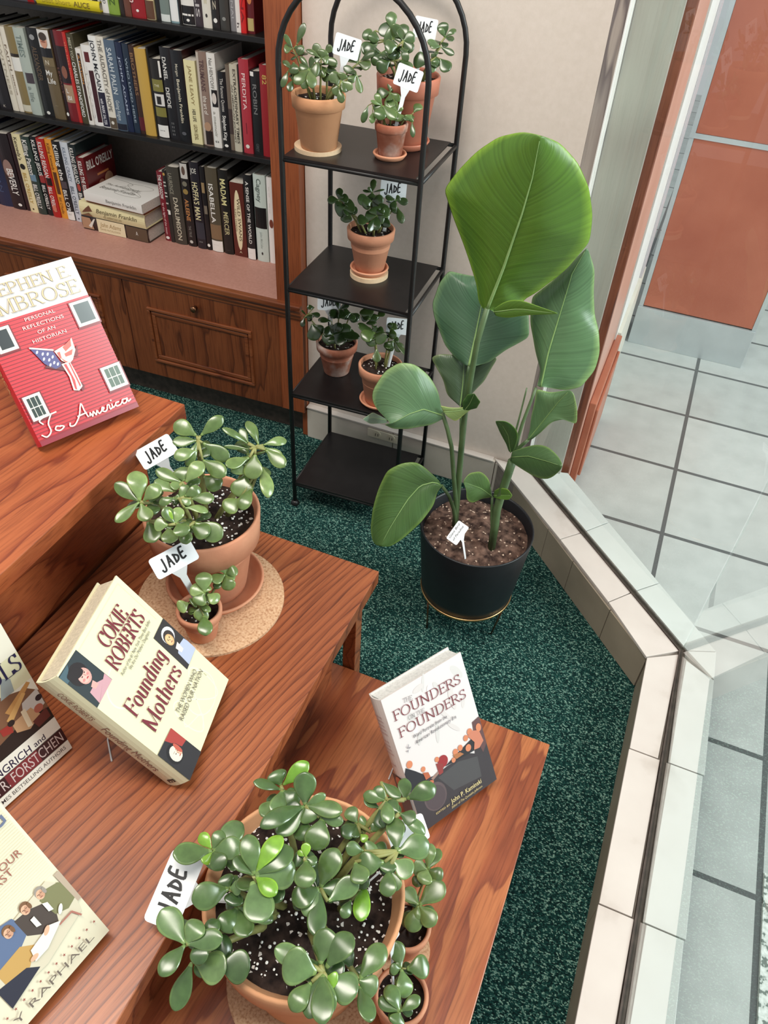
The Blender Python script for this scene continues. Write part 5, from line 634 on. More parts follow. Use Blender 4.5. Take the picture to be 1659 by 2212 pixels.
rows = [
 (-1.060, -1.020, .205, (26, 22, 24), 'dark book at the far left end of the middle shelf, cut off by the edge', []),
 (-1.019, -.979, .212, (30, 24, 28), 'very dark thick spine on the middle shelf just left of two narrow cream spines', [('h', 'K', .03, .4, .6, .03, (180, 170, 160))]),
 (-.9774, -.957, .208, (222, 214, 196), 'narrow cream spine with dark square top, leftmost pale book on the middle shelf', [('b', .98, .9, (60, 50, 48)), ('t', 'WITNESS', .8, .2, .4, (170, 160, 140))]),
 (-.9565, -.940, .209, (228, 220, 204), 'narrow cream spine with faint lettering beside the tan banded book', [('t', 'FAITH', .8, .5, .45, (120, 100, 80)), ('t', 'MEMOIR', .45, .2, .3, (150, 130, 110))]),
 (-.9394, -.911, .212, (134, 116, 74), 'tan and olive spine with a white block in its middle', [('b', .66, .50, (230, 228, 220)), ('b', .70, .665, (40, 30, 20)), ('b', .10, .02, (206, 200, 180))]),
 (-.911, -.8766, .213, (176, 186, 176), 'pale grey-green spine with a small dark picture at mid height', [('t', 'TIMES', .92, .68, .5, (120, 134, 128)), ('b', .50, .38, (70, 60, 66), .3, .98), ('t', 'a life', .34, .16, .4, (130, 140, 134))]),
 (-.8719, -.8346, .217, (20, 17, 18), 'black spine with dim bronze capitals and silver emblem, left of the man portrait', [('t', 'ALEXANDER', .8, .42, .42, (96, 78, 60)), ('o', .9, .22, .03, (150, 150, 150)), ('o', .05, .16, .02, (220, 218, 210))]),
 (-.8346, -.7977, .219, (104, 88, 62), 'brown spine with a photo of a man in dark suit and words My Life', [('b', .99, .76, (228, 224, 218)), ('b', .80, .70, (18, 16, 20)), ('o', .87, .30, .075, (206, 150, 124)), ('o', .92, .33, .045, (70, 56, 46)), ('o', .865, .20, .01, (150, 90, 74)), ('b', .695, .60, (120, 104, 74)), ('h', 'My', .50, .15, .7, .06, W_), ('h', 'Life', .41, .15, .85, .06, W_), ('h', 'N', .62, .3, .6, .05, (210, 200, 180)), ('h', '__', .16, .35, .6, .02, (180, 170, 140))]),
 (-.7974, -.7839, .218, (40, 20, 22), 'thin blackish maroon spine with a white dot at its foot, right of the man portrait', [('o', .07, .3, .022, W_), ('t', 'LEGACY', .6, .3, .5, (110, 70, 60))]),
 (-.7839, -.7549, .220, (120, 20, 28), 'dark red spine with a tan box and a black picture block', [('b', .84, .44, (34, 16, 20)), ('o', .56, .3, .07, (140, 88, 70)), ('b', .42, .22, (170, 140, 112)), ('h', 'L', .33, .3, .55, .05, W_), ('h', 'BI', .25, .3, .75, .05, W_)]),
 (-.7549, -.7443, .219, (190, 40, 34), 'bright red narrow spine beside the dark red one', [('t', 'the last lion', .9, .5, .5, (220, 120, 90))]),
 (-.7443, -.7231, .217, (72, 66, 44), 'olive green spine with white capitals running down it', [('t', 'CHARLES STANDIFORD', .7, .08, .5, W_, .5), ('t', 'MEET YOU', .96, .72, .4, (190, 184, 160))]),
 (-.7231, -.7065, .186, (232, 228, 220), 'short white spine with a narrow orange-brown stripe', [('b', .94, .06, (60, 34, 26), .3, .8), ('t', 'A NATION', .92, .55, .3, (220, 150, 70), .55)]),
 (-.7065, -.678, .196, (236, 234, 230), 'white spine with a dark jagged stripe, left of the big black capital letters', [('b', .92, .80, (96, 30, 34), .3, .8), ('b', .70, .05, (64, 26, 34), .5, .95), ('t', 'TWO', .75, .1, .3, (220, 216, 210), .2)]),
 (-.678, -.6545, .220, (236, 236, 232), 'white spine with large black capitals JOHN McCAIN above a navy block', [('b', .40, .01, (34, 30, 52)), ('t', 'JOHN McCAIN', .96, .42, .55, (30, 30, 40)), ('t', 'with MARK SALTER', .33, .03, .4, (220, 218, 224))]),
 (-.6545, -.6304, .221, (226, 220, 206), 'cream spine with thin grey capitals above a brown foot', [('b', .13, .005, (92, 78, 62)), ('t', 'THE AUDACITY of HOPE', .97, .2, .5, (110, 104, 96)), ('o', .07, .2, .02, (220, 216, 206))]),
 (-.6304, -.5979, .217, (84, 102, 122), 'wide slate blue spine with pale tall capitals', [('t', 'SARAH PALIN', .92, .42, .45, (206, 214, 218)), ('t', 'Going Rogue', .35, .12, .35, (190, 200, 206)), ('b', .08, .01, (30, 30, 44))]),
 (-.5976, -.5788, .215, (26, 36, 66), 'navy blue spine with small white lettering, right of the slate blue one', [('t', 'JOHN ADAMS', .85, .2, .34, (170, 180, 200))]),
 (-.5785, -.5598, .214, (30, 44, 62), 'dark blue-green spine second to the right of the slate blue one', [('t', 'WHO LIVED HERE', .85, .12, .34, (150, 164, 176))]),
 (-.5598, -.5424, .212, (58, 34, 24), 'dark brown spine with worn tan capitals left of the mustard one', [('t', 'BROTHERS', .92, .45, .55, (140, 104, 74)), ('b', .2, .04, (90, 24, 34))]),
 (-.5424, -.5091, .208, (198, 160, 74), 'plain mustard yellow thick spine', []),
 (-.5085, -.5019, .212, (24, 20, 18), 'very thin black spine between the mustard book and the book with a white foot label', []),
 (-.5019, -.4689, .190, (30, 26, 24), 'short black spine with olive boxes and a white library label at its foot', [('b', .75, .60, (128, 122, 60)), ('h', 'THE', .66, .25, .7, .03, (220, 214, 180)), ('b', .57, .42, (220, 218, 214), .1, .95), ('b', .54, .44, (40, 36, 36), .3, .7), ('b', .40, .28, (128, 122, 60)), ('b', .17, .01, W_), ('h', '===', .09, .25, .7, .02, (120, 120, 120)), ('b', .98, .78, (236, 234, 228), .82, .97)]),
 (-.4689, -.4361, .219, (26, 24, 28), 'tall black spine with spaced white capitals DANIEL DEFOE', [('t', 'DANIEL', .90, .66, .33, W_, .4), ('t', 'DEFOE', .58, .36, .33, W_, .4), ('t', '= = = =', .2, .05, .5, (110, 110, 110))]),
 (-.4361, -.4022, .217, (20, 20, 24), 'thick black spine with a small cream script title, left of the cream one', [('t', 'Benjamin Franklin', .70, .22, .26, (222, 214, 190)), ('t', 'Morgan', .86, .73, .22, (200, 194, 176)), ('o', .1, .2, .02, (90, 90, 96))], {'cover_col': (60, 22, 22)}),
 (-.4002, -.3671, .199, (228, 220, 170), 'wide cream yellow spine with brown capitals', [('t', 'JANE LEAVY', .94, .48, .28, (150, 130, 84)), ('t', 'HER LIFE', .43, .28, .3, (60, 50, 40)), ('t', 'LEON EDEL', .24, .05, .32, (120, 100, 60))], {'hard': False}),
 (-.3645, -.3351, .222, (140, 118, 106), 'pinkish brown spine with a portrait at its foot, right of the cream yellow book', [('b', .99, .01, (196, 184, 170), .02, .3), ('t', 'TRUMANS', .92, .60, .42, (92, 66, 66), .55), ('t', 'the art of', .55, .35, .4, (230, 222, 210), .6), ('o', .22, .35, .05, (176, 140, 112), .6), ('b', .17, .02, (44, 32, 30), .3, .98)]),
 (-.3340, -.3102, .222, (230, 228, 222), 'white spine with a black and white face in the middle', [('t', 'Nat HENTOFF', .95, .64, .4, (130, 126, 120)), ('b', .63, .45, (28, 26, 28), .3, .98), ('o', .54, .28, .06, (214, 206, 198), .6), ('t', 'a memoir', .4, .12, .35, (160, 158, 150)), ('h', 'E3', .06, .3, .7, .02, (60, 60, 60))]),
 (-.3070, -.2840, .184, (20, 18, 22), 'short black spine with white lettering, between the face spine and the brown one', [('t', 'The Famous Quotes', .92, .5, .4, (190, 186, 180)), ('t', 'Stephen King', .45, .12, .45, W_), ('o', .05, .25, .02, W_)]),
 (-.2840, -.2717, .202, (112, 98, 84), 'narrow grey-brown spine right of the short black one', [('b', .5, .2, (70, 56, 52))]),
 (-.2717, -.2500, .205, (196, 190, 170), 'cream grey spine covered with small dark lettering, left of the red one', [('t', 'EXTRAORDINARY TIMES', .95, .1, .35, (70, 64, 56), .65), ('t', 'AN AMERICAN JOURNEY', .78, .1, .22, (110, 100, 90), .25)]),
 (-.2495, -.2462, .206, (26, 22, 24), 'black sliver of a book left of the rose red spine', []),
 (-.2458, -.2178, .220, (172, 50, 62), 'rose red spine with the white script title PERDITA', [('t', 'PERDITA', .86, .48, .36, (236, 206, 204)), ('b', .34, .22, (90, 24, 34), .46, .52), ('o', .08, .2, .022, (228, 220, 210))]),
 (-.2173, -.1900, .197, (24, 24, 26), 'black spine with dim grey capitals, right of the rose red one', [('t', 'ROBIN', .85, .5, .4, (120, 120, 120)), ('b', .99, .94, W_, .05, .45), ('t', 'GREY', .14, .04, .3, (90, 90, 92))]),
 (-.1895, -.1600, .214, (150, 26, 34), 'dark red book at the right end of the middle shelf', [('t', '82', .9, .8, .4, (200, 170, 90))]),
]
shelf_row(rows, .742, .19, .150, G2)

G3 = 'books standing on the pink counter left of the flat pile'
def kill(tx, a='BILL O\'REILLY'):
    return [('t', tx, .96, .52, .55, W_, .5), ('t', a, .40, .08, .5, W_, .5)]
rows = [
 (-1.172, -1.128, .225, (40, 32, 60), 'dark violet spine at the far left of the counter row', [('t', 'CHURCHILL', .9, .3, .4, (180, 160, 90))]),
 (-1.127, -1.075, .218, (34, 42, 72), 'navy blue spine with green lettering high up, at the left of the counter row', [('t', 'FATHER SON', .97, .5, .4, (190, 196, 120)), ('t', 'MAN', .5, .2, .3, (60, 76, 110))]),
 (-1.0736, -1.0255, .223, (36, 24, 28), 'dark spine with a blurred photo and white capitals BEVERLY on the counter', [('o', .55, .35, .12, (150, 120, 110)), ('t', 'BEVERLY', .55, .2, .5, W_, .6), ('o', .07, .15, .02, W_, .7)]),
 (-1.0249, -1.0095, .226, (44, 22, 26), 'blackish maroon blank spine left of the cream spine with a black seal', []),
 (-1.0093, -.9783, .229, (230, 218, 172), 'cream spine with a round black seal and gold lettering on the counter', [('o', .60, .3, .036, (30, 26, 24)), ('t', 'Kennedy\'s', .96, .68, .4, (90, 80, 60), .45), ('t', 'BILL O\'REILLY', .52, .12, .4, (184, 150, 70), .5), ('o', .045, .09, .012, (40, 36, 30))]),
 (-.9783, -.9475, .227, (48, 62, 56), 'dark green spine with white capitals and a blue picture, right of the cream seal spine', kill('Killing Patton') + [('b', .53, .44, (110, 140, 160), .1, .8)]),
 (-.9475, -.9237, .230, (22, 22, 26), 'black spine with white capitals and a red picture, left of the bright red spine', kill('KILLING JESUS') + [('b', .53, .43, (150, 50, 50), .15, .9)]),
 (-.9237, -.8965, .229, (176, 34, 30), 'bright red spine with a black picture block on the counter', kill('KILLING REAGAN') + [('b', .52, .42, (40, 16, 16), .2, .9), ('o', .12, .25, .05, (206, 120, 96))]),
 (-.8965, -.8712, .231, (226, 152, 52), 'orange spine with a brown panel on the counter', [('t', 'Killing Kennedy', .95, .62, .4, (120, 66, 20), .5), ('b', .60, .32, (90, 50, 24), .25, .75), ('t', 'Bill O\'Reilly', .28, .06, .35, (140, 84, 30))]),
 (-.8712, -.8444, .229, (26, 22, 24), 'black spine with a white library label at its foot, right of the orange spine', kill('Killing the', 'BILL O\'RE') + [('b', .12, .005, W_), ('h', '11', .07, .35, .6, .02, (60, 60, 60)), ('b', .51, .42, (80, 70, 76), .2, .9)]),
 (-.8444, -.8176, .230, (206, 212, 220), 'pale blue-white spine with blue-grey lettering on the counter', [('t', 'KILLING CRAZY', .94, .52, .4, (120, 130, 146), .5), ('t', 'BILL O\'REILLY', .46, .1, .45, (70, 80, 96), .5), ('o', .04, .08, .012, (50, 50, 60))]),
 (-.8176, -.7930, .228, (30, 38, 40), 'dark teal-black spine left of the red cover facing right', kill('KILLING ENGLAND', 'BILL O\'') + [('o', .47, .25, .05, (170, 70, 60)), ('b', .2, .1, (70, 70, 72), .2, .8)], {'cover_col': (30, 44, 46)}),
]
shelf_row(rows, .4472, .19, .150, G3)
def cov_ore(c, d, h):
    c.rect(.0, .0, 1, 1, (96, 18, 22)); c.rect(.0, .0, 1, .42, (52, 20, 20)); c.text("BILL O'REILLY", .06, .82, .97, .82, .024, W_, offset=.02)
    c.disc(.45, .50, .13, .11, (168, 120, 100)); c.disc(.72, .56, .15, .11, (176, 132, 104)); c.poly([(.3, .3), (.55, .42), (.62, .3), (.5, .2)], (196, 186, 172)); c.poly([(.5, .45), (1, .4), (1, .28), (.6, .34)], (170, 74, 36)); c.rect(.35, .68, .75, .71, (190, 120, 70))
shelf_row([(-.7925, -.7660, .198, (104, 18, 22), 'dark red book with its front cover turned to the right, showing white BILL O\'REILLY', [('t', 'KILLING THE RISING', .95, .45, .5, W_), ('b', .30, .12, (60, 56, 58), .2, .8)], {'cover': cov_ore, 'd': .138, 'off': -.004})], .4472, .19, .15, G3)
# flat pile: spines toward the room; local z (book height) runs along +X of the case
def flat(M0, w, d, h, col, label, **k):
    # thickness axis up
    Mx = M0 @ Matrix(((0, 0, -1, h), (0, 1, 0, 0), (1, 0, 0, 0), (0, 0, 0, 1)))
    return make_book(Mx, w, d, h, col, label, 'books in the flat pile on the pink counter', **k)
def pile(x0, y, z, rot=0): return BCM @ Matrix.Translation((x0, y, z)) @ Matrix.Rotation(rot, 4, 'Z')
def sp_adams(s, w, h, b):
    s.rect(.05, .01, .95, .32, (92, 74, 56)); s.rect(.02, .34, .98, .76, (234, 220, 182)); s.poly([(.1, .99), (.1, .82), (.9, .86), (.9, .99)], (180, 140, 110)); s.poly([(.2, .86), (.9, .78), (.9, .80), (.3, .90)], (228, 222, 210))
    s.text('John Adams', .45, .72, .45, .40, .014, (150, 120, 70), shear=.3); s.text('DAVID McCULLOUGH', .20, .72, .20, .42, .006, (160, 136, 90)); s.text('A', .4, .18, .4, .15, .012, W_)
def sp_frank(s, w, h, b):
    s.poly([(.25, .97), (.45, .80), (.85, .84), (.6, .90)], (110, 70, 50)); s.poly([(.05, .98), (.05, .8), (.3, .86)], (120, 84, 60)); s.text('Benjamin Franklin', .42, .74, .42, .12, .013, (84, 76, 52), shear=.3); s.text('AN AMERICAN LIFE', .16, .64, .16, .36, .006, (130, 120, 84))
flat(pile(-.792, .158, .4472, -.02), .042, .155, .232, (56, 40, 34), 'thick brown book with a cream title panel, bottom of the flat pile', spine=sp_adams, paper=(222, 218, 208))
flat(pile(-.789, .156, .4896, -.03), .041, .152, .228, (226, 216, 168), 'thick pale yellow book with a script title, second from the bottom of the flat pile', spine=sp_frank)
flat(pile(-.764, .160, .5310, -.05), .008, .150, .202, (150, 84, 52), 'thin reddish brown book between the pale yellow and the white one in the flat pile', hard=False, paper=(180, 110, 80))
def cov_w(c, d, h):
    pts = [(.3 + .5 * t + .06 * math.sin(9 * t), .2 + .6 * t + .12 * math.sin(14 * t)) for t in [i / 40 for i in range(41)]]
    c.line(pts, .0012, (120, 116, 110)); c.line([(.5 + .3 * math.cos(a), .4 + .22 * math.sin(a * 2)) for a in [i * .16 for i in range(40)]], .001, (130, 126, 120)); c.text('Benjamin Franklin', .3, .9, .3, .3, .018, (120, 118, 112), shear=.3); c.text('The Autobiography', .5, .9, .5, .3, .012, (140, 138, 130), shear=.3)
flat(pile(-.760, .150, .5394, -.07), .026, .150, .204, (232, 230, 224), 'white paperback with thin grey scribbles on its cover, top of the flat pile', hard=False, spine=sp(('t', 'Benjamin Franklin', .62, .1, .35, (140, 138, 134))), cover=cov_w, paper=(228, 224, 214))

G4 = 'books standing on the pink counter right of the flat pile'
rows = [
 (-.5310, -.5100, .200, (118, 26, 40), 'crimson narrow spine with white lettering, first to the right of the flat pile', [('t', 'THE GLASGOW', .96, .62, .5, W_), ('t', 'by the light of the moon', .56, .1, .32, (230, 190, 190)), ('o', .05, .3, .022, W_)]),
 (-.5095, -.4968, .207, (40, 36, 34), 'thin black spine with white marks next to the crimson one', [('t', '|| || | |', .85, .45, .5, (200, 198, 190)), ('o', .95, .3, .02, (190, 150, 80)), ('b', .46, .40, W_, .3, .9)]),
 (-.4963, -.4557, .221, (66, 62, 54), 'wide dark grey spine with tall pale capitals, right of the thin black one', [('t', 'LAURENCE', .92, .66, .28, (150, 146, 130), .35), ('t', 'DARLIMISON', .62, .06, .36, (206, 198, 176), .55)]),
 (-.4526, -.4248, .238, (30, 24, 24), 'black spine with a small portrait on top and orange lettering', [('b', .99, .82, (200, 198, 192), .1, .9), ('o', .91, .2, .05, (96, 76, 66)), ('o', .76, .28, .03, (120, 116, 100)), ('o', .67, .3, .032, (150, 126, 70)), ('t', 'AILEENE', .58, .32, .45, (204, 140, 84)), ('t', 'THE TRUE', .26, .12, .3, (130, 126, 120)), ('o', .06, .2, .02, (200, 198, 190))]),
 (-.4201, -.3909, .245, (34, 30, 38), 'black spine with big cream capitals HOFFA\'S MAN', [('h', 'JOE', .88, .15, .8, .055, (216, 214, 206)), ('t', "HOFFA'S", .78, .53, .6, (224, 216, 170)), ('t', 'MAN', .50, .35, .6, (224, 216, 170)), ('b', .32, .12, (48, 50, 60)), ('h', '==', .07, .3, .7, .03, (140, 140, 140))]),
 (-.3900, -.3740, .236, (24, 20, 22), 'narrow black spine with two small tan boxes, left of the olive one', [('b', .82, .70, (150, 126, 90), .2, .8), ('b', .55, .45, (120, 110, 96), .3, .9), ('o', .06, .3, .02, W_)]),
 (-.3726, -.3360, .238, (84, 76, 60), 'wide olive brown spine with ISABELLA in white and a white label at its foot', [('t', 'ISABELLA', .82, .36, .38, W_, .45), ('b', .34, .16, (130, 104, 76)), ('b', .14, .005, W_), ('h', '___', .09, .2, .7, .01, (140, 140, 140))]),
 (-.3330, -.3028, .238, (26, 24, 22), 'black spine with cream capitals in two groups, right of the olive one', [('t', 'MADAM', .90, .60, .55, (226, 220, 160), .5), ('t', 'MERCER', .52, .24, .5, (196, 186, 140), .55), ('h', '__', .05, .3, .7, .01, (120, 120, 120))]),
 (-.2998, -.2578, .210, (92, 36, 26), 'reddish brown spine with a long cream oval, shorter than its neighbours', [('o', .50, .27, .41, (228, 214, 176)), ('t', 'WILD SWANS', .80, .22, .22, (90, 74, 50), .58), ('t', 'JUNG CHANG', .66, .35, .13, (110, 92, 66), .32), ('h', 'A', .05, .4, .6, .03, (210, 190, 160))], {'hard': False, 'cover_col': (74, 40, 26)}),
 (-.2548, -.2295, .238, (26, 26, 28), 'black spine with spaced white capitals and white foot label, left of the pale one', [('t', 'A SENSE OF THE WORLD', .93, .20, .36, W_, .5), ('b', .14, .005, W_), ('h', '..', .08, .3, .6, .01, (140, 140, 140))]),
 (-.2265, -.1896, .243, (200, 214, 206), 'pale blue-green spine with a black band across its middle, near the case side', [('b', .64, .40, (20, 18, 20), .02, .98), ('t', 'Cagney', .96, .70, .36, (100, 112, 106), .5), ('poly',), ('t', 'John McCabe', .36, .16, .2, (170, 182, 176), .5), ('o', .1, .07, .018, (40, 40, 40))]),
 (-.1866, -.1690, .241, (236, 232, 228), 'white spine with a small brown picture, last book against the case side', [('t', '-- --', .9, .6, .3, (200, 190, 186)), ('o', .48, .35, .05, (120, 60, 44), .6)]),
 (-.1680, -.1400, .228, (60, 40, 36), 'brown book mostly hidden behind the case side at the end of the counter', []),
]
rows = [tuple(r[:5]) + ([d for d in r[5] if d[0] != 'poly'],) + tuple(r[6:]) for r in rows]
shelf_row(rows, .4472, .19, .150, G4)
G1 = 'books standing on the top black shelf'
rows = [
 (-.6173, -.5971, .20, (226, 224, 218), 'narrow white spine left of the lime green one on the top shelf', [('t', 'RED', .2, .1, .4, (90, 90, 90))]),
 (-.5971, -.565, .20, (130, 160, 60), 'lime green spine with dark scrawls on the top shelf', [('t', 'ZM WZ', .5, .1, .5, (70, 96, 34))]),
 (-.564, -.551, .20, (36, 24, 20), 'narrow dark brown spine right of the lime green one', [('o', .2, .2, .03, W_)]),
 (-.5504, -.531, .20, (104, 60, 44), 'brown spine with part of a white letter S on the top shelf', [('h', 'S', .22, .2, .9, .09, (214, 190, 180))]),
 (-.5305, -.490, .20, (150, 20, 28), 'wide deep red spine with part of a white letter S on the top shelf', [('h', 'S', .16, .02, .3, .08, (230, 200, 196)), ('o', .4, .25, .06, (210, 120, 120)), ('o', .08, .1, .015, W_)]),
 (-.4897, -.465, .20, (222, 206, 160), 'cream spine reading TIME sideways above a brown foot on the top shelf', [('b', .2, .005, (96, 64, 44)), ('t', 'TIME', .7, .25, .5, (50, 44, 40))]),
 (-.464, -.449, .20, (24, 22, 24), 'black spine right of the cream TIME spine', []),
 (-.448, -.4215, .20, (116, 130, 124), 'mottled grey-green spine with a white foot on the top shelf', [('b', .08, .005, (214, 220, 216)), ('t', 'SEA', .6, .3, .5, (150, 164, 156))]),
 (-.4208, -.398, .20, (130, 160, 166), 'grey-blue spine with a tall white library label on the top shelf', [('b', .34, .02, (232, 234, 232)), ('h', '44', .25, .3, .7, .02, (120, 130, 130))]),
 (-.3970, -.3915, .20, (24, 22, 24), 'black sliver left of the white spine with a black foot on the top shelf', []),
 (-.3912, -.3545, .20, (232, 230, 224), 'white spine with a black handwritten word and a black foot', [('b', .20, .005, (24, 22, 24)), ('b', .115, .095, W_, .05, .9), ('t', 'each', .6, .28, .4, (40, 40, 40)), ('o', .05, .12, .015, W_)]),
 (-.3542, -.3313, .20, (56, 46, 52), 'dark plum spine with pale capitals ELLIS on the top shelf', [('t', 'ELLIS', .55, .1, .5, (190, 184, 184))]),
 (-.3313, -.3074, .20, (222, 218, 206), 'cream white spine on the top shelf right of the plum one', [('t', 'PURPLE', .7, .25, .3, (200, 190, 150)), ('o', .13, .12, .02, (50, 46, 44))]),
 (-.3070, -.2861, .20, (30, 26, 26), 'black spine with pale capitals and a white disc near its foot', [('t', 'BEN Z', .6, .2, .4, (200, 190, 170)), ('o', .09, .25, .025, W_)]),
 (-.2850, -.2600, .20, (58, 56, 52), 'charcoal spine on the top shelf left of the light grey one', [('o', .12, .2, .02, (140, 140, 136))]),
 (-.2599, -.2425, .20, (128, 126, 128), 'light grey spine with thin vertical lettering on the top shelf', [('t', 'JOURNAL', .6, .1, .4, (170, 168, 170))]),
 (-.2425, -.2301, .20, (228, 222, 216), 'white narrow spine left of the scarlet one on the top shelf', [('t', 'h', .1, .05, .5, (90, 80, 80))]),
 (-.2301, -.2153, .20, (206, 30, 28), 'scarlet spine with dark capitals on the top shelf', [('t', 'CHINA', .7, .1, .5, (130, 14, 16))]),
 (-.2153, -.1950, .20, (96, 18, 24), 'dark red spine with a cream patch, at the right end of the top shelf', [('o', .35, .3, .05, (200, 120, 70)), ('b', .16, .03, (190, 170, 110), .1, .9)]),
]
shelf_row(rows, 1.018, .19, .150, G1)
flat(pile(-.812, .188, 1.018, 0), .022, .15, .19, (222, 204, 40), 'bright yellow book lying flat at the left of the top shelf', spine=sp(('t', 'Best Short', .9, .45, .4, (190, 168, 40)), ('t', 'ALICE', .4, .15, .5, (120, 100, 30))))
flat(pile(-.806, .190, 1.0404, 0), .022, .15, .185, (226, 222, 206), 'white book lying flat on the bright yellow one', spine=sp(('t', 'THE STORY', .9, .3, .4, (120, 110, 90)), ('b', .12, .03, (30, 30, 30))))
flat(pile(-1.030, .188, 1.018, 0), .022, .15, .212, (108, 104, 112), 'grey book with a red end lying flat left of the bright yellow one', spine=sp(('b', .1, .005, (190, 40, 40)), ('t', 'STORIES', .8, .2, .5, (170, 160, 170))))

# ------------------------------------------------------------------ display books on the benches
def cover_matrix(x, y, yaw, tilt, z, w):
    """BL corner of the front cover at (x,y,z); cover leans back by tilt; returns local->world for make_book (front cover at local x=w)"""
    r = Vector((math.cos(yaw), math.sin(yaw), 0)); b = Vector((-math.sin(yaw), math.cos(yaw), 0))
    u = Vector((0, 0, 1)) * math.sin(tilt) + b * math.cos(tilt); n = r.cross(u)   # outward, toward the viewer
    o = Vector((x, y, z)) - n * w
    return Matrix(((n.x, r.x, u.x, o.x), (n.y, r.y, u.y, o.y), (n.z, r.z, u.z, o.z), (0, 0, 0, 1))), r, b, u, n
RED1, PURP = (116, 40, 50), (138, 72, 88)
def noise_spots(c, n, col, s=(.02, .06)):
    for _ in range(n): c.disc(random.random() * .9 + .05, random.random() * .45 + .5, random.uniform(*s), random.uniform(*s) * .5, col, random.random() * 3)
def cov_founders(c, d, h):
    c.rect(0, 0, 1, 1, (220, 212, 210))
    for _ in range(16): c.disc(random.uniform(.1, .9), random.uniform(.5, .96), random.uniform(.03, .09), random.uniform(.015, .04), random.choice([(212, 204, 201), (226, 219, 217), (208, 203, 200)]), random.random() * 3)
    dk = (58, 52, 56)
    c.poly([(0, 0), (1, 0), (1, .50), (.95, .50), (.90, .46), (.83, .28), (.75, .315), (.60, .317), (.49, .323), (.32, .315), (.23, .332), (.12, .392), (.087, .44), (.03, .48), (0, .456)], dk)
    c.poly([(.34, .288), (.61, .303), (.85, .25), (.83, .095), (.47, .134)], (74, 72, 74))
    c.disc(.25, .179, .14, .10, (92, 78, 80)); c.disc(.25, .172, .12, .085, (80, 68, 72))
    c.poly([(.45, .33), (.62, .36), (.88, .40), (.90, .30), (.70, .31)], (44, 42, 46))
    c.poly([(.0, .455), (.03, .49), (.12, .43), (.24, .34), (.20, .31), (.02, .33)], (40, 38, 44)); c.poly([(.26, .315), (.45, .345), (.44, .33), (.28, .295)], (150, 120, 110))
    c.poly([(.90, .50), (1, .51), (1, .30), (.93, .25), (.88, .40)], (96, 66, 66))
    c.disc(.445, .375, .062, .042, (150, 44, 48)); c.poly([(.36, .39), (.44, .36), (.41, .30), (.36, .30)], (140, 56, 54))
    O = (206, 128, 92)
    for a, b2, r_ in ((.08, .497, .036), (.208, .409, .026), (.385, .412, .026), (.566, .335, .026), (.613, .379, .032), (.68, .385, .03), (.84, .449, .034), (.775, .425, .030), (.771, .350, .036)):
        c.disc(a, b2, r_, r_ * .72, O)
    c.poly([(.80, .43), (.86, .45), (.95, .42), (.97, .33), (.90, .30), (.83, .31), (.86, .36)], (196, 122, 96)); c.disc(.955, .44, .034, .03, O)
    c.poly([(.57, .37), (.66, .36), (.70, .33), (.60, .33)], (170, 110, 70)); c.poly([(.19, .39), (.25, .37), (.26, .33), (.2, .33)], (176, 96, 66)); c.disc(.22, .29, .06, .02, (190, 110, 80))
    serif(c, 'THE', .215, .905, .32, .893, .0075, (96, 84, 88), .08, .04); serif(c, 'FOUNDERS', .067, .824, .905, .806, .0172, RED1, .105, .05)
    serif(c, 'ON THE', .214, .779, .412, .768, .0072, (96, 84, 88), .08, .04); serif(c, 'FOUNDERS', .069, .700, .920, .690, .0168, RED1, .105, .05)
    for a0, a1, b0 in ((.067, .905, .815), (.069, .92, .695)): pass
    c.text('Word Portraits from the', .208, .645, .631, .639, .0062, (78, 72, 80), shear=.25); c.text('American Revolutionary Era', .208, .600, .734, .600, .0062, (78, 72, 80), shear=.25)
    for k in range(6): c.disc(.12 + .018 * math.cos(k), .605 + .018 * math.sin(k * 1.3), .012, .003, (140, 134, 140), k)
    c.text('EDITED BY', .194, .060, .375, .057, .0036, (214, 190, 130)); c.text('John P. Kaminski', .395, .060, .806, .057, .0088, (226, 208, 150), offset=.004)
    c.text('Editor of The Quotable Jefferson', .384, .026, .799, .024, .0045, (206, 186, 130), shear=.2)
def sp_founders(s, w, h, b):
    s.rect(.03, .0, .97, .42, (70, 56, 58))
    for i, (wd, z) in enumerate(((.6, .86), (.7, .83), (.6, .80), (.7, .77), (.75, .74), (.5, .68), (.55, .65), (.6, .62), (.7, .59), (.4, .50))):
        s.text('FOUNDERS' if i in (1, 4) else 'ON THE FOUNDERS', .5 - wd / 2, z, .5 + wd / 2, z, .0035, (170, 120, 124))
    s.disc(.5, .36, .3, .05, (190, 110, 84))
M, r, b, u, n = cover_matrix(-.1021, .5743, 1.0304, 1.0091, .2125, .036)
BK1 = make_book(M, .036, .1629, .2517, (222, 216, 212), 'grey-white book The Founders on the Founders leaning on the lowest oak bench', cover=cov_founders, spine=sp_founders, cover_col=(224, 218, 214), paper=(226, 226, 222), mat=M_ink)
CR = (226, 220, 184)
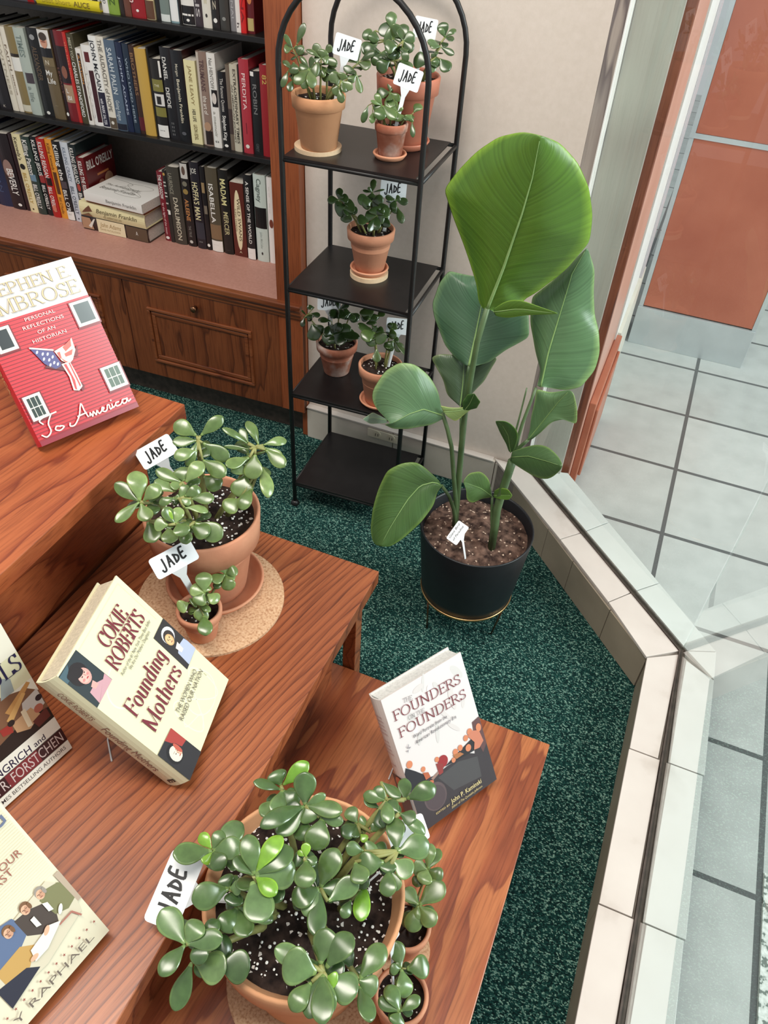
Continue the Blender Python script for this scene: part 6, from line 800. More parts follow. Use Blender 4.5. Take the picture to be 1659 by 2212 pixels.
def cov_mothers(c, d, h):
    c.rect(0, 0, 1, 1, CR)
    lt = (234, 230, 200)
    c.line([(.35 + .25 * math.cos(a), .64 + .12 * math.sin(a)) for a in [i * .15 for i in range(30)]], .0022, lt)
    c.line([(.62 + .25 * math.cos(a), .17 + .13 * math.sin(a * 2)) for a in [i * .13 for i in range(50)]], .0018, lt)
    c.line([(.7 + .2 * math.cos(a), .16 + .12 * math.sin(a)) for a in [i * .15 for i in range(43)]], .0018, lt); c.line([(.45 + .1 * math.sin(a * 2), .05 + .05 * a) for a in [i * .2 for i in range(20)]], .0016, lt)
    c.line([(.05, .97), (.95, .97), (.95, .65)], .001, (214, 208, 176))
    D1 = (46, 54, 58)
    c.poly([(.0, .992), (.255, .985), (.258, .722), (0, .722)], D1); c.poly([(.0, .985), (.12, .985), (.05, .93), (.0, .93)], (70, 92, 102))
    c.poly([(.04, .72), (.06, .80), (.14, .80), (.21, .77), (.255, .78), (.255, .722), (.04, .722)], (196, 150, 158)); c.poly([(.10, .81), (.15, .82), (.16, .78), (.11, .78)], (214, 160, 152))
    c.disc(.115, .905, .088, .062, (38, 30, 32)); c.disc(.135, .872, .058, .046, (214, 156, 146)); c.disc(.128, .876, .045, .038, (228, 176, 164)); c.line([(.098, .892), (.122, .893)], .0006, (70, 46, 44)); c.line([(.142, .893), (.166, .890)], .0006, (70, 46, 44)); c.disc(.105, .862, .014, .007, (216, 130, 126)); c.disc(.165, .864, .012, .007, (212, 130, 126)); c.disc(.098, .922, .07, .03, (38, 30, 32), -.3)
    c.disc(.115, .880, .008, .003, (60, 40, 40)); c.disc(.155, .884, .008, .003, (60, 40, 40)); c.disc(.142, .853, .013, .0035, (176, 60, 70)); c.line([(.138, .882), (.146, .866)], .0006, (180, 120, 110))
    c.poly([(1.0, .614), (.787, .612), (.78, .316), (1.0, .322)], (50, 46, 46)); c.poly([(.83, .33), (.84, .42), (.90, .44), (.99, .43), (1.0, .40), (1.0, .322), (.83, .318)], (176, 184, 206)); c.poly([(.86, .45), (.92, .46), (.91, .40), (.87, .40)], (226, 214, 204))
    c.disc(.905, .535, .075, .052, (206, 204, 206)); c.disc(.895, .525, .060, .044, (58, 48, 46)); c.disc(.882, .512, .045, .038, (206, 166, 116)); c.disc(.878, .514, .034, .031, (222, 188, 140)); c.line([(.86, .526), (.876, .527)], .0006, (80, 56, 44)); c.line([(.89, .527), (.906, .525)], .0006, (80, 56, 44)); c.disc(.868, .518, .006, .003, (50, 34, 30)); c.disc(.898, .520, .006, .003, (50, 34, 30)); c.disc(.884, .494, .012, .003, (160, 80, 70)); c.line([(.88, .518), (.886, .505)], .0006, (150, 100, 70))
    c.poly([(0, .267), (.255, .257), (.262, 0), (0, 0)], (44, 42, 46)); c.poly([(.13, .262), (.255, .257), (.258, .13), (.19, .14), (.16, .2)], (166, 62, 56)); c.disc(.10, .165, .080, .064, (30, 27, 30)); c.disc(.105, .160, .058, .050, (214, 206, 196)); c.disc(.115, .152, .046, .042, (238, 218, 198)); c.disc(.142, .150, .02, .03, (222, 176, 150)); c.line([(.09, .174), (.115, .172)], .0005, (90, 70, 60)); c.line([(.13, .172), (.15, .170)], .0005, (90, 70, 60)); c.disc(.105, .158, .007, .003, (50, 40, 40)); c.disc(.138, .158, .007, .003, (50, 40, 40)); c.disc(.122, .130, .014, .003, (176, 70, 66)); c.disc(.155, .165, .018, .04, (190, 90, 74)); c.line([(.12, .158), (.126, .142)], .0006, (180, 120, 100))
    T = (116, 38, 52)
    serif(c, 'COKIE', .425, .828, .79, .821, .0235, T, .125, .035); serif(c, 'ROBERTS', .330, .720, .875, .718, .0230, T, .125, .035)
    c.text('Author of the #1 New York Times Best Seller', .331, .678, .888, .680, .0052, (70, 62, 56), shear=.25); c.text("We Are Our Mothers' Daughters", .422, .649, .803, .651, .0052, (70, 62, 56), shear=.25)
    serif(c, 'Founding', .127, .490, .745, .480, .0255, T, .125, .035); serif(c, 'Mothers', .124, .342, .725, .343, .0265, T, .125, .035)
    c.text('THE WOMEN WHO', .399, .247, .827, .249, .0080, (86, 76, 66)); c.text('RAISED OUR NATION', .368, .203, .868, .208, .0080, (86, 76, 66))
def sp_mothers(s, w, h, b):
    s.text('COKIE ROBERTS', .35, .90, .35, .66, .0105, (150, 110, 96)); s.text('Founding Mothers', .32, .58, .32, .16, .0135, (140, 96, 88)); s.rect(.35, .035, .65, .065, (30, 28, 28)); s.text('n', .42, .04, .58, .04, .004, CR)
M, r, b, u, n = cover_matrix(-.3961, .3957, 1.7883, .9593, .4643, .040)
BK2 = make_book(M, .040, .166, .2421, CR, 'cream book Founding Mothers with three painted portraits, leaning on the middle oak bench', cover=cov_mothers, spine=sp_mothers, cover_col=CR, paper=(206, 192, 166))
def script(c, strokes, w, col, A):
    """hand-written strokes: A maps (x,y) to cover coords"""
    for st in strokes:
        P = []
        pts = st
        for i in range(len(pts) - 1):    # catmull-rom
            p0 = pts[max(i - 1, 0)]; p1 = pts[i]; p2 = pts[i + 1]; p3 = pts[min(i + 2, len(pts) - 1)]
            for k in range(5):
                t = k / 5; t2 = t * t; t3 = t2 * t
                P.append(tuple(0.5 * ((2 * p1[j]) + (-p0[j] + p2[j]) * t + (2 * p0[j] - 5 * p1[j] + 4 * p2[j] - p3[j]) * t2 + (-p0[j] + 3 * p1[j] - 3 * p2[j] + p3[j]) * t3) for j in (0, 1)))
        P.append(pts[-1]); c.line([A(*p) for p in P], w, col)
def cov_america(c, d, h):
    RD = (200, 40, 52)
    c.rect(0, 0, 1, 1, RD); c.rect(0, .759, 1, 1, (196, 192, 192))
    k = 0; z = .745
    while z > .03:
        c.line([(0.0, z + random.uniform(-.001, .001)), (1.0, z + random.uniform(-.001, .001))], .0011, (132, 22, 34)); z -= .0215
    c.rect(0, 0, 1, .03, (140, 30, 48))
    gold, gs = (206, 184, 136), (150, 128, 104)
    for tx, a0, a1, z, hh in (('STEPHEN E.', .07, .93, .895, .0165), ('AMBROSE', .03, .95, .790, .0200)):
        serif(c, tx, a0 + .006, z - .003, a1 + .006, z - .003, hh, gs, .08, .03); serif(c, tx, a0, z, a1, z, hh, gold, .08, .03)
    for tx, a0, a1, z in (('PERSONAL', .359, .643, .718), ('REFLECTIONS', .309, .695, .673), ('OF AN', .414, .581, .628), ('HISTORIAN', .338, .660, .585)):
        c.text(tx, a0, z, a1, z, .0052, (232, 206, 200))
    def win(a0, b0, a1, b1, panes, drk=(70, 76, 76)):
        c.rect(a0 - .012, b0 - .010, a1 + .012, b1 + .004, (120, 24, 34)); c.rect(a0, b0, a1, b1, (226, 222, 208)); c.rect(a0 + .028, b0 + .018, a1 - .028, b1 - .016, drk)
        if panes:
            for f in (.36, .64): c.rect(a0 + (a1 - a0) * f - .003, b0 + .018, a0 + (a1 - a0) * f + .003, b1 - .016, (214, 214, 200))
            c.rect(a0 + .028, (b0 + b1) / 2 - .003, a1 - .028, (b0 + b1) / 2 + .003, (214, 214, 200))
    win(.79, .588, .998, .741, False); win(.035, .586, .206, .731, False, (34, 38, 40)); win(.80, .158, .998, .312, True, (74, 92, 76)); win(.03, .155, .193, .310, True, (34, 50, 44))
    c.poly([(.33, .43), (.5, .37), (.5, .43), (.42, .46)], (90, 14, 26)); c.poly([(.52, .36), (.60, .25), (.56, .22), (.50, .33)], (110, 18, 30)); c.poly([(.6, .44), (.70, .50), (.66, .43)], (120, 20, 30))
    c.poly([(.285, .563), (.467, .505), (.485, .43), (.477, .407), (.42, .402), (.347, .45)], (74, 70, 124))
    for a_, b_ in ((.33, .53), (.37, .51), (.41, .50), (.36, .48), (.40, .465), (.44, .475), (.39, .435), (.43, .44), (.455, .425)): c.disc(a_, b_, .014, .007, (214, 208, 220), .5)
    c.line([(.285, .566), (.47, .512)], .0022, (228, 220, 206))
    c.poly([(.474, .503), (.60, .52), (.674, .545), (.66, .47), (.60, .42), (.547, .402), (.499, .437)], (228, 214, 192))
    for q in ([(.56, .51), (.66, .54), (.64, .50), (.57, .48)], [(.55, .47), (.64, .48), (.61, .45), (.55, .45)], [(.5, .46), (.53, .43), (.56, .41), (.53, .405)], [(.49, .49), (.52, .49), (.51, .45), (.495, .45)]): c.poly(q, (196, 92, 80))
    c.poly([(.484, .417), (.565, .416), (.575, .33), (.575, .25), (.53, .232), (.483, .245), (.50, .33)], (232, 222, 206)); c.poly([(.50, .41), (.525, .41), (.535, .30), (.515, .24), (.50, .25), (.515, .33)], (190, 60, 60)); c.poly([(.548, .41), (.56, .41), (.565, .26), (.55, .25)], (190, 70, 66))
    S = (240, 232, 212)
    A = lambda x, y: (.05 + x * .90, .028 + y * .125)
    st = [[(.05, .75), (.03, .95), (.08, 1.05), (.22, 1.08)], [(.16, 1.05), (.10, .7), (.09, .3), (.03, .12), (-.01, .28)], [(.20, .35), (.16, .42), (.14, .28), (.18, .18), (.23, .28), (.20, .38)],
          [(.30, .32), (.29, .18), (.34, .16), (.42, .5), (.485, 1.0), (.49, .6), (.50, .28)], [(.40, .48), (.50, .50)],
          [(.52, .28), (.535, .42), (.545, .22), (.57, .42), (.585, .22), (.61, .40), (.62, .22), (.655, .30)], [(.655, .28), (.69, .38), (.675, .44), (.66, .30), (.69, .20), (.72, .28)], [(.72, .28), (.735, .44), (.755, .42), (.75, .22), (.78, .26)],
          [(.785, .42), (.785, .24), (.815, .30)], [(.79, .60), (.795, .62)], [(.865, .40), (.83, .40), (.825, .24), (.87, .24), (.895, .32)], [(.96, .40), (.91, .42), (.905, .24), (.94, .24), (.965, .42), (.965, .24), (1.0, .30)]]
    script(c, st, .0020, S, A)
def sp_america(s, w, h, b):
    s.text('TO AMERICA', .25, .75, .25, .35, .011, (220, 190, 130))
M, r, b, u, n = cover_matrix(-.7931, .6643, 1.1545, 1.0035, .7084, .024)
BK3 = make_book(M, .024, .1632, .2432, (196, 36, 48), 'red book To America with windows and a flag, on the highest oak bench', cover=cov_america, spine=sp_america, cover_col=(206, 60, 66), paper=(228, 224, 214), mat=M_gloss)
def cov_souls(c, d, h):
    c.rect(0, 0, 1, 1, (226, 220, 204)); c.rect(0, .60, 1, .80, (214, 210, 176))
    c.poly([(0, .26), (1, .275), (1, .50), (.93, .56), (.80, .60), (.6, .66), (.3, .64), (0, .55)], (120, 84, 62))
    c.poly([(0, .26), (1, .275), (1, .36), (.8, .40), (.5, .36), (.2, .38), (0, .34)], (34, 28, 26)); c.poly([(.72, .60), (.80, .72), (.86, .68), (.84, .60)], (150, 160, 160)); c.poly([(.70, .52), (.95, .60), (.97, .58), (.74, .47)], (190, 140, 84)); c.poly([(.68, .47), (.88, .56), (.90, .54), (.70, .43)], (206, 160, 100))
    c.poly([(.84, .50), (.99, .52), (.99, .40), (.9, .38), (.80, .42)], (196, 190, 184)); c.poly([(.70, .43), (.88, .44), (.92, .36), (.80, .32), (.70, .36)], (190, 150, 112)); c.disc(.93, .40, .04, .028, (170, 96, 80)); c.disc(.97, .46, .03, .02, (40, 32, 40)); c.poly([(.84, .35), (.98, .37), (.98, .30), (.86, .29)], (96, 44, 40)); c.poly([(.80, .46), (.84, .46), (.83, .33), (.79, .34)], (222, 206, 176)); c.poly([(.6, .45), (.7, .44), (.68, .38), (.6, .40)], (150, 50, 44)); c.disc(.70, .44, .03, .02, (36, 30, 30))
    serif(c, 'TO TRY', .12, .86, .88, .86, .022, (34, 34, 70)); serif(c, "MEN'S SOULS", .02, .690, .985, .690, .027, (34, 34, 70), .11, .035)
    c.rect(0, .182, 1, .276, (232, 228, 216)); c.text('NEWT GINGRICH', .03, .194, .722, .186, .0135, (30, 30, 60), offset=.008); c.text('and', .755, .193, .86, .192, .010, (30, 30, 60), offset=.008)
    c.rect(0, .076, 1, .178, (52, 22, 28)); c.rect(.45, .078, .75, .176, (120, 44, 50)); c.text('WILLIAM R. FORSTCHEN', .02, .092, .975, .092, .0185, (206, 190, 186), offset=-.002)
    c.rect(0, 0, 1, .074, (232, 228, 216)); c.text('NEW YORK TIMES BESTSELLING AUTHORS', .02, .026, .955, .028, .0068, (60, 56, 56), offset=.004)
M, r, b, u, n = cover_matrix(-.6147, .22, 1.3613, 1.3585, .4452, .018)
BK4 = make_book(M, .018, .163, .243, (226, 220, 204), 'white book with a battle painting and the name FORSTCHEN at the left edge', cover=cov_souls, cover_col=(226, 220, 204))
def cov_raph(c, d, h):
    c.rect(0, 0, 1, 1, (222, 214, 188))
    for k in range(40): c.line([(.02, .45 + .0135 * k), (.98, .45 + .0135 * k)], .0006, (214, 205, 176))
    c.text('FOUNDING', .06, .80, .96, .80, .0230, (96, 104, 130)); c.text('MYTHS', .15, .90, .85, .90, .018, (96, 104, 130))
    c.text('STORIES THAT HIDE OUR', .05, .650, .905, .632, .0092, (150, 84, 70), offset=-.006); c.text('PATRIOTIC PAST', .20, .583, .80, .592, .0092, (150, 84, 70), offset=-.006)
    F, BR, BL_, GN, W2 = (214, 170, 140), (74, 62, 56), (92, 108, 140), (124, 122, 84), (226, 222, 210)
    c.poly([(.3, .40), (.9, .45), (1.0, .33), (.95, .20), (.6, .14), (.3, .16)], (208, 198, 174))
    c.poly([(.38, .40), (.52, .46), (.62, .44), (.66, .34), (.55, .30), (.38, .30)], BL_); c.poly([(.62, .42), (.72, .41), (.80, .38), (.84, .31), (.80, .24), (.70, .26), (.62, .32)], BR); c.poly([(.80, .40), (.87, .42), (.95, .40), (1.0, .34), (.99, .28), (.90, .26), (.82, .29)], GN)
    c.poly([(.96, .44), (1.0, .44), (1.0, .25), (.97, .25)], (180, 160, 140)); c.poly([(.36, .30), (.55, .31), (.62, .26), (.52, .20), (.36, .20)], (190, 150, 86)); c.poly([(.30, .24), (.50, .21), (.56, .16), (.30, .12)], (44, 44, 58))
    for a_, b_ in ((.835, .420), (.715, .420), (.50, .47), (.40, .43), (.56, .40)): c.disc(a_, b_ + .012, .036, .028, (150, 140, 130) if a_ > .8 else (120, 84, 56)); c.disc(a_ - .006, b_, .028, .025, F)
    for a_, b_ in ((.835, .420), (.715, .420), (.50, .47), (.40, .43), (.56, .40)):
        x_, y_ = a_ - .006, b_
        c.disc(x_ + .012, y_ - .002, .014, .018, (196, 148, 120)); c.line([(x_ - .018, y_ + .007), (x_ - .006, y_ + .006)], .0006, (80, 54, 44)); c.line([(x_ + .004, y_ + .006), (x_ + .014, y_ + .007)], .0006, (80, 54, 44)); c.line([(x_ - .004, y_ + .004), (x_ - .008, y_ - .005)], .0006, (160, 110, 88)); c.line([(x_ - .010, y_ - .011), (x_ + .004, y_ - .011)], .0007, (150, 72, 64))
        c.disc(a_ + .026, b_ + .004, .012, .018, (150, 140, 130) if a_ > .8 else (120, 84, 56))
    c.poly([(.80, .385), (.83, .37), (.83, .32), (.80, .33)], W2); c.poly([(.69, .37), (.72, .37), (.72, .31), (.69, .32)], W2); c.poly([(.58, .26), (.75, .28), (.82, .25), (.66, .20), (.56, .20)], W2); c.disc(.72, .27, .03, .013, F, .4); c.disc(.57, .22, .03, .012, F); c.disc(.86, .295, .03, .012, W2, .6)
    c.line([(.80, .24), (.90, .24), (.93, .19)], .002, (170, 110, 96))
    for i in range(15):
        a_ = .05 + .91 * i / 14; c.poly([(a_ + (.013 if q % 2 == 0 else .005) * math.cos(q * math.pi / 5), .112 + (.009 if q % 2 == 0 else .0035) * math.sin(q * math.pi / 5)) for q in range(10)], (150, 80, 70))
    c.text('RAY RAPHAEL', .10, .050, .90, .050, .0085, (110, 98, 88), offset=-.004)
M, r, b, u, n = cover_matrix(-.4107, .0410, 1.3825, .9917, .4567, .028)
BK5 = make_book(M, .028, .163, .243, (222, 214, 188), 'cream book with a painting of wigged men writing and the name RAPHAEL', cover=cov_raph, cover_col=(222, 214, 188))
# wire easels behind the books
def easel(name, M, d, h, zt, label):
    """small bent rod stand: two feet in front of the cover bottom, rods up the back, back leg to the table"""
    e = empty(name, label=label, cat='book stand', group='clear book stands')
    mi = M
    m = MB()
    for yy in (d * .28, d * .72):
        lo = mi @ Vector((-.0022, yy, .006)); top = mi @ Vector((-.0022, yy, h * .55))
        back = M.to_3x3() @ Vector((-1, 0, 0)); back.z = 0; back.normalize()
        foot = Vector((top.x, top.y, zt + .0016)) + back * .030
        m.tube([lo, top, foot, foot - back * .02 + (mi.to_3x3() @ Vector((0, -.03 if yy < d / 2 else .03, 0)))], .0014, 6)
    m.tube([mi @ Vector((-.0022, d * .28, h * .55)), mi @ Vector((-.0022, d * .72, h * .55))], .0014, 6)
    m.build('bent_rod', M_wire, e); return e
for (args, d, w_, lb) in (((-.1021, .5743, 1.0304, 1.0091, .2125, .036), .1629, .036, 'clear rod stand behind the grey-white book on the lowest bench'), ((-.3961, .3957, 1.7883, .9593, .4643, .040), .166, .04, 'clear rod stand behind the cream portrait book on the middle bench'), ((-.7931, .6643, 1.1545, 1.0035, .7084, .024), .163, .024, 'clear rod stand behind the red book on the highest bench')):
    M = cover_matrix(*args)[0]; easel('book_stand', M, d, .243, {.2125: .193, .4643: .441, .7084: .695}[args[4]], lb)

# ------------------------------------------------------------------ black plant rack with arched ends
RX0, RY0, RYAW, RW, RD = -0.7695, 1.3988, 0.0486, 0.2872, 0.2479
RK = empty('plant_rack', (RX0, RY0, 0), label='tall black metal plant rack with four shelves and arched top by the beige wall', cat='plant rack')
RK.rotation_euler = (0, 0, RYAW)
SZ = (0.0806, 0.3679, 0.6476, 0.924)
for y in (0.0, RD):
    m = MB(); zc = 1.085; r_ = RW / 2
    pts = [(0, y, 0.012), (0, y, .5), (0, y, zc)] + [(r_ - r_ * math.cos(a), y, zc + r_ * math.sin(a)) for a in [math.pi * i / 20 for i in range(1, 20)]] + [(RW, y, zc), (RW, y, .5), (RW, y, 0.012)]
    m.tube(pts, 0.0056, 10); m.build('arched_upright', M_black, RK)
    for x in (0, RW):
        m = MB(); m.lathe([(0, 0), (.0105, 0), (.012, .004), (.010, .010), (.006, .014), (0, .014)], 18, (x, y, 0)); m.build('foot', M_black, RK)
for z in SZ:
    m = MB()
    m.box((0.002, 0.002, z - 0.0035), (RW - 0.012, RD - 0.002, z - .001)); sh = m.build('shelf', M_blacksh, RK, bevel=0.0006)
    m = MB()
    for p, q in (((0, 0), (RW, 0)), ((RW, 0), (RW, RD)), ((RW, RD), (0, RD)), ((0, RD), (0, 0))): m.tube([(p[0], p[1], z - 0.0075), (q[0], q[1], z - 0.0075)], 0.0042, 8)
    m.box((0.004, -0.003, z - .0035), (RW - .004, -0.0012, z + .0012))
    m.build('shelf_rail', M_black, RK)

# ------------------------------------------------------------------ jade plants
def jade_leaf(mb, B, T, w, nrm, col, edge=None):
    B = Vector(B); T = Vector(T); L = (T - B).length
    if L < 1e-4: return
    ax = (T - B).normalized(); n = (nrm - ax * nrm.dot(ax)); n.normalize(); sd = ax.cross(n)
    prof = [(0.0, .16), (.10, .20), (.24, .46), (.40, .80), (.56, .98), (.70, 1.0), (.83, .86), (.93, .58), (1.0, .12)]
    k = 10; rings = []; bend = random.uniform(-.08, .16) * L; th = min(w * .13, .0032); cup = random.uniform(-.02, .16)
    for s, q in prof:
        c = B + ax * (L * s) + n * (bend * math.sin(math.pi * s * .9)); ring = []
        hw = w * .5 * q; ht = th * (0.5 + .5 * q) if s > 0 else th * .6
        for j in range(k):
            a = 2 * math.pi * j / k; x = math.cos(a); y = math.sin(a)
            ring.append(mb.bm.verts.new(c + sd * (hw * x) + n * (ht * y * (1 - .55 * x * x) + cup * hw * x * x)))
        rings.append(ring)
    fs = []
    for a, b in zip(rings, rings[1:]):
        for j in range(k): fs.append(mb.bm.faces.new((a[j], a[(j + 1) % k], b[(j + 1) % k], b[j])))
    fs.append(mb.bm.faces.new(rings[0][::-1])); fs.append(mb.bm.faces.new(rings[-1]))
    c0 = lin(col); ce = lin(tuple(min(255, v * f) for v, f in zip(col, (1.14, 1.10, 1.08)))); cb = lin(tuple(min(255, a + (b - a) * .5) for a, b in zip(col, (150, 176, 96))))
    for i, f in enumerate(fs):
        f.smooth = True
        row, j = divmod(i, k)
        for l in f.loops: l[mb.cl] = ce if (j in (0, 4, 5, 9) and row > 1 and i < len(fs) - 2) else (cb if row == 0 else c0)
CAMP = Vector((0, 0, 1.45))
def foliage(e, key, root, soil_r, mt, tone=(1, 1, 1), seed=0, stemr=.0028):
    random.seed(seed); fo = MB(); st = MB(); root = Vector(root)
    for cen, leaves in LEAVES[key]:
        c = Vector(cen) * 1e-4
        rr = soil_r * .55; d = Vector((c.x - root.x, c.y - root.y, 0)); d = d.normalized() * min(d.length, rr) if d.length > 1e-5 else Vector((0, 0, 0))
        s0 = root + d * random.uniform(.4, 1) - Vector((0, 0, .006)); mid = s0.lerp(c, .5) + Vector((0, 0, .010))
        st.tube([s0, s0.lerp(mid, .5) + Vector((0, 0, .004)), mid, mid.lerp(c, .55) + Vector((0, 0, .002)), c], stemr * 1.25, 7, r1=stemr * .7)
        for L in leaves:
            b = Vector(L[0:3]) * 1e-4; t = Vector(L[3:6]) * 1e-4; w = L[6] * 1e-4
            if (b - c).length > 0.006: st.tube([c, b], stemr * .7, 6, r1=stemr * .5)
            v = random.random()
            if L[7]: col = (122 + 20 * v, 160 + 14 * v, 52 + 10 * v)
            else:
                col = (74 + 26 * v, 94 + 24 * v, 54 + 16 * v) if random.random() < .72 else (98 + 20 * v, 118 + 18 * v, 74 + 14 * v)
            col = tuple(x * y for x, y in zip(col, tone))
            nn = (CAMP - t).normalized() * 1.1 + Vector((0, 0, .6)) + Vector((random.uniform(-.5, .5), random.uniform(-.5, .5), random.uniform(-.3, .3)))
            jade_leaf(fo, b, t, w * 1.2, nn, col)
        if len(leaves) > 2:
            ln = sum((Vector(L[3:6]) - Vector(L[0:3])).length for L in leaves) / len(leaves) * 1e-4 * .85; ww = max(L[6] for L in leaves) * 1e-4
            dn = (root - c); dn.z = min(dn.z, -.01); dn = dn.normalized()
            a0 = random.random() * 6.28; cc = c + dn * ln * .55
            for q in range(4 if len(leaves) > 4 else 3):
                a = a0 + q * 2.1; dr = Vector((math.cos(a), math.sin(a), random.uniform(-.35, .25)))
                v = random.random(); col = tuple(x * y for x, y in zip((60 + 22 * v, 80 + 22 * v, 46 + 14 * v), tone))
                jade_leaf(fo, cc, cc + dr * ln * random.uniform(.7, 1.0), ww * random.uniform(.7, .95), Vector((0, 0, 1)) + Vector((random.uniform(-.4, .4), random.uniform(-.4, .4), 0)), col)
    o = fo.build('foliage', M_leaf, e); md = o.modifiers.new('sub', 'SUBSURF'); md.levels = 1; md.render_levels = 1
    st.build('stems', M_stem, e)
def clay_pot(e, c, rb, rr, h, mat, rim=.26, name='pot', wall=.006, soilmat_=None, soil_drop=.012, n=56):
    rc = rb + (rr * .93 - rb) * (1 - rim); m = MB()
    m.lathe([(0, 0), (rb - .002, 0), (rb, .002), (rc, h * (1 - rim) - .001), (rc + .001, h * (1 - rim)), (rr * .955, h * (1 - rim) + .002), (rr - .0008, h - .003), (rr - .003, h), (rr - wall, h - .0005), (rr - wall - .001, h - .004), (rr * .86, h - soil_drop - .004), (rr * .80, h * .55)], n, c)
    o = m.build(name, mat, e)
    m = MB(); zs = h - soil_drop; R_ = rr * .88; k = 12; rings = [[m.bm.verts.new((c[0], c[1], c[2] + zs + .003))]]
    for i in range(1, k + 1):
        r0 = R_ * i / k; rings.append([m.bm.verts.new((c[0] + r0 * math.cos(2 * math.pi * j / 36), c[1] + r0 * math.sin(2 * math.pi * j / 36), c[2] + zs + .0035 * noise.noise(Vector((r0 * math.cos(j) * 60, r0 * math.sin(j) * 60, c[0] * 9))))) for j in range(36)])
    for j in range(36): m.bm.faces.new((rings[0][0], rings[1][j], rings[1][(j + 1) % 36])).smooth = True
    for a, b in zip(rings[1:], rings[2:]):
        for j in range(36): m.bm.faces.new((a[j], b[j], b[(j + 1) % 36], a[(j + 1) % 36])).smooth = True
    m.build('soil', soilmat_ or M_soil, e)
    return o
def perlite(e, c, r, n, size=.0016):
    m = MB()
    for _ in range(n):
        a = random.random() * 6.283; q = r * math.sqrt(random.random()) * .94; p = Vector((c[0] + q * math.cos(a), c[1] + q * math.sin(a), c[2] + .0025))
        s = size * random.uniform(.5, 1.5); t = bmesh.ops.create_icosphere(m.bm, subdivisions=1, radius=s, matrix=Matrix.Translation(p) @ Matrix.Diagonal((1, random.uniform(.6, 1.2), .7, 1)))
    m.build('perlite', M_white, e, kind='stuff')
def saucer(c, r, h, label, mat, group='terracotta saucers'):
    m = MB(); m.lathe([(0, 0), (r * .80, 0), (r * .84, .002), (r - .001, h - .002), (r - .002, h), (r - .005, h), (r - .007, h - .003), (r * .80, .005), (0, .005)], 56)
    o = m.build('saucer', mat); o.location = c; tag(o, label, 'saucer', group); return o
def cork(c, r, h, label, mat=None):
    m = MB(); m.lathe([(0, 0), (r, 0), (r, h), (0, h)], 64); o = m.build('cork_mat', mat or M_cork, sharp=40); o.location = c; tag(o, label, 'mat', 'cork mats under pots'); return o
G_J = 'potted jade plants'
def potted(key, label, c, rb, rr, h, mat, seed, tone=(1, 1, 1), stemr=.0028, perl=0, rim=.26, root_off=(0, 0), drop=.012):
    e = empty('potted_jade_plant', c, label=label, cat='potted plant', group=G_J)
    clay_pot(e, (0, 0, 0), rb, rr, h, mat, rim=rim, soil_drop=drop)
    fe = e
    random.seed(seed)
    if perl: perlite(e, (0, 0, h - drop), rr * .86, perl)
    # foliage was measured in room coordinates: build it there, then hang it on the pot
    n0 = set(COL.objects)
    foliage(None, key, (c[0] + root_off[0], c[1] + root_off[1], c[2] + h - drop), rr * .8, mat, tone, seed, stemr)
    for o in set(COL.objects) - n0:
        o.data.transform(Matrix.Translation((-c[0], -c[1], -c[2]))); o.parent = e
    return e
GR = (.92, .92, .92)
ZL, ZM = .193, .441
cork((-.188, .318, ZL), .112, .004, 'wide round cork mat under the biggest jade pot on the lowest bench')
potted('P1', 'largest jade plant in a wide terracotta pot, in front of the grey-white book', (-.1925, .336, ZL + .0042), .086, .1265, .253, M_claylt, 11, (.92, 1.0, .95), .0042, 260, drop=.022)
cork((-.0690, .404, ZL), .040, .004, 'small round cork mat under the little pot beside the biggest jade pot')
potted('P4', 'small jade plant in a little pot touching the right side of the biggest pot', (-.0715, .412, ZL + .0042), .026, .036, .075, M_clay, 12, (1.08, 1.12, 1.05), .002)
potted('P5', 'small jade plant nearest the bottom edge, right of the biggest pot', (-.0465, .327, ZL + .0002), .028, .038, .078, M_clay, 13, (.95, 1.05, .95), .002, 20)
cork((-.552, .700, ZM), .122, .0045, 'round cork mat under the saucer on the middle bench')
saucer((-.558, .726, ZM + .0046), .083, .022, 'large terracotta saucer on the cork mat on the middle bench', M_clay)
potted('P2', 'jade plant in a large terracotta pot and saucer on the middle bench', (-.566, .727, ZM + .0098), .058, .0915, .166, M_clay, 14, (1.08, 1.10, 1.02), .0038, 120, rim=.33, drop=.016)
potted('P3', 'little jade plant in a small pot on the edge of the cork mat, middle bench', (-.5225, .628, ZM + .0047), .0225, .0365, .064, M_clay, 15, (1.22, 1.22, 1.15), .0022, 16)
s1, s2, s3 = SZ[3] - .0009, SZ[2] - .0009, SZ[1] - .0009
cork((-.7263, 1.472, s1), .0475, .008, 'thick pale cork disc under the left pot on the top rack shelf', M_corklt)
potted('T1', 'jade plant in a pale terracotta pot on a cork disc, top rack shelf', (-.7195, 1.462, s1 + .0082), .036, .0535, .098, M_claylt, 16, (.85, .88, .80), .002, 24)
saucer((-.583, 1.585, s1), .052, .014, 'red-brown saucer under the tall pot at the back of the top rack shelf', M_clayred)
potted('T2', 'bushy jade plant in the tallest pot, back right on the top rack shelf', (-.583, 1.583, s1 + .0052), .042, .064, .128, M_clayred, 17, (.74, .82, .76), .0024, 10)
saucer((-.5825, 1.502, s1), .035, .010, 'small orange saucer under the weathered pot on the top rack shelf', M_clay)
potted('T3', 'tiny jade plant in a whitish weathered pot at the front of the top rack shelf', (-.5815, 1.500, s1 + .0052), .0235, .0335, .062, M_clayold, 18, (.88, .95, .82), .0016, 8)
cork((-.632, 1.538, s2), .0435, .010, 'pale cork disc under the saucer on the second rack shelf', M_corklt)
saucer((-.632, 1.538, s2 + .0101), .045, .012, 'orange saucer on a pale cork disc on the second rack shelf', M_clay)
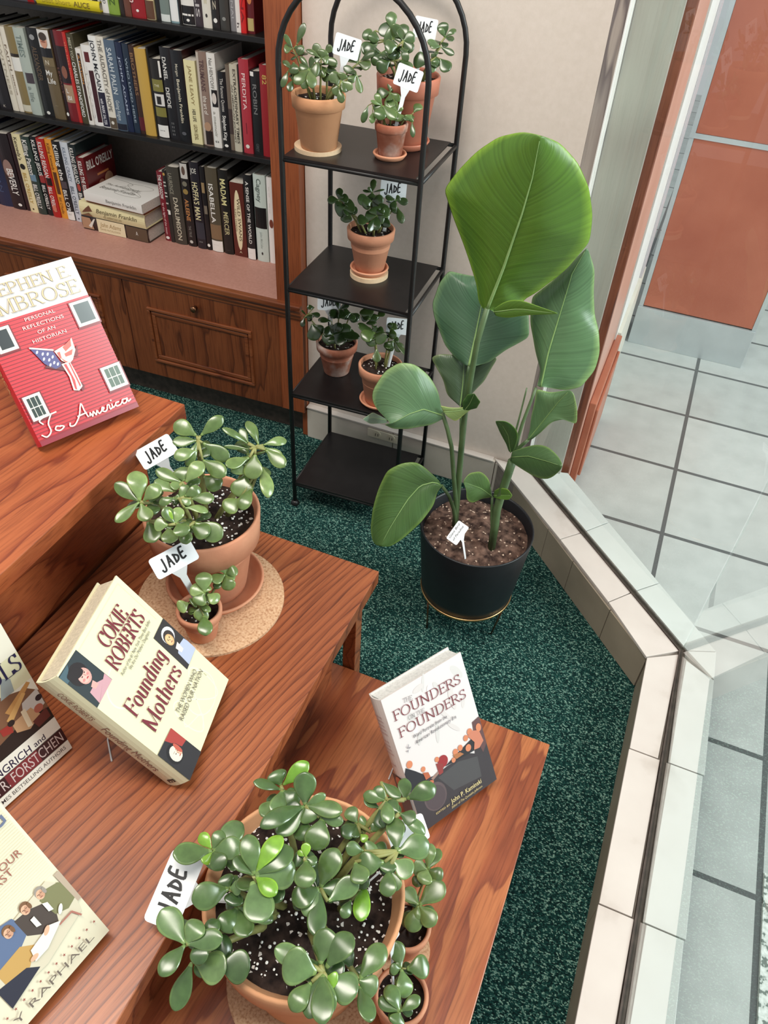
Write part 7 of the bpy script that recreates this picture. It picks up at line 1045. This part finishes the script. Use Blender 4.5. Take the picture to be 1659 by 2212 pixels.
potted('M1', 'jade plant alone on the second rack shelf', (-.632, 1.540, s2 + .0153), .033, .054, .095, M_clay, 19, (.68, .74, .66), .0022)
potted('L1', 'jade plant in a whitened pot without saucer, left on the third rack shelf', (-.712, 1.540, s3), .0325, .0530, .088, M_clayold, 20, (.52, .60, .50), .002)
saucer((-.563, 1.462, s3), .048, .012, 'orange saucer half hidden by a big leaf on the third rack shelf', M_clay)
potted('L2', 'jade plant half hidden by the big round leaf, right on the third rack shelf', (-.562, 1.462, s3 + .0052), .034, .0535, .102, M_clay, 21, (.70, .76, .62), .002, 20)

# ------------------------------------------------------------------ white stake labels lettered by hand
LET = {'J': [[(.35, 1.0), (.36, .5), (.30, .02), (.05, -.06), (-.06, .12)]],
       'A': [[(0.0, 0.0), (.28, 1.0)], [(.28, 1.0), (.52, .02)], [(.08, .40), (.46, .44)]],
       'D': [[(.10, .02), (.14, .88)], [(.06, .92), (.5, .62), (.42, .2), (.08, .0)]],
       'E': [[(.50, 1.0), (.14, .92), (.08, .04), (.50, .06)], [(.10, .5), (.44, .56)]]}
def stake(c, rt, n, foot, w, label, word='JADE', hfrac=.52, stem_w=.16, tl=.62, tops=0.0, name='plant_label'):
    c = Vector(c); n = Vector(n).normalized(); rt = Vector(rt); rt = (rt - n * rt.dot(n)).normalized(); up = n.cross(rt)
    foot = Vector(foot); h = w * hfrac
    M = Matrix(((rt.x, up.x, n.x, c.x), (rt.y, up.y, n.y, c.y), (rt.z, up.z, n.z, c.z), (0, 0, 0, 1)))
    e = empty(name, mat=M, label=label, cat='plant label', group='white stake labels')
    f = M.inverted() @ foot; r = w * .07
    def rr(x0, y0, x1, y1):
        P = []
        for cx, cy, a0 in ((x1 - r, y1 - r, 0), (x0 + r, y1 - r, 90), (x0 + r, y0 + r, 180), (x1 - r, y0 + r, 270)):
            P += [(cx + r * math.cos(math.radians(a0 + t)), cy + r * math.sin(math.radians(a0 + t))) for t in (0, 30, 60, 90)]
        return P
    m = MB(); m.prism(rr(-w / 2, -h / 2, w / 2, h / 2), -.0006, .0006)
    sw = w * stem_w / 2; d = Vector((f.x, f.y)) ; yb = -h / 2; 
    dx = (f.x) / max(1e-6, (abs(f.y))) ;
    q = [(-sw * 2.4, yb + .0005), (sw * 2.4, yb + .0005), (f.x * .22 + sw, yb + (f.y - yb) * .18), (f.x + sw * .8, f.y), (f.x, f.y + (f.y) * .04), (f.x - sw * .8, f.y), (f.x * .22 - sw, yb + (f.y - yb) * .18)]
    nz = f.z
    v0 = [m.bm.verts.new((x, y, nz * min(1, max(0, (y - yb) / (f.y - yb))) - .0006)) for x, y in q]; v1 = [m.bm.verts.new((x, y, nz * min(1, max(0, (y - yb) / (f.y - yb))) + .0006)) for x, y in q]
    m.bm.faces.new(v0[::-1]); m.bm.faces.new(v1)
    for i in range(len(q)): m.bm.faces.new((v0[i], v0[(i + 1) % len(q)], v1[(i + 1) % len(q)], v1[i]))
    m.build('stake_plate', M_tag, e)
    if not word: return e
    m = MB(); s = Print(m, (0, 0, .0006), (1, 0, 0), (0, 1, 0), (0, 0, 1)); x = -w * tl / 2; k = len(word); cw = w * tl / k; lh = h * .50
    if word == 'JADE':
        for i, ch in enumerate(word):
            sc = (1.05, 1.0, .82, 1.0)[i]; y0 = -h * .27 + (0, .05, .10, .13)[i] * h
            strokes = [[(x + p[0] * cw * 1.35, y0 + p[1] * lh * sc) for p in st] for st in LET[ch]]
            script(s, strokes, w * .042, (18, 18, 20), lambda a, b: (a, b)); x += cw
    else:
        for j, ln in enumerate(word.split('|')):
            s.text(ln, -w * .4, h * (.22 - .34 * j), w * .4, h * (.22 - .34 * j), h * .17, (40, 40, 44), shear=.3)
    m.build('hand_lettering', M_marker if word == 'JADE' else M_ink, e)
    return e
stake([-0.6531, 0.7500, 0.6865], [0.586, 0.748, 0.312], [0.471, -0.628, 0.62], [-0.618, 0.768, 0.590], 0.0590, 'white JADE stake behind the large potted jade on the middle bench', hfrac=.56)
stake([-0.5437, 0.6181, 0.6193], [0.565, 0.8, 0.203], [0.441, -0.501, 0.745], [-0.5300, 0.6400, 0.4980], 0.0662, 'white JADE stake in the little pot on the cork mat', hfrac=.50)
stake([-0.3291, 0.2646, 0.4794], [-0.067, 0.949, 0.308], [0.237, -0.284, 0.929], [-0.265, 0.300, 0.430], 0.082, 'white JADE stake partly under a leaf, left of the biggest jade plant', hfrac=.50)
stake([-0.0960, 0.4309, 0.5049], [0.717, 0.624, 0.132], [0.099, -0.327, 0.94], [-0.125, 0.385, 0.432], 0.050, 'white stake mostly hidden by leaves in front of the grey-white book', word='', hfrac=.62)
stake([-0.0765, 0.3500, 0.3700], [0.35, .9, 0.1], [0.93, -0.30, 0.15], [-0.0560, 0.325, 0.255], 0.030, 'narrow white stake seen edge-on beside the two smallest bench pots', word='', hfrac=.5)
stake([-0.672, 1.4854, 1.1078], [0.902, 0.365, -0.231], [0.414, -0.883, 0.222], [-0.690, 1.470, 1.010], 0.0487, 'white JADE stake in the left pot on the top rack shelf', hfrac=.72)
stake([-0.567, 1.6148, 1.1296], [0.943, 0.313, -0.115], [0.33, -0.925, 0.19], [-0.575, 1.600, 1.035], 0.0442, 'white JADE stake highest up, in the tall pot at the back of the rack', hfrac=.78)
stake([-0.559, 1.5161, 1.0658], [0.923, 0.275, -0.269], [0.347, -0.898, 0.271], [-0.5730, 1.4950, 0.970], 0.0495, 'white JADE stake in the tiny weathered pot on the top rack shelf', hfrac=.74)
stake([-0.601, 1.5825, 0.8309], [0.933, 0.358, -0.038], [0.347, -0.866, 0.361], [-0.612, 1.562, 0.735], 0.0560, 'white JADE stake against the wall in the second shelf pot', hfrac=.66)
stake([-0.7440, 1.562, 0.5379], [0.914, 0.405, -0.017], [0.362, -0.796, 0.485], [-0.725, 1.5500, 0.440], 0.0566, 'white JADE stake in the whitened pot on the third rack shelf', hfrac=.62)
stake([-0.5416, 1.5023, 0.5573], [0.946, 0.324, -0.026], [0.293, -0.815, 0.5], [-0.5480, 1.4750, 0.460], 0.0514, 'white JADE stake behind the right pot on the third rack shelf', hfrac=.7)

# ------------------------------------------------------------------ big-leaved plant in the black pot
PC = (-.2236, 1.2176)
PLN = empty('potted_bird_of_paradise', (PC[0], PC[1], 0), label='big-leaved bird of paradise plant in a matte black pot on thin legs', cat='potted plant')
m = MB(); m.lathe([(0, .104), (.098, .104), (.105, .108), (.108, .13), (.124, .298), (.1235, .300), (.121, .300), (.119, .297), (.113, .262), (.10, .20)], 72); m.build('pot', M_potblk, PLN)
m = MB(); m.lathe([(.1055, .100), (.1075, .102), (.1075, .106), (.1055, .108), (.103, .104), (.1055, .100)], 72); st_ring = m.build('stand_ring', M_brass, PLN, label='gold ring under the pot')
for k, (fx, fy) in enumerate(((-.2823, 1.1455), (-.142, 1.1904), (-.165, 1.300), (-.30, 1.285))):
    fx -= PC[0]; fy -= PC[1]; v = Vector((fx, fy)).normalized()
    m = MB(); m.tube([(v.x * .104, v.y * .104, .103), (fx * 1.04, fy * 1.04, .0005)], .0022, 8); m.build('leg', M_brass if False else M_knob, st_ring)
m = MB(); k = 14; R_ = .1145; zs = .272; rings = [[m.bm.verts.new((0, 0, zs + .01))]]
for i in range(1, k + 1):
    r0 = R_ * i / k; rings.append([m.bm.verts.new((r0 * math.cos(2 * math.pi * j / 48), r0 * math.sin(2 * math.pi * j / 48), zs + .010 * (1 - i / k) + .008 * noise.noise(Vector((r0 * math.cos(2 * math.pi * j / 48) * 40, r0 * math.sin(2 * math.pi * j / 48) * 40, 0))))) for j in range(48)])
for j in range(48): m.bm.faces.new((rings[0][0], rings[1][j], rings[1][(j + 1) % 48])).smooth = True
for a, b in zip(rings[1:], rings[2:]):
    for j in range(48): m.bm.faces.new((a[j], b[j], b[(j + 1) % 48], a[(j + 1) % 48])).smooth = True
m.build('soil', M_soil2, PLN)
def strelmat():
    mt, nt, b = newmat('broad_leaf'); uv = N(nt, 'ShaderNodeUVMap'); sp_ = N(nt, 'ShaderNodeSeparateXYZ'); nt.links.new(uv.outputs[0], sp_.inputs[0])
    # veins run obliquely from the midrib: coordinate = along - 0.35*|across|
    ab = N(nt, 'ShaderNodeMath', operation='ABSOLUTE'); nt.links.new(sp_.outputs[0], ab.inputs[0])
    ml = N(nt, 'ShaderNodeMath', operation='MULTIPLY'); ml.inputs[1].default_value = -.22; nt.links.new(ab.outputs[0], ml.inputs[0])
    ad = N(nt, 'ShaderNodeMath', operation='ADD'); nt.links.new(sp_.outputs[1], ad.inputs[0]); nt.links.new(ml.outputs[0], ad.inputs[1])
    cb = N(nt, 'ShaderNodeCombineXYZ'); nt.links.new(ad.outputs[0], cb.inputs[0])
    no = N(nt, 'ShaderNodeTexNoise'); no.inputs['Scale'].default_value = 46; no.inputs['Detail'].default_value = 3; nt.links.new(cb.outputs[0], no.inputs['Vector'])
    at = N(nt, 'ShaderNodeAttribute', attribute_name='Col')
    r = ramp(nt, [(0.3, (212, 212, 212)), (0.55, (245, 245, 245)), (0.8, (255, 255, 255))]); nt.links.new(no.outputs['Fac'], r.inputs[0])
    mx = N(nt, 'ShaderNodeMix', data_type='RGBA', blend_type='MULTIPLY'); mx.inputs[0].default_value = 1; nt.links.new(at.outputs['Color'], mx.inputs[6]); nt.links.new(r.outputs[0], mx.inputs[7])
    nt.links.new(mx.outputs[2], b.inputs['Base Color']); b.inputs['Roughness'].default_value = 0.36; b.inputs['Coat Weight'].default_value = 0.15; b.inputs['Coat Roughness'].default_value = .25
    bp = N(nt, 'ShaderNodeBump'); bp.inputs['Strength'].default_value = 0.35; bp.inputs['Distance'].default_value = 0.002; nt.links.new(no.outputs['Fac'], bp.inputs['Height']); nt.links.new(bp.outputs[0], b.inputs['Normal'])
    # thin blades let some light through
    tl = N(nt, 'ShaderNodeBsdfTranslucent'); nt.links.new(mx.outputs[2], tl.inputs[0]); ms = N(nt, 'ShaderNodeMixShader'); ms.inputs[0].default_value = .22
    out = nt.nodes['Material Output']; nt.links.new(b.outputs[0], ms.inputs[1]); nt.links.new(tl.outputs[0], ms.inputs[2]); nt.links.new(ms.outputs[0], out.inputs[0])
    return mt
M_str = strelmat()
LC = [(96, 138, 48), (84, 120, 88), (84, 106, 76), (104, 140, 98), (84, 118, 62), (104, 142, 96), (110, 148, 100), (86, 128, 66), (88, 122, 74), (106, 142, 80), (100, 140, 62), (74, 116, 60), (140, 164, 96), (96, 138, 54), (130, 156, 128)]
for idx, rows in enumerate(STREL):
    m = MB(); NX = 12; P = []
    nr = len(rows)
    for i, (l, c, r_) in enumerate(rows):
        l, c, r_ = [Vector(v) * 1e-4 - Vector((PC[0], PC[1], 0)) for v in (l, c, r_)]
        row = []; away = Vector((.1, .7, -.35)) * (.6 if nr < 15 else 1); tt = i / (nr - 1); wid = (l - r_).length
        for s in range(-NX // 2, NX // 2 + 1):
            u = abs(s) / (NX / 2); q = c.lerp(l if s < 0 else r_, u)
            q = q - away * (wid * .085 * math.sin(math.pi * u)) + away * (wid * .02 * math.exp(-(u * 7) ** 2))
            wav = .0022 * math.sin(tt * 23 + (1.7 if s < 0 else 0)) * u * u * min(1, wid * 9)
            row.append(m.bm.verts.new(q + away * wav))
        P.append(row)
    base = LC[idx]; yl = lin(tuple(min(255, x * y) for x, y in zip(base, (1.5, 1.35, 1.25))))
    for i in range(nr - 1):
        for s in range(NX):
            try: f = m.bm.faces.new((P[i][s], P[i][s + 1], P[i + 1][s + 1], P[i + 1][s]))
            except ValueError: continue
            f.smooth = True
            uvs = ((s, i), (s + 1, i), (s + 1, i + 1), (s, i + 1))
            for l, (a, b) in zip(f.loops, uvs):
                l[m.uv].uv = ((a - NX / 2) / (NX / 2), b / (nr - 1)); k_ = abs(a - NX / 2) / (NX / 2)
                l[m.cl] = yl if k_ > .99 else lin(base)
    bmesh.ops.remove_doubles(m.bm, verts=m.bm.verts[:], dist=1e-5)
    o = m.build('leaf_blade', M_str, PLN)
    md = o.modifiers.new('thick', 'SOLIDIFY'); md.thickness = .0007; md.offset = 0
    md = o.modifiers.new('sub', 'SUBSURF'); md.levels = 1; md.render_levels = 1
    wid = max((Vector(r[0]) - Vector(r[2])).length for r in rows) * 1e-4
    m = MB(); pts = [Vector(r[1]) * 1e-4 - Vector((PC[0], PC[1], 0)) - Vector((.1, .7, -.35)) * .0006 for r in rows][:-1]
    m.tube(pts, max(.0009, wid * .012), 8, r1=.0003); m.build('midrib', M_mid, o)
for r_, pts in STEMS:
    m = MB(); P = [Vector(p) * 1e-4 - Vector((PC[0], PC[1], 0)) for p in pts]
    if P[0].z < .42: P[0].z = .268 if P[0].z < .36 else P[0].z
    m.tube(P, r_ * .00078, 10, r1=r_ * .00055 if r_ < 11 else r_ * .00078); m.build('stalk', M_stalk, PLN)
stake([-0.2485, 1.1473, 0.3289], [0.30, 0.66, 0.66], [0.148, -0.696, 0.702], [-0.2205, 1.1350, 0.276], 0.046, 'small white printed stake in the dark soil of the big-leaved plant', word='Giant Bird|of Paradise', hfrac=.58, stem_w=.14)
